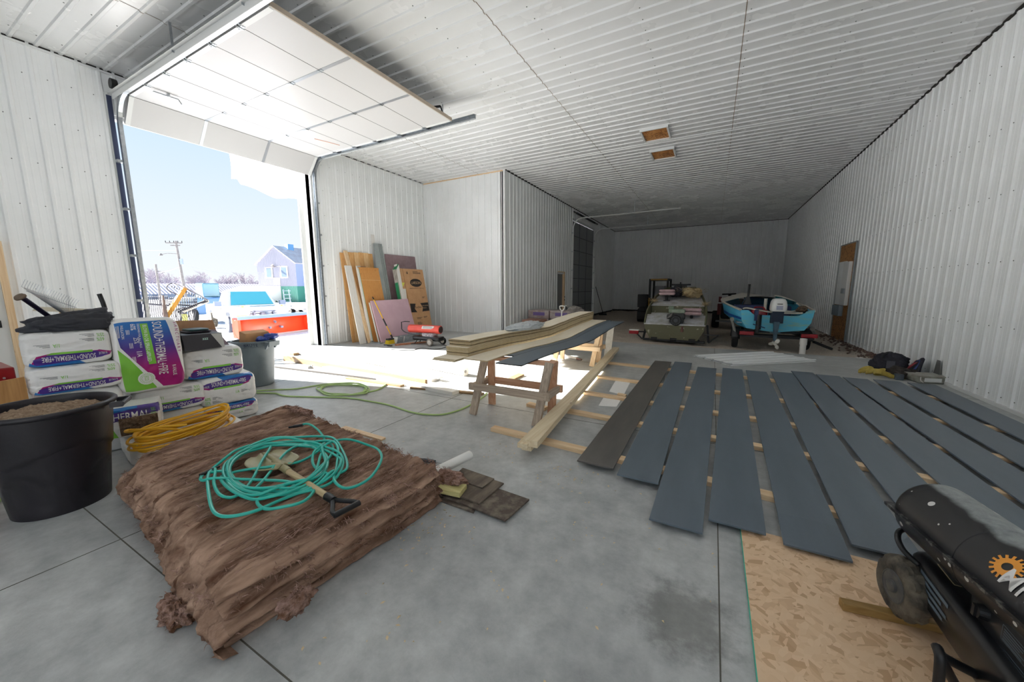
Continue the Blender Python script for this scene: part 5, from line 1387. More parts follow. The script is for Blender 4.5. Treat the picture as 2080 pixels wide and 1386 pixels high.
def deck(name, y0, y1, drop, mm, x0=-.97, x1=.97, th=.012):
    m = MB(); n = 12; rows = []
    for k in range(n + 1):
        y = y0 + (y1 - y0) * k / n
        for (ya, a0, b0, g0, zb0), (yb, a1, b1, g1, zb1) in zip(ST, ST[1:]):
            if ya <= y <= yb + 1e-6:
                t = (y - ya) / (yb - ya); a = a0 + (a1 - a0) * t; g = g0 + (g1 - g0) * t
        rows.append([(cxb(y) + a * x0, y, g - drop), (cxb(y) + a * x1, y, g - drop), (cxb(y) + a * x1, y, g - drop - th), (cxb(y) + a * x0, y, g - drop - th)])
    m.loft(rows)
    return m.build(name, mm, jb, world=True)
deck('rear_deck', 10.63, 11.35, .03, M_deck)
deck('floor_deck', 11.35, 12.2, .26, M_deck)
m = MB(); m.hexa([(cxb(11.35) - .70, 11.35, .40), (cxb(11.35) - .02, 11.35, .42), (cxb(11.35) - .02, 11.37, .42), (cxb(11.35) - .70, 11.37, .40), (cxb(11.35) - .70, 11.35, .70), (cxb(11.35) - .02, 11.35, .66), (cxb(11.35) - .02, 11.37, .66), (cxb(11.35) - .70, 11.37, .70)])
deck('front_deck', 12.2, 14.5, .05, M_deck)
m = MB(); m.hexa([(cxb(12.2) - .70, 12.19, .62), (cxb(12.2) + .72, 12.19, .62), (cxb(12.2) + .72, 12.21, .62), (cxb(12.2) - .70, 12.21, .62), (cxb(12.2) - .73, 12.19, .88), (cxb(12.2) + .73, 12.19, .88), (cxb(12.2) + .73, 12.21, .88), (cxb(12.2) - .73, 12.21, .88)]); m.build('bulkhead', M_olive2, jb, world=True)
m = MB(); m.hexa([(cxb(10.6) - .56, 10.612, .07), (cxb(10.6) + .56, 10.612, .07), (cxb(10.6) + .56, 10.6, .07), (cxb(10.6) - .56, 10.6, .07), (cxb(10.6) - .73, 10.612, .45), (cxb(10.6) + .73, 10.612, .45), (cxb(10.6) + .73, 10.6, .45), (cxb(10.6) - .73, 10.6, .45)])
m.build('transom', M_olive2, jb, world=True)
m = MB(); m.bar((cxb(10.6) - .75, 10.6, .465), (cxb(10.6) + .75, 10.6, .465), .05, .03); m.build('transom_cap', M_deck, jb, world=True)
def seat(cx, cy, zb, zs_, w=.42):
    m = MB(); m.cyl((cx, cy, zb), (cx, cy, zs_), .035, n=12); m.cyl((cx, cy, zb), (cx, cy, zb + .015), .10, n=16); m.build('seat_post', M_black, jb, world=True)
    st = None
    for k, (dz, th, ww) in enumerate(((0, .085, w), (.095, .08, w * .98))):
        m = MB(); rbox(m, cx - ww / 2, cx + ww / 2, cy - .19, cy + .19, zs_ + dz, zs_ + dz + th, .07, 5, .028)
        st = m.build('seat_cushion' if k == 0 else 'seat_back', M_vinyl, jb, smooth=True, angle=60, world=True)
seat(-1.28, 12.75, 1.02, 1.20, .46); seat(-.47, 11.15, .52, .70, .48)
en = []
m = MB(); c = Vector((cxb(10.6) + .05, 10.72, .58))
m.cyl(c + Vector((0, -.16, 0)), c + Vector((0, .02, 0)), .145, n=28); m.cyl(c + Vector((0, -.20, 0)), c + Vector((0, -.16, 0)), .115, .14, 28); m.build('flywheel_cover', M_black, jb, smooth=True, world=True)
m = MB()
for k in range(14): m.bx(c.x - .012 + .105 * math.cos(k * PI / 7), c.x + .012 + .105 * math.cos(k * PI / 7), 10.505, 10.52, c.z - .012 + .105 * math.sin(k * PI / 7), c.z + .012 + .105 * math.sin(k * PI / 7))
m.cyl((c.x, 10.50, c.z), (c.x, 10.522, c.z), .05, n=16); m.build('starter_grille', mat('grille_grey', '#3d4044', rough=.5), jb, world=True)
m = MB(); m.bx(c.x - .17, c.x + .17, 10.66, 10.95, .50, .76); m.bx(c.x - .24, c.x - .12, 10.66, 10.9, .60, .72); m.bx(c.x + .1, c.x + .2, 10.70, 10.92, .60, .74); m.build('engine_block', mat('engine_dark', '#26282a', rough=.5, var='#4a4a48', scale=14), jb, bevel=.02, world=True)
m = MB()
for k in range(5): m.bar((c.x - .24 + k * .03, 10.64, .62 + .03 * k), (c.x - .12 + k * .01, 10.64, .68 + .03 * k), .03, .012)
m.build('cooling_fin', mat('fin_grey', '#8b8683', rough=.5), jb, world=True)
m = MB(); rbox(m, c.x - .20, c.x + .20, 10.64, 10.90, .76, .87, .04); rbox(m, c.x - .21, c.x - .07, 10.66, 10.82, .86, .95, .03); m.build('fuel_tank', mat('tank_green', '#6b7a66', rough=.5, var='#8f9988', scale=8), jb, smooth=True, angle=50, world=True)
m = MB(); m.cyl((c.x + .16, 10.60, .34), (c.x + .16, 10.60, .42), .03, n=10); m.cyl((c.x + .16, 10.60, .28), (c.x + .16, 10.60, .34), .035, n=10); m.build('drain_fitting', mat('rust_fitting', '#6f4b43', rough=.7), jb, world=True)
m = MB(); m.bx(cxb(14.5) - .30, cxb(14.5) + .32, 14.3, 14.5, 1.50, 1.56); m.bx(cxb(14.5) - .2, cxb(14.5) + .2, 14.35, 14.45, 1.42, 1.5); m.cyl((cxb(14.5), 14.3, 1.36), (cxb(14.5), 14.3, 1.62), .02, n=8); m.build('bow_motor_mount', M_black, jb, world=True)
# things lying in the boat
lump('tarp', 'dark wrapped tarp lying in the front of the olive boat', 'tarp', (-1.05, 13.2, 1.30), (.24, .3, .15), M_cloth, 4, .3, flat=False)
M_straw = mat('dry_grass', '#a58a5f', rough=.9, var='#cbb890', scale=16, bump=.5)
o = lump('grass_bundle', 'bundle of dry tan grass matting in the front right of the olive boat', 'grass bundle', (-.60, 13.1, 1.27), (.30, .35, .15), M_straw, 6, .5, flat=False)
t = MB()
for k in range(240):
    p = Vector((-.60 + rnd.gauss(0, .2), 13.0 + rnd.gauss(0, .2), 1.28 + rnd.uniform(-.02, .12))); d = Vector((rnd.uniform(-1, 1), rnd.uniform(-1, .3), rnd.uniform(-.2, .8))).normalized() * rnd.uniform(.08, .2); s = d.orthogonal().normalized() * .004
    t.add([p - s, p + s, p + d], [(0, 1, 2)])
h = t.build('stalk', M_straw, o, world=True); h['kind'] = 'stuff'
for sx_, yy, zz_, lab in ((-1.60, 12.5, 1.0, 'tuft of dry grass hanging over the left side of the olive boat'), (-.17, 12.2, .93, 'tuft of dry grass hanging over the right side of the olive boat')):
    t = MB()
    for k in range(90):
        p = Vector((sx_ + rnd.gauss(0, .05), yy + rnd.gauss(0, .12), zz_ + rnd.uniform(-.03, .05))); d = Vector((rnd.uniform(-1, 1), rnd.uniform(-1, 1), rnd.uniform(-.3, 1))).normalized() * rnd.uniform(.08, .2); s = d.orthogonal().normalized() * .005
        t.add([p - s, p + s, p + d], [(0, 1, 2)])
    o = tag(t.build('grass_tuft', M_straw), lab, 'grass'); o['kind'] = 'stuff'
m = MB(); rbox(m, -1.52, -1.16, 13.0, 13.5, 1.20, 1.34, .05); o = m.build('gear_case', mat('navy_case', '#26304a', rough=.5), smooth=True, angle=50)
tag(o, 'dark case with white stripes in the front left of the olive boat', 'case')
m = MB()
for k in range(3): m.bx(-1.42 + k * .08, -1.38 + k * .08, 12.995, 13.45, 1.34, 1.342)
m.build('stripe', M_wt, o, world=True)
jt = thing('boat_trailer', 'low black trailer under the olive boat with one red lamp at its left', 'trailer', (-.86, 10.8, -.04))
m = MB(); m.bar((-1.62, 10.66, .03), (-.10, 10.62, .03), .08, .05); m.bar((-1.45, 10.7, .03), (-.95, 15.3, .06), .07, .06); m.bar((-.25, 10.7, .03), (-.95, 15.3, .06), .07, .06); m.build('frame', M_tube, jt, world=True)
for s, x in ((-1, -1.62), (1, -.02)):
    m = MB(); m.bar((x + (-.02 if s < 0 else .0), 10.62, .03), (x + s * .22, 10.55, .24), .035, .035); m.bar((x, 10.64, .04), (x - s * .05, 10.9, .45), .045, .045); m.bar((x + s * .22, 10.55, .24), (x - s * .1, 10.7, .22), .03, .03); m.build('guide_arm', M_tube, jt, world=True)
m = MB(); m.bx(-1.97, -1.72, 10.44, 10.52, .18, .27); lp = m.build('tail_lamp', M_red, jt, bevel=.008, world=True)
m = MB(); m.bx(-1.97, -1.72, 10.44, 10.54, .27, .30); m.build('lamp_top', M_wt, lp, world=True); lp.matrix_parent_inverse = jt.matrix_basis.inverted()
for x in (-1.33, -.85, -.40):
    m = MB(); m.cyl((x - .08, 10.62, .06), (x + .08, 10.62, .06), .05, n=14); m.build('roller', M_black, jt, smooth=True, world=True)

# ------------------------------------------------------------------ blue boat on its trailer
M_blue = mat('sky_blue_paint', '#4fb0cf', rough=.4, var='#45a0c4', scale=4)
M_blue2 = mat('sky_blue_stained', '#52b4d0', rough=.45, var='#8fae8c', scale=2.6, stretch=(1, 1, 5), ramp=(.5, .75))
M_bstripe = mat('deep_blue_stripe', '#1f56a8', rough=.4)
M_cream = mat('cream_gel', '#c9c5b8', rough=.35, var='#b3afa4', scale=5)
M_navy = mat('navy_seat', '#232f57', rough=.6)
bb = thing('motor_boat', 'sky blue boat with white outboard motor, in the far bay by the right wall', 'boat', (1.3, 10.45, .38))
hx_, hy_ = Vector((-.10, 1, 0)).normalized(), None
cxl = lambda y: 1.32 - .13 * (y - 10.4)
S2 = [(10.42, .70, .66, .55, .90, .40), (11.3, .80, .76, .58, .97, .38), (12.2, .82, .76, .52, 1.03, .40), (13.0, .72, .62, .36, 1.08, .46), (13.7, .48, .36, .14, 1.12, .60), (14.15, .12, .06, .02, 1.15, .86)]
m = MB()
m.loft([[(cxl(y) - a, y, g), (cxl(y) - b2, y, g - (g - zb) * .5), (cxl(y) - c_, y, zb + (g - zb) * .14), (cxl(y), y, zb), (cxl(y) + c_, y, zb + (g - zb) * .14), (cxl(y) + b2, y, g - (g - zb) * .5), (cxl(y) + a, y, g)] for y, a, b2, c_, g, zb in S2], ring_closed=False, caps=False)
o = m.build('hull', M_blue, bb, smooth=True, angle=30, world=True); md = o.modifiers.new('t', 'SOLIDIFY'); md.thickness = .012; md.offset = 0
m = MB()
for (y, a, b2, c_, g, zb), (y2, a2, b22, c2, g2, zb2) in zip(S2[:-1], S2[1:]):
    for f0, f1 in ((.36, .47),):
        def q(y, a, b2, g, zb, f): return (cxl(y) - (a + (b2 - a) * f / .5) - .009, y, g - (g - zb) * f)
        m.add([q(y, a, b2, g, zb, f0), q(y2, a2, b22, g2, zb2, f0), q(y2, a2, b22, g2, zb2, f1), q(y, a, b2, g, zb, f1)], [(0, 1, 2, 3)])
m.build('side_stripe', M_bstripe, bb, world=True)
yt = 10.40
P = [(-.70, .90), (-.66, .64), (-.55, .47), (0, .395), (.55, .47), (.66, .64), (.70, .93), (.62, .92), (.42, .79), (-.42, .79), (-.55, .90)]
m = MB(); m.prism([(1.32 + x, z) for x, z in P], 0, .035, Matrix(((1, 0, 0, 0), (0, 0, 1, yt), (0, 1, 0, 0), (0, 0, 0, 1)))); m.build('transom', M_blue2, bb, world=True)
for s in (-1, 1):
    m = MB(); m.tube(smoothpath([(cxl(y) + s * a, y, g + .005) for y, a, b2, c_, g, zb in S2], 6), .028, 8); m.build('gunwale', M_cream, bb, smooth=True, world=True)
m = MB()
def fdeck(u, v):
    y = 12.0 + v * 2.13
    for A_, B_ in zip(S2, S2[1:]):
        if A_[0] <= y <= B_[0] + 1e-6: t_ = (y - A_[0]) / (B_[0] - A_[0]); a = A_[1] + (B_[1] - A_[1]) * t_; g = A_[4] + (B_[4] - A_[4]) * t_
    x = (u - .5) * 2
    return (cxl(y) + x * a, y, g + .17 * (1 - x * x) * (1 - .35 * v) + .01)
m.grid(fdeck, 20, 16); m.build('fore_deck', M_cream, bb, smooth=True, angle=60, world=True)
m = MB(); m.bx(cxl(11.2) - .66, cxl(11.2) + .66, 10.5, 12.1, .58, .60); m.build('floor', mat('grey_floor', '#8a8d90', rough=.7), bb, world=True)
m = MB(); rbox(m, cxl(11.7) - .62, cxl(11.7) + .1, 11.5, 11.9, .62, .98, .05); rbox(m, cxl(11.7) + .18, cxl(11.7) + .62, 11.5, 11.9, .62, .96, .05); m.build('seat', M_navy, bb, smooth=True, angle=50, world=True)
m = MB(); m.grid(lambda u, v: (cxl(12.0) + .36 + .34 * u, 12.0 - .75 * u ** 1.5, 1.02 + .20 * v * (1 - .7 * u)), 10, 6); o = m.build('windshield', mat('tinted_glass', '#2f6c72', rough=.1, trans=.4), bb, smooth=True, world=True); md = o.modifiers.new('t', 'SOLIDIFY'); md.thickness = .008
m = MB(); m.tube(smoothpath([(cxl(12) + .34, 12.02, 1.22), (cxl(12) + .5, 11.8, 1.18), (cxl(12) + .66, 11.45, 1.10), (cxl(12) + .74, 11.1, 1.0)], 6), .016, 8); m.build('windshield_frame', M_cream, bb, smooth=True, world=True)
# outboard motor
om = thing('outboard_motor', 'white outboard motor hung on the stern of the blue boat with pale propeller', 'motor', (1.33, 10.3, .12))
m = MB(); rg = []
for z, w, d in ((.90, .135, .19), (.93, .155, .21), (1.02, .155, .215), (1.12, .14, .20), (1.17, .11, .16), (1.185, .07, .10)):
    rg.append([(1.33 + w * (abs(math.cos(a)) ** .5) * (1 if math.cos(a) > 0 else -1), 10.27 + d * (abs(math.sin(a)) ** .5) * (1 if math.sin(a) > 0 else -1), z) for a in [2 * PI * k / 32 for k in range(32)]])
m.loft(rg); m.build('cowl', mat('cowl_white', '#dcdcd8', rough=.35), om, smooth=True, angle=50, world=True)
m = MB(); m.bx(1.27, 1.39, 10.05, 10.06, .94, 1.03); m.build('badge', mat('badge_grey', '#9fa3b5', rough=.4), om, world=True)
m = MB(); m.bx(1.28, 1.38, 10.048, 10.058, 1.06, 1.075); m.build('vent', M_black, om, world=True)
m = MB(); m.hexa([(1.25, 10.22, .66), (1.41, 10.22, .66), (1.39, 10.38, .66), (1.27, 10.38, .66), (1.22, 10.18, .90), (1.44, 10.18, .90), (1.42, 10.42, .90), (1.24, 10.42, .90)]); m.bx(1.21, 1.26, 10.28, 10.44, .62, .86); m.bx(1.40, 1.45, 10.28, 10.44, .62, .86); m.build('swivel_bracket', mat('bracket_navy', '#1d2c40', rough=.5), om, world=True)
m = MB(); m.hexa([(1.30, 10.2, .22), (1.345, 10.2, .22), (1.345, 10.36, .22), (1.30, 10.36, .22), (1.27, 10.2, .66), (1.38, 10.2, .66), (1.38, 10.36, .66), (1.27, 10.36, .66)]); m.bx(1.22, 1.42, 10.14, 10.38, .40, .412); m.build('leg', mat('leg_slate', '#4b6a7c', rough=.5, var='#39505f', scale=6), om, bevel=.006, world=True)
m = MB(); m.cyl((1.322, 10.12, .16), (1.322, 10.40, .16), .035, n=14); m.cyl((1.322, 10.08, .16), (1.322, 10.12, .16), .012, .034, 12)
for k in range(3):
    a = R(60 + 120 * k); c = Vector((1.322 + .075 * math.cos(a), 10.13, .16 + .075 * math.sin(a)))
    m.grid(lambda u, v: c + Vector(((u - .5) * .10 * math.cos(a) - (v - .5) * .075 * math.sin(a) * (1 - (2 * u - 1) ** 2 * .5), (v - .5) * .05, (u - .5) * .10 * math.sin(a) + (v - .5) * .075 * math.cos(a) * (1 - (2 * u - 1) ** 2 * .5))), 6, 6)
m.build('propeller', mat('propeller_pale', '#cfcdc4', rough=.4), om, smooth=True, world=True)
# trolling motor, fuel can and bits in the boat
tm = thing('trolling_motor', 'dark electric motor clamped on the blue boat stern, left of the white motor', 'motor', (.98, 10.3, .5))
m = MB(); m.cyl((.99, 10.34, .46), (.99, 10.34, .80), .055, n=16); m.cyl((.97, 10.33, .38), (.97, 10.33, .46), .05, n=14); m.build('motor_pod', M_black, tm, smooth=True, world=True)
m = MB(); m.bx(.90, .97, 10.3, 10.46, .66, .92); m.tube([(.88, 10.3, .58), (1.12, 10.3, .50)], .012, 6); m.build('clamp', M_navy, tm, world=True)
fl = thing('bow_motor', 'black motor head and shaft standing up from the middle of the blue boat', 'motor', (.80, 11.6, .7))
m = MB(); m.hexa([(.72, 11.55, .98), (.92, 11.55, .98), (.92, 11.7, .98), (.72, 11.7, .98), (.79, 11.58, 1.2), (.86, 11.58, 1.2), (.86, 11.66, 1.2), (.79, 11.66, 1.2)]); m.build('head', M_black, fl, bevel=.02, world=True)
m = MB(); m.cyl((.83, 11.62, 1.15), (.835, 11.62, 1.52), .028, n=12); m.cyl((.82, 11.62, .62), (.82, 11.62, 1.0), .02, n=10); m.build('shaft', M_black, fl, smooth=True, world=True)
fc = thing('fuel_can', 'red fuel can with white mark inside the blue boat', 'fuel can', (1.05, 10.9, .62))
m = MB(); rbox(m, .86, 1.20, 10.75, 11.0, .62, .90, .05); m.build('body', M_red, fc, smooth=True, angle=50, world=True)
m = MB(); m.tube(smoothpath([(.92, 10.87, .90), (.95, 10.87, .95), (1.1, 10.87, .95), (1.14, 10.87, .90)], 5), .014, 8); m.build('handle', M_red, fc, smooth=True, world=True)
m = MB(); m.bx(.93, 1.01, 10.745, 10.75, .78, .86); m.build('white_mark', M_wt, fc, world=True)
m = MB(); m.cyl((1.16, 11.0, .6), (1.16, 11.0, 1.16), .035, n=14); tag(m.build('light_pole', M_cream, smooth=True), 'short cream post standing in the blue boat beside the white motor', 'post')
m = MB(); m.tube(smoothpath([(1.48, 10.75, .88), (1.65, 10.72, .86), (1.82, 10.85, .90), (1.88, 11.1, .96)], 6), .032, 8); m.cyl((1.82, 10.8, .88), (1.9, 10.62, .99), .04, n=10)
tag(m.build('steering_tube', M_cream, smooth=True), 'cream bent tube in the right rear of the blue boat', 'tube')
lump('rag_bundle', 'brown and black bundle on the right rear corner of the blue boat', 'bundle', (1.82, 10.62, .93), (.10, .14, .075), mat('brown_rag', '#7d6650', rough=.9, var='#221f1e', scale=12), 3, .4, flat=False)
m = MB(); m.tube(smoothpath([(.66, 10.42, .93), (.75, 10.40, .95), (1.0, 10.38, .90), (1.4, 10.36, .85), (1.8, 10.38, .86)], 6), .018, 8)
tag(m.build('cable', M_cream, smooth=True), 'pale cable lying across the stern of the blue boat', 'cable')
bt = thing('boat_trailer', 'dark trailer with two wheels and red lamps under the blue boat', 'trailer', (1.3, 10.7, -.06))
m = MB(); m.bar((.55, 10.6, .27), (2.1, 10.6, .27), .06, .06); m.bar((.62, 10.75, .37), (2.05, 10.75, .37), .06, .05); m.bar((.72, 10.5, .33), (.85, 14.6, .40), .06, .07); m.bar((1.92, 10.5, .33), (.95, 14.6, .40), .06, .07); m.bar((.6, 11.5, .2), (2.0, 11.5, .2), .06, .06); m.build('frame', M_tube, bt, world=True)
def wheel(par, c, r, w, ax=(1, 0, 0), rim=M_wt, nm='wheel', tyre=None):
    c = Vector(c); ax = Vector(ax).normalized(); x = ax.orthogonal().normalized(); y = ax.cross(x)
    m = MB(); rg = []
    for off, rr in ((-.42, .62), (-.5, .75), (-.5, .9), (-.36, .985), (-.15, 1), (.15, 1), (.36, .985), (.5, .9), (.5, .75), (.42, .62)):
        rg.append([c + ax * off * w + (x * math.cos(2 * PI * k / 40) + y * math.sin(2 * PI * k / 40)) * r * (rr - (.02 if rr > .98 and k % 2 else 0)) for k in range(40)])
    m.loft(rg, closed=True); t_ = m.build(nm, tyre or mat('tyre', '#1b1b1b', rough=.85), par, smooth=True, angle=30, world=True)
    m = MB(); rg = []
    for off, rr in ((-.40, .64), (-.3, .58), (-.18, .45), (-.22, .2), (-.3, .15), (-.3, .01)):
        rg.append([c + ax * off * w + (x * math.cos(2 * PI * k / 24) + y * math.sin(2 * PI * k / 24)) * r * rr for k in range(24)])
    m.loft(rg); m.loft([[c + ax * -q * w + (x * math.cos(2 * PI * k / 24) + y * math.sin(2 * PI * k / 24)) * r * rr for k in range(24)] for q, rr in ((-.40, .64), (-.3, .58), (-.2, .2), (-.2, .01))])
    h = m.build('rim', rim, t_, smooth=True, world=True); t_.matrix_parent_inverse = par.matrix_basis.inverted()
    return t_
wheel(bt, (.56, 10.75, .19), .24, .13); wheel(bt, (2.02, 11.0, .19), .24, .13, rim=M_tube)
for x in (.56, 2.02):
    m = MB(); m.grid(lambda u, v: (x - .09 + .18 * u, (10.75 if x < 1 else 11.0) + .28 * math.cos(PI * v), .19 + .28 * math.sin(PI * v)), 2, 14); o = m.build('fender', M_tube, bt, smooth=True, world=True); md = o.modifiers.new('t', 'SOLIDIFY'); md.thickness = .006
for x in (.78, 1.98):
    m = MB(); m.bx(x - .15, x + .15, 10.42, 10.5, .30, .39); m.build('tail_lamp', M_red, bt, bevel=.015, world=True)
for x, z1 in ((.50, .66), (2.08, .5)):
    m = MB(); m.bar((x + .06, 10.55, .3), (x - .04, 10.6, z1), .05, .05); m.cyl((x - .04, 10.55, z1), (x - .04, 10.68, z1), .045, n=12); m.build('guide_post', mat('guide_grey', '#77766f', rough=.6), bt, world=True)
m = MB(); m.bar((2.1, 10.62, .2), (2.5, 10.9, .02), .05, .05); m.build('jack', M_tube, bt, world=True)

# ------------------------------------------------------------------ machines behind the boats
ld = thing('skid_loader', 'black and yellow compact loader parked against the back wall behind the olive boat', 'loader', (-2.1, 17.2, -.04))
M_yel2 = mat('machine_yellow', '#a2761f', rough=.5)
M_mach = mat('machine_black', '#141415', rough=.6)
for x in (-2.62, -1.55):
    m = MB(); n = 40; rg = []
    for k in range(n):
        t = k / n * 2; 
        if t < .7: p = (16.6 + t / .7 * 1.3, .02)
        elif t < 1: a = (t - .7) / .3 * PI - PI / 2; p = (17.9 + .26 * math.cos(a), .28 + .26 * math.sin(a))
        elif t < 1.7: p = (17.9 - (t - 1) / .7 * 1.3, .54)
        else: a = (t - 1.7) / .3 * PI + PI / 2; p = (16.6 + .26 * math.cos(a), .28 + .26 * math.sin(a))
        rg.append([(x - .17, p[0], p[1] - .04), (x + .17, p[0], p[1] - .04), (x + .17, p[0] * 1, p[1]), (x - .17, p[0], p[1])])
    m.loft(rg, closed=True); m.bx(x - .15, x + .15, 16.6, 17.9, .1, .46); m.build('track', M_mach, ld, world=True)
m = MB(); m.bx(-2.55, -1.62, 16.7, 18.3, .35, .95); m.build('chassis', M_mach, ld, bevel=.04, world=True)
m = MB(); m.bx(-2.38, -2.34, 16.55, 16.6, .4, 1.0); m.bx(-2.42, -2.20, 16.5, 16.6, .30, .45); m.build('yellow_arm', M_yel2, ld, bevel=.01, world=True)
m = MB()
for x in (-2.38, -1.68):
    for y in (16.8, 18.0): m.bx(x - .04, x + .04, y - .04, y + .04, .9, 1.72)
m.bx(-2.42, -1.64, 16.76, 18.04, 1.72, 1.80); m.build('cab_frame', M_mach, ld, world=True)
m = MB(); m.bx(-2.36, -1.70, 16.74, 16.77, 1.74, 1.79); m.build('cab_trim', M_yel2, ld, world=True)
m = MB(); rbox(m, -2.25, -1.8, 17.2, 17.6, .95, 1.5, .08); m.build('seat', mat('seat_grey', '#77777a', rough=.6), ld, smooth=True, world=True)
m = MB(); m.bx(-2.8, -2.4, 16.4, 16.7, .6, 1.15); m.bx(-2.72, -2.46, 16.35, 16.6, .45, .62); m.cyl((-2.3, 16.6, .92), (-2.3, 16.55, .92), .05, n=12); m.build('side_box', M_mach, ld, bevel=.02, world=True)
qd = thing('quad_machine', 'dark machine with knobby tyres half hidden behind the left of the blue boat', 'machine', (.55, 16.2, -.04))
for x in (.15, 1.2):
    wheel(qd, (x, 15.6, .24), .28, .24, rim=M_mach); wheel(qd, (x, 16.8, .24), .28, .24, rim=M_mach)
m = MB(); m.bx(.3, 1.1, 15.4, 17.0, .3, .8); m.bx(.35, 1.05, 15.5, 16.9, .8, 1.0); m.build('body', M_mach, qd, bevel=.05, world=True)
m = MB(); m.bx(.18, .30, 15.35, 15.42, .45, .85); m.bx(.2, .3, 15.35, 15.42, .9, 1.1); m.build('red_panel', mat('dim_red', '#5f1d1a', rough=.6), qd, world=True)
m = MB(); m.tube([(.3, 15.7, 1.18), (.75, 15.7, 1.2)], .025, 8); m.tube([(.85, 15.7, 1.2), (1.3, 15.7, 1.18)], .025, 8); m.cyl((.55, 15.75, .95), (.55, 15.7, 1.2), .05, n=10); m.cyl((1.05, 15.75, .95), (1.05, 15.7, 1.2), .05, n=10); m.bx(.72, .88, 15.65, 15.75, 1.05, 1.16); m.build('handlebar', M_mach, qd, world=True)
m = MB(); m.bx(.15, 1.2, 15.2, 15.3, .2, .26); m.build('front_bar', mat('bar_grey', '#77797a', rough=.5), qd, world=True)

# ------------------------------------------------------------------ wrapped pallet, bucket and shovel by the far left wall
M_brick = mat('reddish_cardboard', '#9d7765', rough=.8, var='#8a6352', scale=10)
M_film = mat('stretch_film', '#b3a8a6', rough=.3, var='#93807c', scale=7, bump=.4)
k = 0
for x, y, z, w, d, h, lab in ((-4.9, 10.55, 0, .60, .6, .50, 'reddish carton nearest on the pile by the far left wall'), (-4.95, 11.3, 0, .75, .75, .5, 'wrapped carton low in the pile by the far left wall, behind the reddish one'), (-4.15, 11.3, 0, .75, .75, .5, 'wrapped carton low at the right of the pile by the far left wall'), (-4.95, 11.3, .5, .74, .7, .26, 'film wrapped carton on top of the pile by the far left wall, left one'), (-4.18, 11.3, .5, .74, .7, .26, 'film wrapped carton on top of the pile by the far left wall, right one')):
    t = thing('carton', lab, 'carton', (x, y, z - .04), group='cartons by the far left wall')
    m = MB(); m.bx(-w / 2, w / 2, -d / 2, d / 2, 0, h); m.build('box', M_brick if k == 0 else M_film, t, bevel=.02)
    if k:
        m = MB(); m.bx(-w * .25, w * .3, -d / 2 - .004, -d / 2, h * .35, h * .75); m.build('printed_panel', mat('violet_print', '#6d5a94', rough=.5), t)
    k += 1
lump('plastic_wrap', 'greyish plastic film bunched over the right end of the carton pile', 'plastic wrap', (-3.78, 11.2, .72), (.26, .3, .15), mat('dusty_film', '#9c9690', rough=.4, bump=.5, bscale=20), 5, .4, flat=False)
bk = thing('bucket', 'white bucket with violet and red print by the carton pile', 'bucket', (-4.05, 10.2, -.04))
m = MB(); m.lathe([(.13, 0), (.15, .36), (.157, .365), (.157, .385), (.148, .385)], 24); m.build('pail', M_wt, bk, smooth=True)
m = MB()
for a0, a1, z0, z1 in ((-115, -85, .2, .32), (-80, -60, .24, .3)):
    m.grid(lambda u, v: ((.1478 + .02 * (z0 + (z1 - z0) * v - .2)) * math.cos(R(a0 + (a1 - a0) * u)), (.1478 + .02 * (z0 + (z1 - z0) * v - .2)) * math.sin(R(a0 + (a1 - a0) * u)), z0 + (z1 - z0) * v), 6, 2)
m.build('print', mat('bucket_violet', '#5a3fa8', rough=.4), bk)
sv = thing('shovel', 'white D handled shovel standing upright behind the siding stack', 'shovel', (-3.55, 9.3, 0))
m = MB(); m.cyl((-3.55, 9.3, .18), (-3.53, 9.34, .82), .017, n=10); m.build('shaft', M_wt, sv, smooth=True, world=True)
m = MB(); c = Vector((-3.527, 9.345, .82)); m.tube(smoothpath([c, c + Vector((-.055, 0, .06)), c + Vector((-.058, 0, .13)), c + Vector((.058, 0, .13)), c + Vector((.055, 0, .06)), c], 6), .014, 8); m.build('grip', M_wt, sv, smooth=True, world=True)
m = MB(); m.hexa([(-3.67, 9.27, 0), (-3.43, 9.27, 0), (-3.43, 9.275, 0), (-3.67, 9.275, 0), (-3.64, 9.30, .24), (-3.46, 9.30, .24), (-3.46, 9.305, .24), (-3.64, 9.305, .24)]); m.build('blade', M_galv, sv, world=True)
fn = thing('bottle', 'small dark topped bottle on the wrapped cartons', 'bottle', (-4.2, 11.5, .72))
m = MB(); m.lathe([(.03, 0), (.03, .08), (.012, .1), (.012, .12)], 12); m.build('body', M_black, fn, smooth=True)
m = MB(); m.lathe([(.05, .12), (.055, .15), (.01, .155)], 14); m.build('cap', M_wt, fn, smooth=True)
pb = thing('push_broom', 'dark broom leaning against the far left wall beyond the shut overhead door', 'broom', (-5.2, 19.8, -.05))
m = MB(); m.cyl((-5.15, 19.85, .06), (-5.52, 19.6, 1.48), .016, n=8); m.build('handle', M_black, pb, smooth=True, world=True)
m = MB(); m.bx(-5.35, -4.95, 19.8, 19.9, -.04, .05); m.build('head', M_black, pb, world=True)
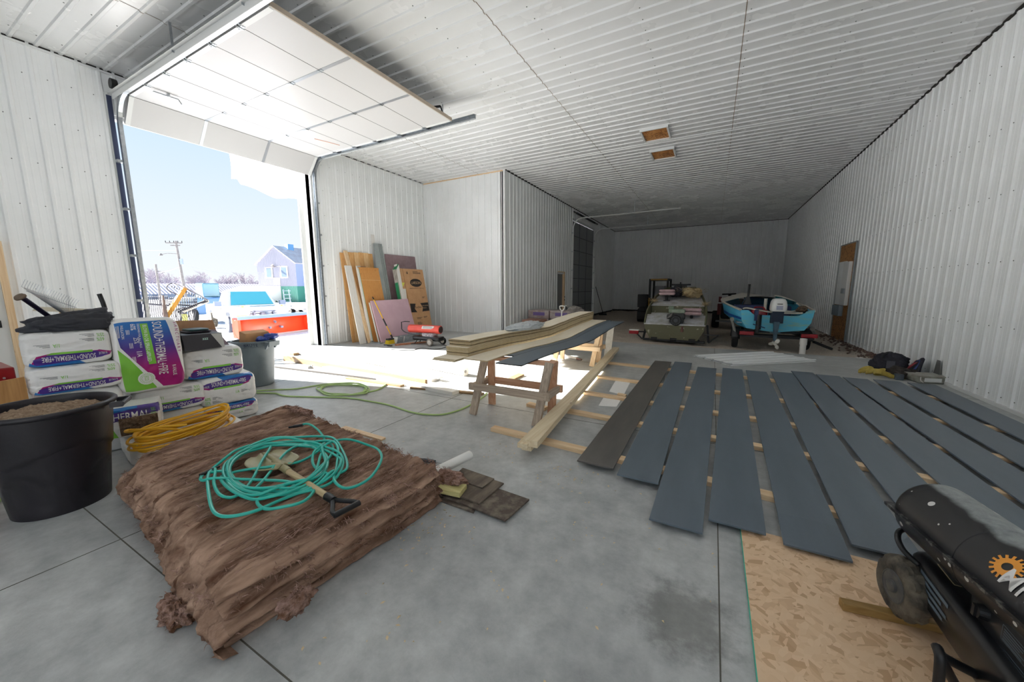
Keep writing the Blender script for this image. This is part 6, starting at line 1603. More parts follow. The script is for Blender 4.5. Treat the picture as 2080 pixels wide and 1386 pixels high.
# rubble along the foot of the right wall
m = MB()
for k in range(160):
    y = rnd.uniform(9.95, 14); x = XR - .05 - abs(rnd.gauss(0, .18)); r = rnd.uniform(.012, .05); z = -.05 + max(0, x - 2.3) * .09 + .01
    o = len(m.v); d = [(1, 0, 0), (0, 1, 0), (-1, 0, 0), (0, -1, 0), (0, 0, 1), (0, 0, -1)]
    m.v += [(x + a * r * rnd.uniform(.6, 1.3), y + b2 * r * rnd.uniform(.6, 1.3), z + c_ * r * rnd.uniform(.5, .9)) for a, b2, c_ in d]
    for f in ((0, 1, 4), (1, 2, 4), (2, 3, 4), (3, 0, 4), (1, 0, 5), (2, 1, 5), (3, 2, 5), (0, 3, 5)): m.face([o + i for i in f])
o = tag(m.build('rubble', mat('rubble', '#7d6459', rough=.95, var='#5f4b44', scale=12)), 'dirt clods and stones along the foot of the right wall', 'stones'); o['kind'] = 'stuff'
# ------------------------------------------------------------------ things leaning on the left wall
def lean(name, label, cat, y0, y1, zt, xt, xb, th, mt, yb=None, z0=0, bev=.003, group=None, top=None):
    """board leaning on the wall: top edge at x=xt, z=zt; foot at x=xb"""
    yb0, yb1 = yb or (y0, y1)
    zt1 = top if top is not None else zt
    d = Vector((xt - xb, 0, zt - z0)).normalized(); n = Vector((d.z, 0, -d.x)) * th
    m = MB(); m.slab([(xb, yb0, z0), (xb, yb1, z0), (xt, y1, zt1), (xt, y0, zt)], n)
    return tag(m.build(name, mt, bevel=bev), label, cat, group), n
M_ply = wood('orange_pine', '#e6b67c', '#cc9556', 2)
M_ply2 = wood('orange_pine_pale', '#efcb98', '#dcae72', 2)
GP = 'upright planks against the left wall'
yy = 6.54
for k, (w, zt) in enumerate(((.11, 2.37), (.15, 2.40), (.17, 2.40), (.16, 2.41), (.15, 2.42), (.18, 2.42), (.14, 2.41))):
    lab = ['orange toned plank nearest the overhead door in the upright row on the left wall', 'orange toned plank second from the overhead door in the upright row', 'orange toned plank third from the overhead door in the upright row', 'orange toned plank in the middle of the upright row on the left wall', 'orange toned plank third from the grey sheet in the upright row', 'orange toned plank second from the grey sheet in the upright row', 'orange toned plank beside the grey sheet in the upright row'][k]
    lean('plank', lab, 'plank', yy, yy + w - .006, zt, XL + .035, XL + .30, .02, (M_ply, M_ply2)[k % 2], group=GP)
    yy += w
lean('trim_board', 'white grooved trim board leaning nearest the overhead door', 'trim', 6.42, 6.62, 2.02, -8.36, -7.96, .03, mat('white_trim_grooved', '#e3e0da', rough=.5, var='#cfcbc4', scale=30, stretch=(1, 3, .05)), yb=(6.42, 6.62), group='white trim leaning on the left wall')
lean('lumber', 'knotty pale pine stud leaning between the white trim boards on the left wall', 'lumber', 6.60, 6.70, 2.42, -8.60, -7.96, .04, M_pine[2], yb=(6.68, 6.78))
lean('trim_board', 'white trim board leaning just behind the pine stud on the left wall', 'trim', 6.80, 6.93, 2.03, -8.40, -8.08, .03, M_wt, yb=(6.84, 6.95), group='white trim leaning on the left wall')
lean('trim_board', 'brownish trim board leaning behind the pink foam sheet edge', 'trim', 6.98, 7.12, 2.03, -8.42, -8.1, .03, wood('brown_trim', '#b08a6a', '#93704f', 2), yb=(6.96, 7.10))
dr = thing('door_slab', 'orange brown door slab with white edge leaning on the left wall behind the pink foam sheet', 'door', (-8.1, 7.15, 0))
def lean_part(par, name, y0, y1, zt, xt, xb, th, mt, off=0, yb=None, z0=0, zb_=None):
    yb0, yb1 = yb or (y0, y1)
    d = Vector((xt - xb, 0, zt)).normalized(); n = Vector((d.z, 0, -d.x))
    q = lambda y, f: Vector((xb + (xt - xb) * f, y, zt * f)) + n * off
    f0 = (zb_ or 0) / zt
    m = MB(); m.slab([q(yb0, f0), q(yb1, f0), q(y1, 1), q(y0, 1)], n * th)
    return m.build(name, mt, par, world=True)
M_ord = wood('orange_door_skin', '#d69a57', '#c78945', 2, rough=.45)
lean_part(dr, 'slab', 6.80, 7.47, 1.97, -8.33, -7.93, .035, M_ord)
lean_part(dr, 'white_edge', 6.755, 6.80, 1.97, -8.33, -7.93, .037, M_wt)
lean_part(dr, 'green_edge', 6.80, 6.812, 1.97, -8.33, -7.93, .038, mat('green_tape', '#5c9c72', rough=.6))
lean_part(dr, 'top_rail', 6.80, 7.47, 1.99, -8.332, -7.93, .05, M_ord, zb_=1.95)
lean_part(dr, 'panel_line', 6.82, 7.45, 1.66, -8.267, -7.93, .0365, mat('pale_line', '#e0b98a', rough=.6), zb_=1.652)
gs = thing('metal_flashing', 'tall narrow grey metal sheet leaning on the left wall beside the door slab', 'metal sheet', (-8.2, 7.7, 0))
M_gm = mat('grey_green_steel', '#a9b0ae', rough=.4, metal=.15, var='#9aa2a1', scale=4)
lean_part(gs, 'sheet', 7.62, 7.92, 2.72, -8.62, -8.02, .004, M_gm, yb=(7.45, 7.80))
for k, (f, w) in enumerate(((.62, .012), (.80, .014))):
    lean_part(gs, 'fold', 7.62 + .30 * f, 7.62 + .30 * f + w, 2.72, -8.62, -8.02, .016, mat('grey_green_steel_fold', '#868e8d', rough=.4), yb=(7.45 + .35 * f, 7.45 + .35 * f + w))
lean_part(gs, 'lip', 7.90, 7.925, 2.72, -8.62, -8.02, .02, M_gm, yb=(7.78, 7.805))
m = MB(); m.slab([(-8.66, 7.60, 2.70), (-8.66, 7.72, 2.70), (-8.675, 7.72, 2.96), (-8.675, 7.60, 2.96)], (.006, 0, 0))
m.build('paper_flag', M_wt, gs, world=True)
M_purp = mat('mauve_board', '#9c8488', rough=.75, var='#8a7277', scale=5)
lean('mauve_board', 'mauve grey board with rounded corners leaning against the left wall behind the cartons', 'board', 8.05, 9.33, 2.45, XL + .03, XL + .32, .03, M_purp, bev=.02)
# flat door cartons
M_cb = mat('kraft_carton', '#c99c70', rough=.8, var='#be9065', scale=6)
M_cbd = mat('carton_ink', '#27201c', rough=.7)
# outermost carton with its print
XT, XB, ZT = -8.30, -7.80, 2.0
crt = thing('door_carton', 'tall kraft door carton with black oval LARSON print leaning in front of the other cartons', 'carton', (-8.0, 8.75, 0), group='flat cartons leaning on the left wall')
yb_ = (8.20, 9.02)
yt_ = (8.33, 9.18)
lean_part(crt, 'carton', *yt_, ZT, XT, XB, .09, M_cb, yb=yb_)
dd_ = Vector((XT - XB, 0, ZT)).normalized(); nn_ = Vector((dd_.z, 0, -dd_.x)) * .0925
def cface(u, v):
    """u across 0..1, v up 0..1 on the front of the carton"""
    y = (yb_[0] + (yt_[0] - yb_[0]) * v) * (1 - u) + (yb_[1] + (yt_[1] - yb_[1]) * v) * u
    return Vector((XB + (XT - XB) * v, y, ZT * v)) + nn_
L = MB(); n = 36
L.add([cface(.52 + .30 * math.cos(2 * PI * k / n), .79 + .062 * math.sin(2 * PI * k / n)) for k in range(n)], [tuple(range(n))])
L.build('oval_logo', M_cbd, crt, world=True)
L = MB(); L.add([cface(u, v) for u, v in ((.03, .35), (.33, .345), (.23, .40), (.31, .475), (.03, .48))], [(0, 1, 2, 3, 4)]); L.add([cface(u, v) for u, v in ((.60, .35), (.99, .355), (.99, .485), (.56, .48), (.66, .41))], [(0, 1, 2, 3, 4)])
L.build('black_band', M_cbd, crt, world=True)
ct_ = lambda u0, v0: (lambda x, y: cface(u0 + x / .83, v0 + y / 2.06) + nn_ * .02)
L = MB(); L.text('LARSON', None, .085, w=.40, map=ct_(.28, .77)); L.build('lettering', mat('carton_logo_tan', '#c4a07a', rough=.8), crt, world=True)
L = MB(); L.text('EasyVent', None, .09, w=.27, map=ct_(.27, .395)); L.build('lettering', M_cbd, crt, world=True)
L = MB(); L.text('RETRACTABLE SCREEN', None, .03, w=.27, map=ct_(.64, .43)); L.build('lettering', mat('carton_logo_tan3', '#c4a07a', rough=.8), crt, world=True)
L = MB(); L.text('STORM DOOR', None, .03, w=.18, map=ct_(.64, .395)); L.build('lettering', mat('carton_logo_tan2', '#c4a07a', rough=.8), crt, world=True)
L = MB(); L.text('AMERICA\'S #1 SELLING STORM DOOR', None, .026, w=.62, map=ct_(.14, .70)); L.build('lettering', M_cbd, crt, world=True)
L = MB()
for u, v, w in ((.45, .945, .4), (.45, .93, .4), (.45, .96, .25), (.72, .57, .14), (.72, .555, .10), (.25, .26, .3), (.25, .245, .22), (.25, .19, .18), (.25, .175, .24), (.25, .16, .2), (.25, .11, .2), (.62, .27, .2), (.62, .255, .15)):
    L.add([cface(u, v), cface(u + w, v), cface(u + w, v + .006), cface(u, v + .006)], [(0, 1, 2, 3)])
L.add([cface(.14, .92), cface(.18, .92), cface(.18, .945), cface(.16, .965), cface(.14, .945)], [(0, 1, 2, 3, 4)])
L.build('fine_print', M_cbd, crt, world=True)
M_g1 = mat('carton_green', '#2f8a5c', rough=.6); M_g2 = mat('carton_grey_print', '#9c948b', rough=.7, var='#c5bfb6', scale=20, stretch=(1, 1, .3))
for k, (y0, w, zt, m1, lab) in enumerate(((8.255, .06, 2.0, M_cb, 'kraft carton edge directly beside the lettered carton'), (8.19, .06, 2.0, M_cb, 'second kraft carton edge from the lettered carton'), (8.09, .095, 2.12, M_wt, 'white topped carton edge with green end in the carton bundle'), (8.02, .065, 1.98, M_g2, 'grey printed carton edge nearest the grey metal sheet'))):
    t = thing('door_carton', lab + ' on the left wall', 'carton', (-8.1, y0, 0), group='flat cartons leaning on the left wall')
    lean_part(t, 'carton', y0, y0 + w, zt, -8.33, -7.83, .5 if k < 0 else .10, m1, yb=(y0 - .13, y0 + w - .13))
    def strip(nm, f0, f1, mt, a0=-.001, a1=None):
        a1 = w + .001 if a1 is None else a1
        lean_part(t, nm, y0 + a0 - .13 * (1 - f1), y0 + a1 - .13 * (1 - f1), zt * f1, -7.83 - .5 * f1, -7.83, .102, mt, yb=(y0 + a0 - .13, y0 + a1 - .13), zb_=zt * f0)
    if k < 2: strip('white_tape', .44, .70, M_wt); strip('yellow_tape', .73, .79, mat('yellow_tape', '#d8d657', rough=.6))
    if k == 2: strip('green_end', .93, 1.0, M_g1, .045)
    if k == 3: strip('green_side', .02, .8, M_g1, -.002, .03)
# pink foam sheet
M_pink = mat('pink_foam', '#d8b6c1', rough=.7, var='#cfabb7', scale=2.5)
lean('foam_sheet', 'square pink foam sheet leaning in front of the door slab and cartons', 'foam sheet', 6.88, 8.24, 1.10, -8.02, -7.68, .035, M_pink, yb=(6.86, 8.24), top=1.12, bev=.004)
lean('foam_strip', 'thin white strip standing along the left edge of the pink foam sheet', 'strip', 6.83, 6.865, 1.06, -8.02, -7.70, .02, M_wt, yb=(6.80, 6.835))
pk = tag(MB().bx(-8.02, -7.55, 6.72, 6.82, 0, .03).bx(-7.95, -7.86, 6.74, 6.80, .03, .06).build('metal_offcut', M_galv, bevel=.003), 'small metal offcuts on the floor at the foot of the pine stud', 'offcut')
# broom
br = thing('broom', 'yellow push broom leaning on the pink foam sheet', 'broom', (-7.35, 6.9, 0))
M_by = mat('broom_yellow', '#dca916', rough=.45)
h0, h1 = Vector((-7.38, 6.98, .16)), Vector((-7.86, 6.83, 1.22))
m = MB(); m.cyl(h0, h0.lerp(h1, .94), .014, n=10); m.build('handle', M_by, br, smooth=True, world=True)
m = MB(); m.cyl(h0.lerp(h1, .93), h1, .016, .013, 10); m.build('hanger_tip', M_black, br, smooth=True, world=True)
m = MB(); m.cyl(h0.lerp(h1, .28), h0.lerp(h1, .46), .019, n=10); m.build('hand_grip', M_black, br, smooth=True, world=True)
m = MB(); m.cyl(h0 - (h1 - h0) * .06, h0.lerp(h1, .06), .022, n=10); m.bx(-7.42, -7.32, 6.80, 7.16, .10, .14); m.build('block', mat('broom_block', '#2b2a29', rough=.6), br, world=True)
m = MB()
for i in range(20):
    for j in range(5):
        x, y = -7.415 + j * .021, 6.81 + i * .018
        m.hexa([(x - .012, y - .010, .0), (x + .012, y - .010, .0), (x + .012, y + .010, .0), (x - .012, y + .010, .0), (x - .008, y - .007, .105), (x + .008, y - .007, .105), (x + .008, y + .007, .105), (x - .008, y + .007, .105)])
m.v = [(x + (x + 7.373) * .35 * (1 - z / .105), y + (y - 6.98) * .08 * (1 - z / .105), z) for x, y, z in m.v]
m.build('bristles', mat('bristle_yellow', '#d9b91e', rough=.8), br, world=True)
# galvanised channels and a terracotta strip
for k, (y0, lab) in enumerate(((6.98, 'galvanised channel lying in front of the pink foam sheet, nearer the broom'), (7.22, 'galvanised channel lying in front of the pink foam sheet, nearer the red heater'))):
    m = MB(); P = [(-.09, .17), (-.085, .17), (-.04, .012), (.04, .012), (.085, .17), (.09, .17), (.045, 0), (-.045, 0)]
    a, b = Vector((-7.28 + .02 * k, y0 + .02, 0)), Vector((-7.36 + .05 * k, y0 + 1.25, 0)); d = (b - a).normalized(); s = Vector((d.y, -d.x, 0))
    m.loft([[c + s * u + Vector((0, 0, w)) for u, w in P] for c in (a, b)])
    o = m.build('metal_channel', M_galv); tag(o, lab, 'channel', 'galvanised channels')
    m = MB(); m.add([a - d * .004 + s * u + Vector((0, 0, w)) for u, w in ((-.088, .168), (.088, .168), (.043, .003), (-.043, .003))], [(0, 1, 2, 3)]); m.build('end_cap', M_wt, o, world=True).matrix_parent_inverse = o.matrix_basis.inverted()
m = MB(); m.slab([(-7.02, 6.72, 0), (-6.96, 6.68, 0), (-6.62, 7.45, 0), (-6.68, 7.49, 0)], (0, 0, .04))
tag(m.build('brick_strip', mat('terracotta', '#a8684a', rough=.8, var='#c48d6c', scale=18), bevel=.004), 'reddish brown strip on the floor in front of the galvanised channels', 'strip')
m = MB(); m.tube(smoothpath([(-7.3, 6.62, .008), (-7.15, 6.65, .012), (-7.05, 6.6, .008)], 4), .012, 6); m.bx(-7.12, -7.0, 6.56, 6.62, 0, .02)
tag(m.build('dark_offcut', M_black), 'small dark offcut on the floor right of the broom head', 'offcut')
# red torpedo heater
rh = thing('torpedo_heater', 'red torpedo heater on black tank and grey wheels by the pink foam sheet', 'heater', (-6.35, 7.15, 0))
M_rh = mat('heater_red', '#e2584a', rough=.4, var='#da4c3e', scale=4)
dv = Vector((1, .10, 0)).normalized(); c0, c1 = Vector((-6.93, 7.18, .40)), Vector((-5.98, 7.27, .40)); s = Vector((-dv.y, dv.x, 0))
def ringx(c, r, n=32): return [c + (s * math.cos(2 * PI * k / n) + Vector((0, 0, 1)) * math.sin(2 * PI * k / n)) * r for k in range(n)]
m = MB(); m.loft([ringx(c0, .095), ringx(c0 + dv * .01, .105), ringx(c0 + dv * .4, .107), ringx(c1 - dv * .02, .107), ringx(c1, .103)]); m.build('barrel', M_rh, rh, smooth=True, world=True)
m = MB(); m.loft([ringx(c1 - dv * .01, .085), ringx(c1 + dv * .012, .085), ringx(c1 + dv * .013, .02)]); m.build('nozzle', mat('nozzle_dark', '#4a3a38', rough=.5, metal=.5), rh, smooth=True, world=True)
m = MB(); q = lambda al, th: c0 + dv * al + (-s * math.cos(th) + Vector((0, 0, 1)) * math.sin(th)) * .110
m.grid(lambda u, v: q(.45 + .36 * u, .15 + .75 * v), 6, 8); m.build('label_plate', M_wt, rh, world=True)
m = MB()
for k in range(4): m.grid(lambda u, v: q(.48 + .28 * u, .28 + .15 * k + .06 * v) - s * .0015, 4, 2)
m.build('label_print', M_lab, rh, world=True)
m = MB(); rbox(m, -6.78, -5.92, 7.07, 7.37, .12, .23, .07); m.v = [(x, y, z) for x, y, z in m.v]; m.build('fuel_tank', M_enam, rh, smooth=True, angle=50, world=True)
m = MB(); m.bx(-6.45, -6.10, 7.10, 7.3, .23, .31); m.build('control_box', mat('motley_box', '#6e6470', rough=.6, var='#b9b2b4', scale=26), rh, world=True)
wheel(rh, (-6.14, 7.03, .095), .095, .06, (0, 1, 0), rim=mat('pale_hub', '#c9c0b6', rough=.6), tyre=mat('dusty_tyre', '#8d857d', rough=.9, var='#6e675f', scale=20)); wheel(rh, (-6.05, 7.43, .095), .095, .06, (0, 1, 0), rim=mat('pale_hub2', '#c9c0b6', rough=.6))
m = MB(); m.tube(smoothpath([(-6.5, 7.06, .26), (-6.95, 7.06, .30), (-7.12, 7.08, .38)], 4) + [Vector((-7.14, 7.1, .56)), Vector((-7.12, 7.2, .57)), Vector((-6.95, 7.2, .57))], .012, 7)
m.build('handle', M_enam, rh, smooth=True, world=True)
m = MB(); m.tube(smoothpath([(-6.62, 7.12, .14), (-6.68, 7.08, .04), (-6.80, 7.06, .012), (-6.86, 7.2, .012), (-6.80, 7.34, .012), (-6.62, 7.3, .14)], 6), .010, 7); m.build('support_leg', M_enam, rh, smooth=True, world=True)
m = MB(); m.hexa([(-8.25, 9.30, .45), (-8.15, 9.30, .40), (-8.15, 9.34, .40), (-8.25, 9.34, .45), (-8.28, 9.30, .62), (-8.10, 9.30, .52), (-8.10, 9.34, .52), (-8.28, 9.34, .62)])
o = tag(m.build('pole_hook', M_black, bevel=.01), 'dark hook end poking out behind the lettered carton', 'tool')
m2 = MB(); m2.bar((-8.2, 9.32, 0), (-8.2, 9.32, .48), .03, .03); m2.build('shaft', M_pine[2], o, world=True).matrix_parent_inverse = o.matrix_basis.inverted()

# ------------------------------------------------------------------ on and around the bag pile
M_jack = mat('black_jacket', '#23242a', rough=.6, var='#2e3038', scale=6, bump=.6, bscale=9)
m = MB()
def jk(u, v):
    a = u * 2 * PI; b2 = v * PI
    d = Vector((math.cos(a) * math.sin(b2), math.sin(a) * math.sin(b2), math.cos(b2)))
    k = 1 + .22 * nz(d.x * 2, d.y * 2, d.z * 2 + 7) + .12 * nz(d.x * 5, d.y * 4, d.z * 6 + 2) + .05 * nz(d.x * 11, d.y * 9, d.z * 14)
    y = .97 + d.y * .27 * k
    h = .065 + .045 * max(0, (y - .9)) / .3
    return (-4.80 + d.x * .17 * k, y, max(1.103 + .004, 1.135 + d.z * h * 1.5 * k + .02 * max(0, y - .95)))
m.grid(jk, 80, 40)
tag(m.build('jacket', M_jack, smooth=True, angle=180), 'crumpled black jacket lying on the topmost insulation bag of the left column', 'jacket')
rk = thing('spring_rake', 'wire tined rake with tines up behind the black jacket', 'rake', (-5.0, .85, 1.1))
m = MB()
hub = Vector((-4.9, .94, 1.25))
for k in range(22):
    t = k / 21; tip = Vector((-4.80, .745 + .265 * t, 1.47 - .155 * t)); b0 = hub.lerp(Vector((-4.86, .985, 1.21)), t)
    m.tube([b0, b0.lerp(tip, .55) + Vector((0, .0, .0)), tip, tip + Vector((.015, .022, .055 - .015 * t))], .0016, 5)
m.build('tine', M_galv, rk, world=True)
m = MB(); m.tube([Vector((-4.81, .765 + .25 * t / 6, 1.435 - .145 * t / 6)) for t in range(7)], .003, 5); m.build('brace', M_galv, rk, world=True)
m = MB(); m.cyl(hub, (-5.3, 1.15, 1.0), .012, n=8); m.build('handle', M_pine[0], rk, smooth=True, world=True)
sp_ = thing('post_driver', 'dark metal tool handle with round brown end slanting up behind the black jacket', 'tool', (-4.9, .8, 1.1))
m = MB(); m.cyl((-4.72, .725, 1.385), (-4.95, .94, 1.14), .017, n=12); m.build('shaft', mat('dark_violet_steel', '#2c2740', rough=.3, metal=.5), sp_, smooth=True, world=True)
m = MB(); m.lathe([(.012, -.012), (.034, -.010), (.036, .0), (.028, .012), (.004, .014)], 18, T(-4.715, .715, 1.39, rx=35, ry=20)); m.build('end_knob', mat('worn_knob', '#6b5a4a', rough=.7), sp_, smooth=True, world=True)
gh_ = thing('pole_tool', 'black gripped tool handle standing between the jacket and the upright bag', 'tool', (-4.85, 1.2, .8))
m = MB(); m.cyl((-4.86, 1.232, .95), (-4.85, 1.19, 1.30), .011, n=10); m.build('shaft', mat('mauve_steel', '#5d4f5a', rough=.4, metal=.4), gh_, smooth=True, world=True)
m = MB(); m.tube([(-4.85, 1.194, 1.26), (-4.85, 1.186, 1.33), (-4.85, 1.175, 1.39), (-4.85, 1.172, 1.405)], .017, 10); m.build('grip', M_black, gh_, smooth=True, world=True)
m = MB(); m.slab([(-4.95, .80, 1.27), (-4.95, 1.12, 1.235), (-4.99, 1.12, 1.27), (-4.99, .82, 1.305)], (.004, 0, 0)); tag(m.build('cardboard_scrap', mat('pale_board', '#c9bfa9', rough=.7)), 'pale flat scrap sticking out behind the rake tines', 'scrap')
# black box, phone-like pads and a cardboard sheet on the right column
bxx = thing('black_box', 'black cardboard box with small white mark on the right column of bags', 'box', (-4.78, 1.80, .825))
m = MB(); m.hexa([(-4.60, 1.64, .828), (-4.60, 1.98, .828), (-5.0, 2.02, .828), (-5.0, 1.66, .828), (-4.58, 1.62, .99), (-4.58, 1.96, .985), (-5.0, 2.0, .985), (-5.0, 1.64, .99)]); m.build('carton', mat('black_carton', '#37363b', rough=.5), bxx, bevel=.003, world=True)
m = MB(); m.add([(-4.577, 1.86, .983), (-4.577, 1.957, .982), (-4.597, 1.982, .83), (-4.597, 1.955, .83)], [(0, 1, 2, 3)]); m.build('grey_corner', mat('grey_print', '#b9b9b4', rough=.5), bxx, world=True)
m = MB(); M_ = frame((-4.583, 1.785, .925), (0, 1, -.02), (.12, 0, 1)); m.text('zzz', M_, .02, w=.05); m.build('white_mark', mat('mint_mark', '#c4e8d8', rough=.5), bxx, world=True)
for k, (z, mt, lab) in enumerate(((.992, mat('dark_pad', '#2a2530', rough=.4), 'dark flat pad lying on the black box, the lower one'), (1.012, mat('teal_pad', '#2c4c4c', rough=.35), 'teal flat pad lying on the black box, the upper one'))):
    m = MB(); rbox(m, -4.92, -4.70, 1.72 + .02 * k, 1.93 - .02 * k, z, z + .018, .03, 4, .006); tag(m.build('flat_pad', mt, smooth=True, angle=50), lab, 'pad', 'flat pads on the black box')
m = MB(); m.slab([(-5.02, 1.68, .83), (-5.02, 2.12, .83), (-5.10, 2.10, 1.09), (-5.10, 1.68, 1.11)], (.02, 0, .0)); tag(m.build('cardboard_flap', mat('kraft_shiny', '#a77f5c', rough=.45, var='#93694a', scale=5), bevel=.003), 'brown cardboard sheet standing behind the black box on the bag pile', 'cardboard')
m = MB(); m.slab([(-4.75, 2.01, .826), (-4.75, 2.09, .826), (-4.95, 2.06, .99), (-4.95, 1.98, .99)], (.006, 0, 0)); tag(m.build('folded_board', mat('mauve_card', '#7d6a74', rough=.5), bevel=.001), 'mauve folded board leaning on the right end of the black box', 'board')
# grey can
gc = thing('trash_can', 'grey plastic can with cardboard and blue bags inside, beside the bag pile', 'bin', (-6.02, 2.97, 0))
M_gc = mat('grey_bin_plastic', '#77838a', rough=.45, var='#6c7880', scale=3)
m = MB(); rg = []
for z, r in ((0, .205), (.01, .215), (.30, .238), (.60, .262), (.605, .268), (.655, .272), (.66, .283), (.675, .285), (.685, .28), (.685, .262), (.66, .258), (.4, .24)):
    rg.append([(r * (1 - (.016 if .03 < z < .52 and (k % 16) in (3, 4, 5, 6, 7, 8, 9, 10, 11) and r < .25 else 0)) * math.cos(2 * PI * k / 64), r * (1 - (.016 if .03 < z < .52 and (k % 16) in (3, 4, 5, 6, 7, 8, 9, 10, 11) and r < .25 else 0)) * math.sin(2 * PI * k / 64), z) for k in range(64)])
m.loft(rg); m.build('bin_body', M_gc, gc, smooth=True, angle=40)
for a in (20, 200):
    m = MB(); Mx = T(rz=a); 
    for q in (-1, 1): m.hexa([Mx @ Vector(p) for p in ((.27, q * .085 - .012, .56), (.285, q * .085 - .012, .56), (.285, q * .085 + .012, .56), (.27, q * .085 + .012, .56), (.27, q * .085 - .02, .67), (.35, q * .085 - .02, .665), (.35, q * .085 + .02, .665), (.27, q * .085 + .02, .67))])
    m.hexa([Mx @ Vector(p) for p in ((.33, -.10, .60), (.345, -.10, .60), (.345, .10, .60), (.33, .10, .60), (.335, -.10, .672), (.355, -.10, .672), (.355, .10, .672), (.335, .10, .672))])
    m.build('handle', M_gc, gc)
L = MB(); L.text('BRUTE', None, .045, w=.17, map=lambda x, y: Vector((.274 * math.cos(R(-52) + x / .274), .274 * math.sin(R(-52) + x / .274), .615 + y))); L.build('lettering', mat('bin_letter', '#2b3550', rough=.5), gc)
L = MB(); L.text('BRUTE', None, .075, w=.30, map=lambda x, y: Vector((.262 * math.cos(R(2) - y / .262), .262 * math.sin(R(2) - y / .262), .45 - x)) ); L.build('raised_lettering', M_gc, gc)
m = MB(); m.hexa([(-5.92, 2.80, .45), (-5.92, 3.13, .45), (-6.10, 3.13, .45), (-6.10, 2.80, .45), (-5.88, 2.80, .80), (-5.88, 3.13, .80), (-6.04, 3.13, .83), (-6.04, 2.80, .83)])
tag(m.build('cardboard_box', M_cb, bevel=.003), 'brown cardboard carton sticking out of the grey can', 'carton')
for k, (y, z, s_) in enumerate(((3.0, .70, .075), (3.13, .735, .07))):
    lump('snack_bag', ['blue crumpled bag at the rim of the grey can, lower one', 'blue crumpled bag at the rim of the grey can, upper right one'][k], 'bag', (-5.83, y, z), (.06, .09, .045), mat('blue_foil', '#2f4ea8', rough=.3, var='#24398a', scale=12), 4 + k, .4, 20, group='blue bags in the grey can', flat=False)
# red box and plywood at the far left
rb = thing('red_toolbox', 'red metal box edge at the far left behind the black bin', 'toolbox', (-5.1, .5, 0))
m = MB(); m.bx(-5.45, -4.98, .22, .66, 0, .82); m.build('body', mat('tool_red', '#8f1218', rough=.3), rb, bevel=.01, world=True)
m = MB(); m.cyl((-4.98, .60, .74), (-4.97, .60, .74), .008, n=8); m.cyl((-4.98, .57, .745), (-4.97, .57, .745), .008, n=8); m.build('rivet', M_galv, rb, world=True)
m = MB(); m.slab([(-4.62, .44, 0), (-4.66, .655, 0), (-4.68, .655, .775), (-4.64, .44, .76)], (.018, 0, 0)); tag(m.build('plywood_piece', wood('plywood_tan', '#c2925c', '#a97a46', 2), bevel=.001), 'tan plywood piece standing beside the red box at the far left', 'board')
# ------------------------------------------------------------------ yard outside the overhead door
M_tw = mat('truck_white', '#b0b4bb', rough=.3)
M_glass = mat('cab_glass', '#3f8a9c', rough=.08)
M_chrome = mat('chrome', '#d5d8dc', rough=.15, metal=.9)
M_amber = mat('amber_lens', '#d98a3c', rough=.3)
tk = thing('pickup_truck', 'white pickup truck with orange snow plow parked on the snow outside', 'truck', (-17.2, 8.82, gz(-17.2, 0)), R(-13))
# local frame: +x forward, y left; right front wheel near (-.65, -.85)
def sect(m, X, w, z0, z1, z2=None, tw=None):
    pass
m = MB()
prof = [(.55, .38), (.62, .95), (.50, 1.06), (-.75, 1.12), (-.80, 1.13), (-5.05, 1.13), (-5.10, .55), (-4.55, .50), (-4.50, .86), (-3.72, .88), (-3.64, .50), (-1.15, .42), (-1.10, .86), (-.28, .88), (-.20, .42)]
M_ = Matrix(((1, 0, 0, 0), (0, 0, 1, 0), (0, 1, 0, 0), (0, 0, 0, 1)))
m.prism(prof, -.98, .98, M_)
m.build('body', M_tw, tk, bevel=.05)
m = MB(); m.bx(-5.0, -2.65, -.82, .82, 1.10, 1.14); m.build('bed', mat('bed_dark', '#4c5666', rough=.6), tk)
m = MB(); m.hexa([(-2.55, -.95, 1.10), (-.75, -.95, 1.10), (-.75, .95, 1.10), (-2.55, .95, 1.10), (-2.35, -.76, 1.78), (-1.35, -.76, 1.78), (-1.35, .76, 1.78), (-2.35, .76, 1.78)]); m.build('cab', M_tw, tk, bevel=.05)
def q4(a, b, c, d, off): return [tuple(Vector(p) + Vector(off)) for p in (a, b, c, d)]
m = MB(); m.slab([(-.80, -.80, 1.17), (-.80, .80, 1.17), (-1.305, .66, 1.72), (-1.305, -.66, 1.72)], (.025, 0, .02)); m.build('windshield', M_glass, tk)
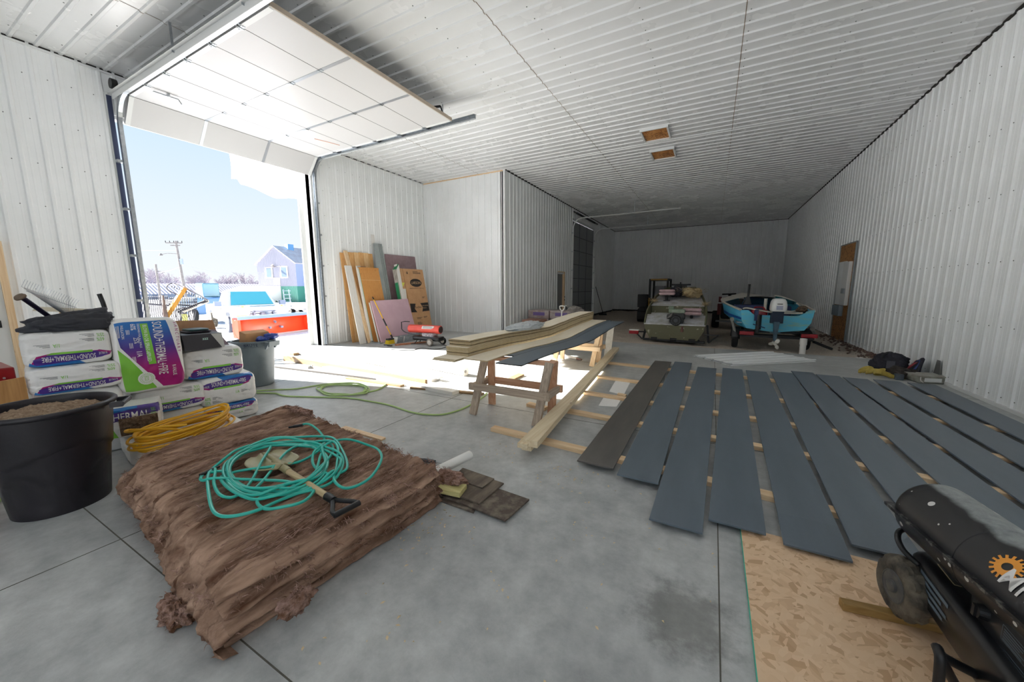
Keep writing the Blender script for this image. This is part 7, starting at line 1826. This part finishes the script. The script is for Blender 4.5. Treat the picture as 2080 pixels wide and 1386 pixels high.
for s in (-1, 1):
    m = MB(); m.slab([(-.98, s * .925, 1.17), (-1.95, s * .925, 1.17), (-1.95, s * .79, 1.68), (-1.42, s * .79, 1.68)], (0, s * .03, .01)); m.build('side_window', mat('pale_glass', '#b9d3d8', rough=.1), tk)
    m = MB(); m.bx(-1.05, -.88, s * 1.22 - .12, s * 1.22 + .12, 1.14, 1.34); m.bar((-.95, s * .95, 1.16), (-.95, s * 1.15, 1.2), .03, .03); m.build('mirror', mat('mirror_slate', '#55647e', rough=.4), tk)
    m = MB(); m.bx(-1.85, -1.70, s * .982 - .012, s * .982 + .012, .98, 1.02); m.build('door_handle', M_black, tk)
    m = MB()
    for x in (-.86, -2.42): m.bx(x - .006, x + .006, s * .982 - .004, s * .982 + .004, .50, 1.12)
    m.build('door_line', M_gap, tk)
    m = MB(); m.bx(.56, .64, s * .70 - .22, s * .70 + .22, .84, .95); m.build('headlamp', mat('lamp_clear', '#d9dde0', rough=.15), tk)
    m = MB(); m.bx(.56, .645, s * .72 - .2, s * .72 + .2, .70, .79); m.build('turn_lamp', M_amber, tk)
    m = MB(); m.bx(.50, .62, s * .62 - .14, s * .62 + .14, 1.10, 1.20); m.bar((.55, s * .62, .9), (.56, s * .62, 1.12), .03, .03); pl_ = m.build('plow_lamp', M_chrome, tk)
    m = MB(); m.bx(.615, .63, s * .70 - .05, s * .70 + .05, 1.11, 1.19); m.build('amber_marker', M_amber, pl_)
m = MB(); m.bx(.58, .65, -.48, .48, .70, .94); m.build('grille', mat('grille_dark', '#4a5060', rough=.4), tk)
m = MB()
for z in (.72, .80, .88): m.bx(.65, .665, -.48, .48, z, z + .025)
m.bx(.60, .74, -.95, .95, .48, .62); m.build('bumper', M_chrome, tk)
for x in (-.69, -4.11):
    for s in (-1, 1):
        rt_ = thing('x', 'x', 'x')
        bpy.data.objects.remove(rt_)
        m = MB(); c = Vector((x, s * .90, .37)); rg = []
        for off, rr in ((-.11, .24), (-.125, .32), (-.10, .365), (.10, .365), (.125, .32), (.11, .24)):
            rg.append([c + Vector((rr * math.cos(2 * PI * k / 32), off, rr * math.sin(2 * PI * k / 32))) for k in range(32)])
        m.loft(rg, closed=True); w_ = m.build('wheel', mat('yard_tyre', '#4c505c', rough=.8) if x == -.69 and s < 0 else M_tyre, tk, smooth=True)
        m = MB(); rg = []
        for off, rr in ((.10, .245), (.07, .22), (.05, .10), (.09, .08), (.09, .01)):
            rg.append([c + Vector((rr * math.cos(2 * PI * k / 24), s * off, rr * math.sin(2 * PI * k / 24))) for k in range(24)])
        m.loft(rg); m.build('rim', mat('rim_pale', '#c9ccd6', rough=.35, metal=.3), w_, smooth=True)
M_plow = mat('plow_orange', '#e0431f', rough=.4, var='#d93a1a', scale=2)
pm = []
ang = R(21)
Pm = Matrix.Translation((1.30, .12, 0)) @ Matrix.Rotation(ang, 4, 'Z')
m = MB(); rings = []
for k in range(13):
    a = R(-62 + 112 * k / 12); rings.append((.42 - .42 * math.cos(a), .40 + .42 * math.sin(a)))
m.loft([[Pm @ Vector((x * 1.0, -1.55, z)) for x, z in rings], [Pm @ Vector((x, 1.55, z)) for x, z in rings]], ring_closed=False, caps=False)
o = m.build('plow_blade', M_plow, tk, smooth=True); md = o.modifiers.new('t', 'SOLIDIFY'); md.thickness = .02
m = MB(); m.v = []; m.bx(.02, .30, -1.55, 1.50, .72, .84, Pm); m.build('plow_deflector', mat('deflector_blue', '#5c6f8a', rough=.5), o)
for y in (-1.55, 1.45):
    m = MB(); m.bx(-.06, .26, y, y + .10, .04, .80, Pm); m.build('plow_end', M_plow, o)
m = MB(); m.bx(-.02, .22, -1.53, 1.53, 0, .06, Pm); m.build('cutting_edge', mat('edge_steel', '#8f8c8c', rough=.5, metal=.4), o)
m = MB()
for y in (-.35, .35): m.bar((.6, y, .35), (1.45, y * .6 + .2, .30), .08, .08); m.bar((.75, y, .35), (.75, y, .98), .06, .06)
m.bar((.75, -.4, .95), (.75, .4, .95), .06, .06); m.bar((.8, 0, .9), (1.4, .2, .5), .07, .07); m.bx(.68, .85, -.12, .2, .55, .9); m.build('plow_mount', mat('mount_slate', '#656d7d', rough=.5), tk)

# utility poles and wires
M_pole = mat('weathered_pole', '#8d8784', rough=.9, var='#7a7472', scale=5)
def pole(label, x, y, h, arm, dz):
    t = thing('utility_pole', label, 'pole', (x, y, -.5))
    m = MB(); m.cyl((0, 0, -.5), (0, 0, h), .16, .11, 12); m.build('post', M_pole, t, smooth=True)
    if arm:
        for z, w in ((h - .25, 1.0), (h - .55, .6)):
            m = MB(); m.bar((-w * .5, -w * .85, z), (w * .3, w * .5, z), .12, .12); m.build('crossarm', M_pole, t)
        m = MB()
        for k in range(5):
            f = k / 4; p = Vector((-.5 + .8 * f, -.85 + 1.35 * f, h - .2)); m.cyl(p, p + Vector((0, 0, .22)), .05, .03, 8)
        m.build('insulator', M_gap, t)
        m = MB(); m.cyl((.25, .12, h - 2.9), (.25, .12, h - 2.2), .17, n=14); m.build('transformer', mat('transformer_grey', '#9aa6b8', rough=.5), t, smooth=True)
        m = MB(); m.tube(smoothpath([(0, 0, h - 1.6), (-.5, -.9, h - 1.55), (-.9, -1.4, h - 1.7)], 4), .035, 6); m.cyl((-.9, -1.4, h - 1.8), (-.9, -1.4, h - 1.55), .2, .1, 10); m.build('street_lamp_arm', M_pole, t)
    else:
        m = MB(); m.bar((0, 0, h - .9), (.3, .6, h - 1.0), .06, .06); m.cyl((.3, .6, h - 1.1), (.3, .6, h - .9), .12, n=8); m.build('bracket', M_pole, t)
    return t
pole('tall wooden utility pole with crossarms and transformer beyond the parked truck', -60, 22.23, 7.9, True, 0).rotation_euler = (R(2.5), 0, 0)
pole('shorter plain utility pole left of the tall one', -66, 21.61, 5.2, False, 0)
for i, (a, b, sag) in enumerate((((-60, 22.3, 6.1), (-30, 24, 7.5), .6), ((-60, 22.3, 4.4), (-62, 34, 4.0), .7), ((-60, 21.9, 6.2), (-66, 10, 6.5), .3), ((-66, 21.6, 3.6), (-60, 22.3, 4.4), .2))):
    a, b = Vector(a), Vector(b)
    if i == 0: continue
    m = MB(); m.tube([a.lerp(b, k / 14) - Vector((0, 0, sag * math.sin(PI * k / 14))) for k in range(15)], .018, 5)
    tag(m.build('power_line', mat('wire_grey', '#a9aeb8', rough=.6)), ['', 'overhead wire from the tall pole to the tall gabled house', 'overhead wire leaving the tall pole to the left', 'overhead wire between the two utility poles'][i], 'wire')

# long low building
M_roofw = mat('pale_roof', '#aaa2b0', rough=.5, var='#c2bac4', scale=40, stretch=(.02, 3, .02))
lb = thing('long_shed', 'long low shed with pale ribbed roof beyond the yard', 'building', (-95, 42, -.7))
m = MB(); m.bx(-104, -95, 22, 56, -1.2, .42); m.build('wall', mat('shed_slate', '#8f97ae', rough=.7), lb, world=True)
m = MB(); m.ribs((-94.6, 21.5, .38), (0, 1, 0), Vector((-4.6, 0, 2.1)).normalized(), Vector((2.1, 0, 4.6)).normalized(), 35, 5.05, pitch=.55, depth=.09, start=.2, minor=False); m.add([(-99.2, 21.5, 2.48), (-99.2, 56.5, 2.48), (-104.4, 56.5, .38), (-104.4, 21.5, .38)], [(0, 1, 2, 3)]); o = m.build('roof', M_roofw, lb, world=True)
m = MB()
for y in (24.5, 30, 33.5, 37): m.bx(-94.98, -94.9, y, y + 1.4, -.6, .2)
m.build('doorway', mat('dark_doorway', '#5f6985', rough=.8), lb, world=True)

# tall gabled house, grey above and green below
M_sid = mat('grey_ribbed_siding', '#9c9ba8', rough=.5)
M_grn = mat('green_siding', '#5a9384', rough=.5)
M_grn2 = mat('green_siding_side', '#3f8a78', rough=.55)
hs = thing('gabled_house', 'tall gabled house with grey upper and green lower walls, right of the truck', 'building', (-58, 33.5, -1))
A_, B_ = Vector((-63.3, 32.8, -1.2)), Vector((-55.0, 33.9, -1.2))
A_ = Vector((-63.3, 32.85, -1.2)); B_ = Vector((-55.0, 33.9, -1.2))
ab = (B_ - A_); Wd = ab.length; ab = ab.normalized(); nrm = Vector((ab.y, -ab.x, 0)); back = -nrm
upz = Vector((0, 0, 1))
def hq(x, z, off=0): return A_ + ab * x + upz * (z + 1.2) + nrm * off
zE, zR, zM = 5.2, 7.7, 1.75
m = MB()
k = 0
while k < Wd - .02:
    x0, x1 = k, min(Wd, k + .30)
    f = lambda x: zE + (zR - zE) * (1 - abs(x - Wd / 2) / (Wd / 2))
    m.add([hq(x0, zM), hq(x1, zM), hq(x1, f(x1)), hq(x0, f(x0))], [(0, 1, 2, 3)])
    m.add([hq(x0, zM, .0), hq(x0 + .07, zM, .06), hq(x0 + .07, f(x0 + .07), .06), hq(x0, f(x0), 0)], [(0, 1, 2, 3)])
    m.add([hq(x0 + .07, zM, .06), hq(x0 + .14, zM, 0), hq(x0 + .14, f(min(Wd, x0 + .14)), 0), hq(x0 + .07, f(x0 + .07), .06)], [(0, 1, 2, 3)])
    k += .30
m.build('upper_wall', M_sid, hs, world=True)
m = MB(); m.ribs(A_, ab, upz, nrm, Wd, zM + 1.2, pitch=.30, depth=.05, start=.1, minor=False); m.build('lower_wall', M_grn, hs, world=True)
m = MB(); m.add([B_ + upz * (zM + 1.2), B_ + back * 14 + upz * (zM + 1.2), B_ + back * 14 + upz * (zE + 1.2), B_ + upz * (zE + 1.2)], [(0, 1, 2, 3)]); m.build('side_wall', mat('lilac_side', '#8f9dc0', rough=.6), hs, world=True)
m = MB(); m.add([B_, B_ + back * 14, B_ + back * 14 + upz * (zM + 1.2), B_ + upz * (zM + 1.2)], [(0, 1, 2, 3)]); m.add([A_, A_ + back * 14, A_ + back * 14 + upz * (zE + 1.2), A_ + upz * (zE + 1.2)], [(0, 1, 2, 3)]); m.build('side_base', M_grn2, hs, world=True)
rd = hq(Wd / 2, zR)
m = MB()
for x, s in ((0, -1), (Wd, 1)):
    e = hq(x, zE) + ab * s * .25 - upz * .15
    m.slab([e + nrm * .25, rd + nrm * .25 + upz * .05, rd + back * 14 + upz * .05, e + back * 14], (0, 0, .12))
m.build('roof', mat('white_roof', '#cfcccf', rough=.5, var='#c0b5b7', scale=1.5), hs, world=True)
m = MB(); c = rd + back * 2.2 + ab * .4; m.bx(c.x - .45, c.x + .45, c.y - .45, c.y + .45, c.z - .5, c.z + .55); m.build('chimney', mat('blue_vent', '#5d93c4', rough=.5), hs, world=True)
for x0, z0, w, h in ((2.1, 3.15, 1.25, 1.35), (5.35, 3.15, 1.25, 1.45)):
    m = MB(); m.slab([hq(x0 - .14, z0 - .16, .05), hq(x0 + w + .14, z0 - .16, .05), hq(x0 + w + .14, z0 + h + .14, .05), hq(x0 - .14, z0 + h + .14, .05)], nrm * .08); wn = m.build('window', M_wt, hs, world=True)
    m = MB(); m.slab([hq(x0 + .1, z0, .135), hq(x0 + w - .1, z0, .135), hq(x0 + w - .1, z0 + h, .135), hq(x0 + .1, z0 + h, .135)], nrm * .02); m.build('pane', mat('window_slate', '#6f7f95', rough=.15), wn, world=True).matrix_parent_inverse = Matrix.Identity(4)
m = MB(); m.slab([hq(3.6, 2.0, .06), hq(4.9, 2.0, .06), hq(4.9, 3.05, .06), hq(3.6, 3.05, .06)], nrm * .05); m.build('sign_board', mat('cream_sign', '#d8cfc6', rough=.6), hs, world=True)
m = MB(); m.tube([hq(2.0, 4.55, .15), hq(5.4, 4.75, .15)], .04, 6); m.cyl(hq(3.9, 4.7, .15), hq(3.9, 4.95, .4), .12, .2, 10); m.build('lamp_arm', M_pole, hs, world=True)
# porch on the left of the house
m = MB(); P0_ = hq(-3.4, 1.45, 1.0); m.slab([hq(-4.2, 1.30, 2.4), hq(4.6, 1.05, 2.8), hq(5.2, 1.95, .02), hq(-.2, 2.0, .02), hq(-4.2, 1.95, .02)], (0, 0, .0))if False else m.add([hq(-4.6, 1.0, 2.6), hq(4.0, 1.12, 2.6), hq(4.9, 1.78, .05), hq(-4.6, 1.78, .05), hq(-4.6, .92, 2.6), hq(4.0, 1.02, 2.6), hq(4.9, 1.68, .05), hq(-4.6, 1.68, .05)], [(0, 1, 2, 3), (7, 6, 5, 4), (0, 4, 5, 1), (1, 5, 6, 2)])
m.build('porch_roof', mat('porch_white', '#dcdbde', rough=.5), hs, world=True)
m = MB(); m.add([hq(4.0, 1.02, 2.6), hq(4.9, 1.68, .05), hq(4.9, -1.0, .05), hq(4.9, .9, .05)], [(0, 1, 2)])
m.build('porch_gable', M_wt, hs, world=True)
for x in (-2.6, -.6, 1.2):
    m = MB(); m.bar(hq(x, -1.2, 2.4), hq(x, 1.02, 2.4), .14, .14); m.build('porch_post', M_wt, hs, world=True)
for x0, w, z0, z1 in ((1.7, .7, -.4, 1.0), (3.0, .6, -1.0, 1.05), (3.85, .6, -.2, 1.0)):
    m = MB(); m.slab([hq(x0, z0, .06), hq(x0 + w, z0, .06), hq(x0 + w, z1, .06), hq(x0, z1, .06)], nrm * .06); m.build('porch_opening', M_wt, hs, world=True)

# trailer and ladder right of the truck
tr_ = thing('flatbed_trailer', 'white flatbed trailer with paired wheels behind the snow plow', 'trailer', (-19.7, 11.9, gz(-19.5, 0)))
dv = Vector((.94, -.22, 0)).normalized(); sv_ = Vector((-dv.y, dv.x, 0)); zz0 = gz(-15, 0)
zz0 = gz(-19.5, 0); c0 = Vector((-19.7, 11.85, zz0))
m = MB(); P = [c0 - dv * 3.2 + sv_ * .05, c0 + dv * 3 + sv_ * .05, c0 + dv * 3 + sv_ * 2.1, c0 - dv * 3.2 + sv_ * 2.1]; m.slab([p + upz * .80 for p in P], (0, 0, .14)); m.build('deck', mat('trailer_white', '#dfe0e6', rough=.6), tr_, world=True)
m = MB(); m.slab([c0 - dv * .6 - sv_ * .25 + upz * .86, c0 + dv * 1.8 - sv_ * .25 + upz * .86, c0 + dv * 1.8 + sv_ * .1 + upz * .86, c0 - dv * .6 + sv_ * .1 + upz * .86], (0, 0, .03)); m.build('fender', M_tw, tr_, world=True)
for k in range(2):
    c = c0 + dv * (.02 + 1.1 * k) - sv_ * .10 + upz * .40
    wheel(tr_, c, .40, .25, sv_, rim=mat('rim_pale2', '#d0d2dc', rough=.4))
    wheel(tr_, c + sv_ * 2.2, .34, .22, sv_)
ldr = thing('ladder', 'grey step ladder standing on the trailer right of the truck', 'ladder', (-20.2, 11.67, zz0))
m = MB(); L0, L1 = Vector((-20.2, 11.67, zz0)), Vector((-20.2, 11.67, 1.38)); 
for q in (0, .36): m.bar(L0 + sv_ * 0 + Vector((.05, q, 0)), L1 + Vector((.0, q * .8, 0)), .04, .025)
m.build('rail', mat('ladder_grey', '#7f8898', rough=.4, metal=.3), ldr, world=True)
for k in range(9):
    m = MB(); z = zz0 + .15 + k * .20; m.bar((-20.17, 11.67, z), (-20.17, 12.03, z), .05, .03); m.build('rung', mat('ladder_rung', '#7f8898', rough=.4, metal=.3), ldr, world=True)

# hay rake and other farm gear just outside the door
fr_ = thing('farm_rake', 'farm implement with toothed hoop, tan beam and dark curved tines outside the left door jamb', 'farm machine', (-9.7, 3.4, -.05))
M_rust = mat('rusty_iron', '#5b4b45', rough=.8, var='#453a3a', scale=10)
M_irn = mat('dark_iron', '#33343f', rough=.6)
m = MB(); m.bar((-9.55, 3.13, .82), (-9.62, 3.56, 1.47), .07, .10, (1, 0, 0)); m.build('tan_beam', wood('beam_ochre', '#c48f3c', '#9c6d28', 2), fr_, world=True)
m = MB(); m.tube(smoothpath([(-9.6, 3.92, 1.20), (-9.6, 3.70, 1.36), (-9.6, 3.45, 1.52), (-9.6, 3.34, 1.55), (-9.6, 3.27, 1.50), (-9.6, 3.27, 1.43), (-9.6, 3.36, 1.36), (-9.6, 3.46, 1.31)], 8), .010, 6); m.build('hoop', M_irn, fr_, smooth=True, world=True)
m = MB(); m.bar((-9.58, 3.36, 1.555), (-9.58, 3.60, 1.44), .03, .012); m.bar((-9.58, 3.60, 1.44), (-9.58, 3.92, 1.20), .045, .012); m.build('cutter_bar', mat('worn_steel', '#8f8a90', rough=.5, metal=.4), fr_, world=True)
m = MB()
for k in range(16):
    t = k / 15; p = Vector((-9.58, 3.33 + .56 * t, 1.50 - .30 * t)); m.hexa([p + Vector(v) for v in ((0, -.012, -.02), (.01, -.012, -.02), (.01, .012, -.02), (0, .012, -.02), (0, .004, .02), (.01, .004, .02), (.01, .010, .02), (0, .010, .02))])
m.build('tooth', M_irn, fr_, world=True)
for row, (y0, y1, z, n) in enumerate(((2.96, 3.36, .98, 14), (3.36, 3.85, .95, 16))):
    m = MB(); m.tube([(-9.9, y0, z + .18), (-9.9, y1, z + .12)], .02, 6)
    for k in range(n):
        y = y0 + (y1 - y0) * k / n
        m.tube(smoothpath([(-9.9, y, z + .18), (-9.8, y - .01, z + .32), (-9.7, y - .06, z + .20), (-9.72, y - .10, z - .05), (-9.8, y - .13, z - .25)], 4), .008, 5)
    m.build('tine_row', M_irn, fr_, world=True)
m = MB(); m.hexa([(-9.5, 3.06, -.05), (-9.5, 3.22, -.05), (-9.42, 3.22, -.05), (-9.42, 3.06, -.05), (-9.5, 3.13, 1.32), (-9.5, 3.155, 1.32), (-9.46, 3.155, 1.32), (-9.46, 3.13, 1.32)]); m.build('upright_plate', M_rust, fr_, world=True)
m = MB(); m.bar((-9.9, 2.9, .55), (-9.9, 4.0, .60), .10, .10); m.bar((-9.9, 3.0, .55), (-9.9, 3.0, -.06), .09, .09); m.bar((-9.9, 3.9, .55), (-9.9, 3.9, -.06), .09, .09); m.bar((-9.8, 3.45, .96), (-9.7, 3.95, 1.19), .05, .05); m.build('frame', M_irn, fr_, world=True)
m = MB(); m.slab([(-9.7, 3.52, .95), (-9.7, 3.98, 1.15), (-9.72, 3.98, 1.20), (-9.72, 3.50, .98)], (.02, 0, 0)); m.build('white_bar', M_wt, fr_, world=True)
yp = thing('marker_post', 'dark post with yellow band outside the door beyond the bag pile', 'post', (-11.5, 4.2, gz(-11.5, 0)))
m = MB(); m.cyl((-11.5, 4.18, gz(-11.5, 0) - .05), (-11.5, 4.18, 1.0), .05, n=10); m.build('post', M_irn, yp, smooth=True, world=True)
m = MB(); m.cyl((-11.5, 4.18, .55), (-11.5, 4.18, .82), .055, n=12); m.build('yellow_band', mat('hi_vis_yellow', '#d3d832', rough=.5), yp, smooth=True, world=True)
pal = thing('pallet', 'pale wooden pallet on the snow left of the truck', 'pallet', (-14.6, 5.0, gz(-14.6, 0)))
for k in range(6):
    m = MB(); m.bx(-15.1, -14.1, 4.5 + k * .2, 4.62 + k * .2, .09, .12); m.v = [(x - 0, y, z + gz(-14.6, 0) + .05) for x, y, z in m.v]; m.build('slat', M_pine[0], pal, world=True)
for x in (-15.05, -14.6, -14.15):
    m = MB(); m.bx(x - .05, x + .05, 4.5, 5.62, -.06, .09); m.v = [(x, y, z + gz(-14.6, 0) + .05) for x, y, z in m.v]; m.build('runner_block', M_pine[1], pal, world=True)
pt_ = thing('parked_tractor', 'blue and dark utility vehicle parked behind the truck bed', 'vehicle', (-26, 10.3, -.4))
m = MB(); m.bx(-27, -25, 9.6, 11.2, .0, .95); m.build('body', mat('dusk_blue', '#5b7fa8', rough=.4), pt_, bevel=.1, world=True)
m = MB(); m.bx(-26.6, -25.6, 10.3, 11.1, .95, 1.75); m.build('cab', mat('cab_teal', '#5c8797', rough=.2), pt_, bevel=.06, world=True)
for x in (-26.8, -25.2):
    wheel(pt_, (x, 9.55, -.02), .38, .25, (0, 1, 0)); wheel(pt_, (x, 11.25, -.02), .38, .25, (0, 1, 0))

# bare trees along the horizon
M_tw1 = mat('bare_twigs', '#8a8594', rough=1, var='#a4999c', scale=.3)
rt3 = random.Random(5)
def bare_tree(label, x, y, h):
    m = MB()
    def br(p, d, L, r, dep):
        q = p + d * L
        m.tube([p, p.lerp(q, .5) + Vector((rt3.uniform(-1, 1), rt3.uniform(-1, 1), 0)) * L * .05, q], r, 3, caps=False, rf=lambda t: 1 - .4 * t)
        if dep == 0: return
        for _ in range(4 if dep > 1 else 5):
            e = (d + Vector((rt3.uniform(-1, 1), rt3.uniform(-1, 1), rt3.uniform(-.2, .7))) * .85).normalized()
            br(p.lerp(q, rt3.uniform(.35, 1)), e, L * rt3.uniform(.5, .75), r * .62, dep - 1)
    br(Vector((x, y, -2)), Vector((0, 0, 1)), h * .42, .16, 4)
    return tag(m.build('bare_tree', M_tw1), label, 'tree', 'bare trees on the horizon')
protos = [bare_tree('bare leafless tree in the hazy row beyond the long shed', -130, 40, 9.5) for _ in range(3)]
for k in range(46):
    o = protos[k % 3] if k < 3 else protos[k % 3].copy()
    if k >= 3: C.objects.link(o)
    o.location = (-128 - 22 * rt3.random(), 26 + 54 * k / 46 + rt3.uniform(-.6, .6), -1.5 + rt3.uniform(-.6, .2)); o.rotation_euler = (0, 0, rt3.uniform(0, 6)); s = rt3.uniform(.75, 1.1); o.scale = (s * 1.2, s * 1.2, s)
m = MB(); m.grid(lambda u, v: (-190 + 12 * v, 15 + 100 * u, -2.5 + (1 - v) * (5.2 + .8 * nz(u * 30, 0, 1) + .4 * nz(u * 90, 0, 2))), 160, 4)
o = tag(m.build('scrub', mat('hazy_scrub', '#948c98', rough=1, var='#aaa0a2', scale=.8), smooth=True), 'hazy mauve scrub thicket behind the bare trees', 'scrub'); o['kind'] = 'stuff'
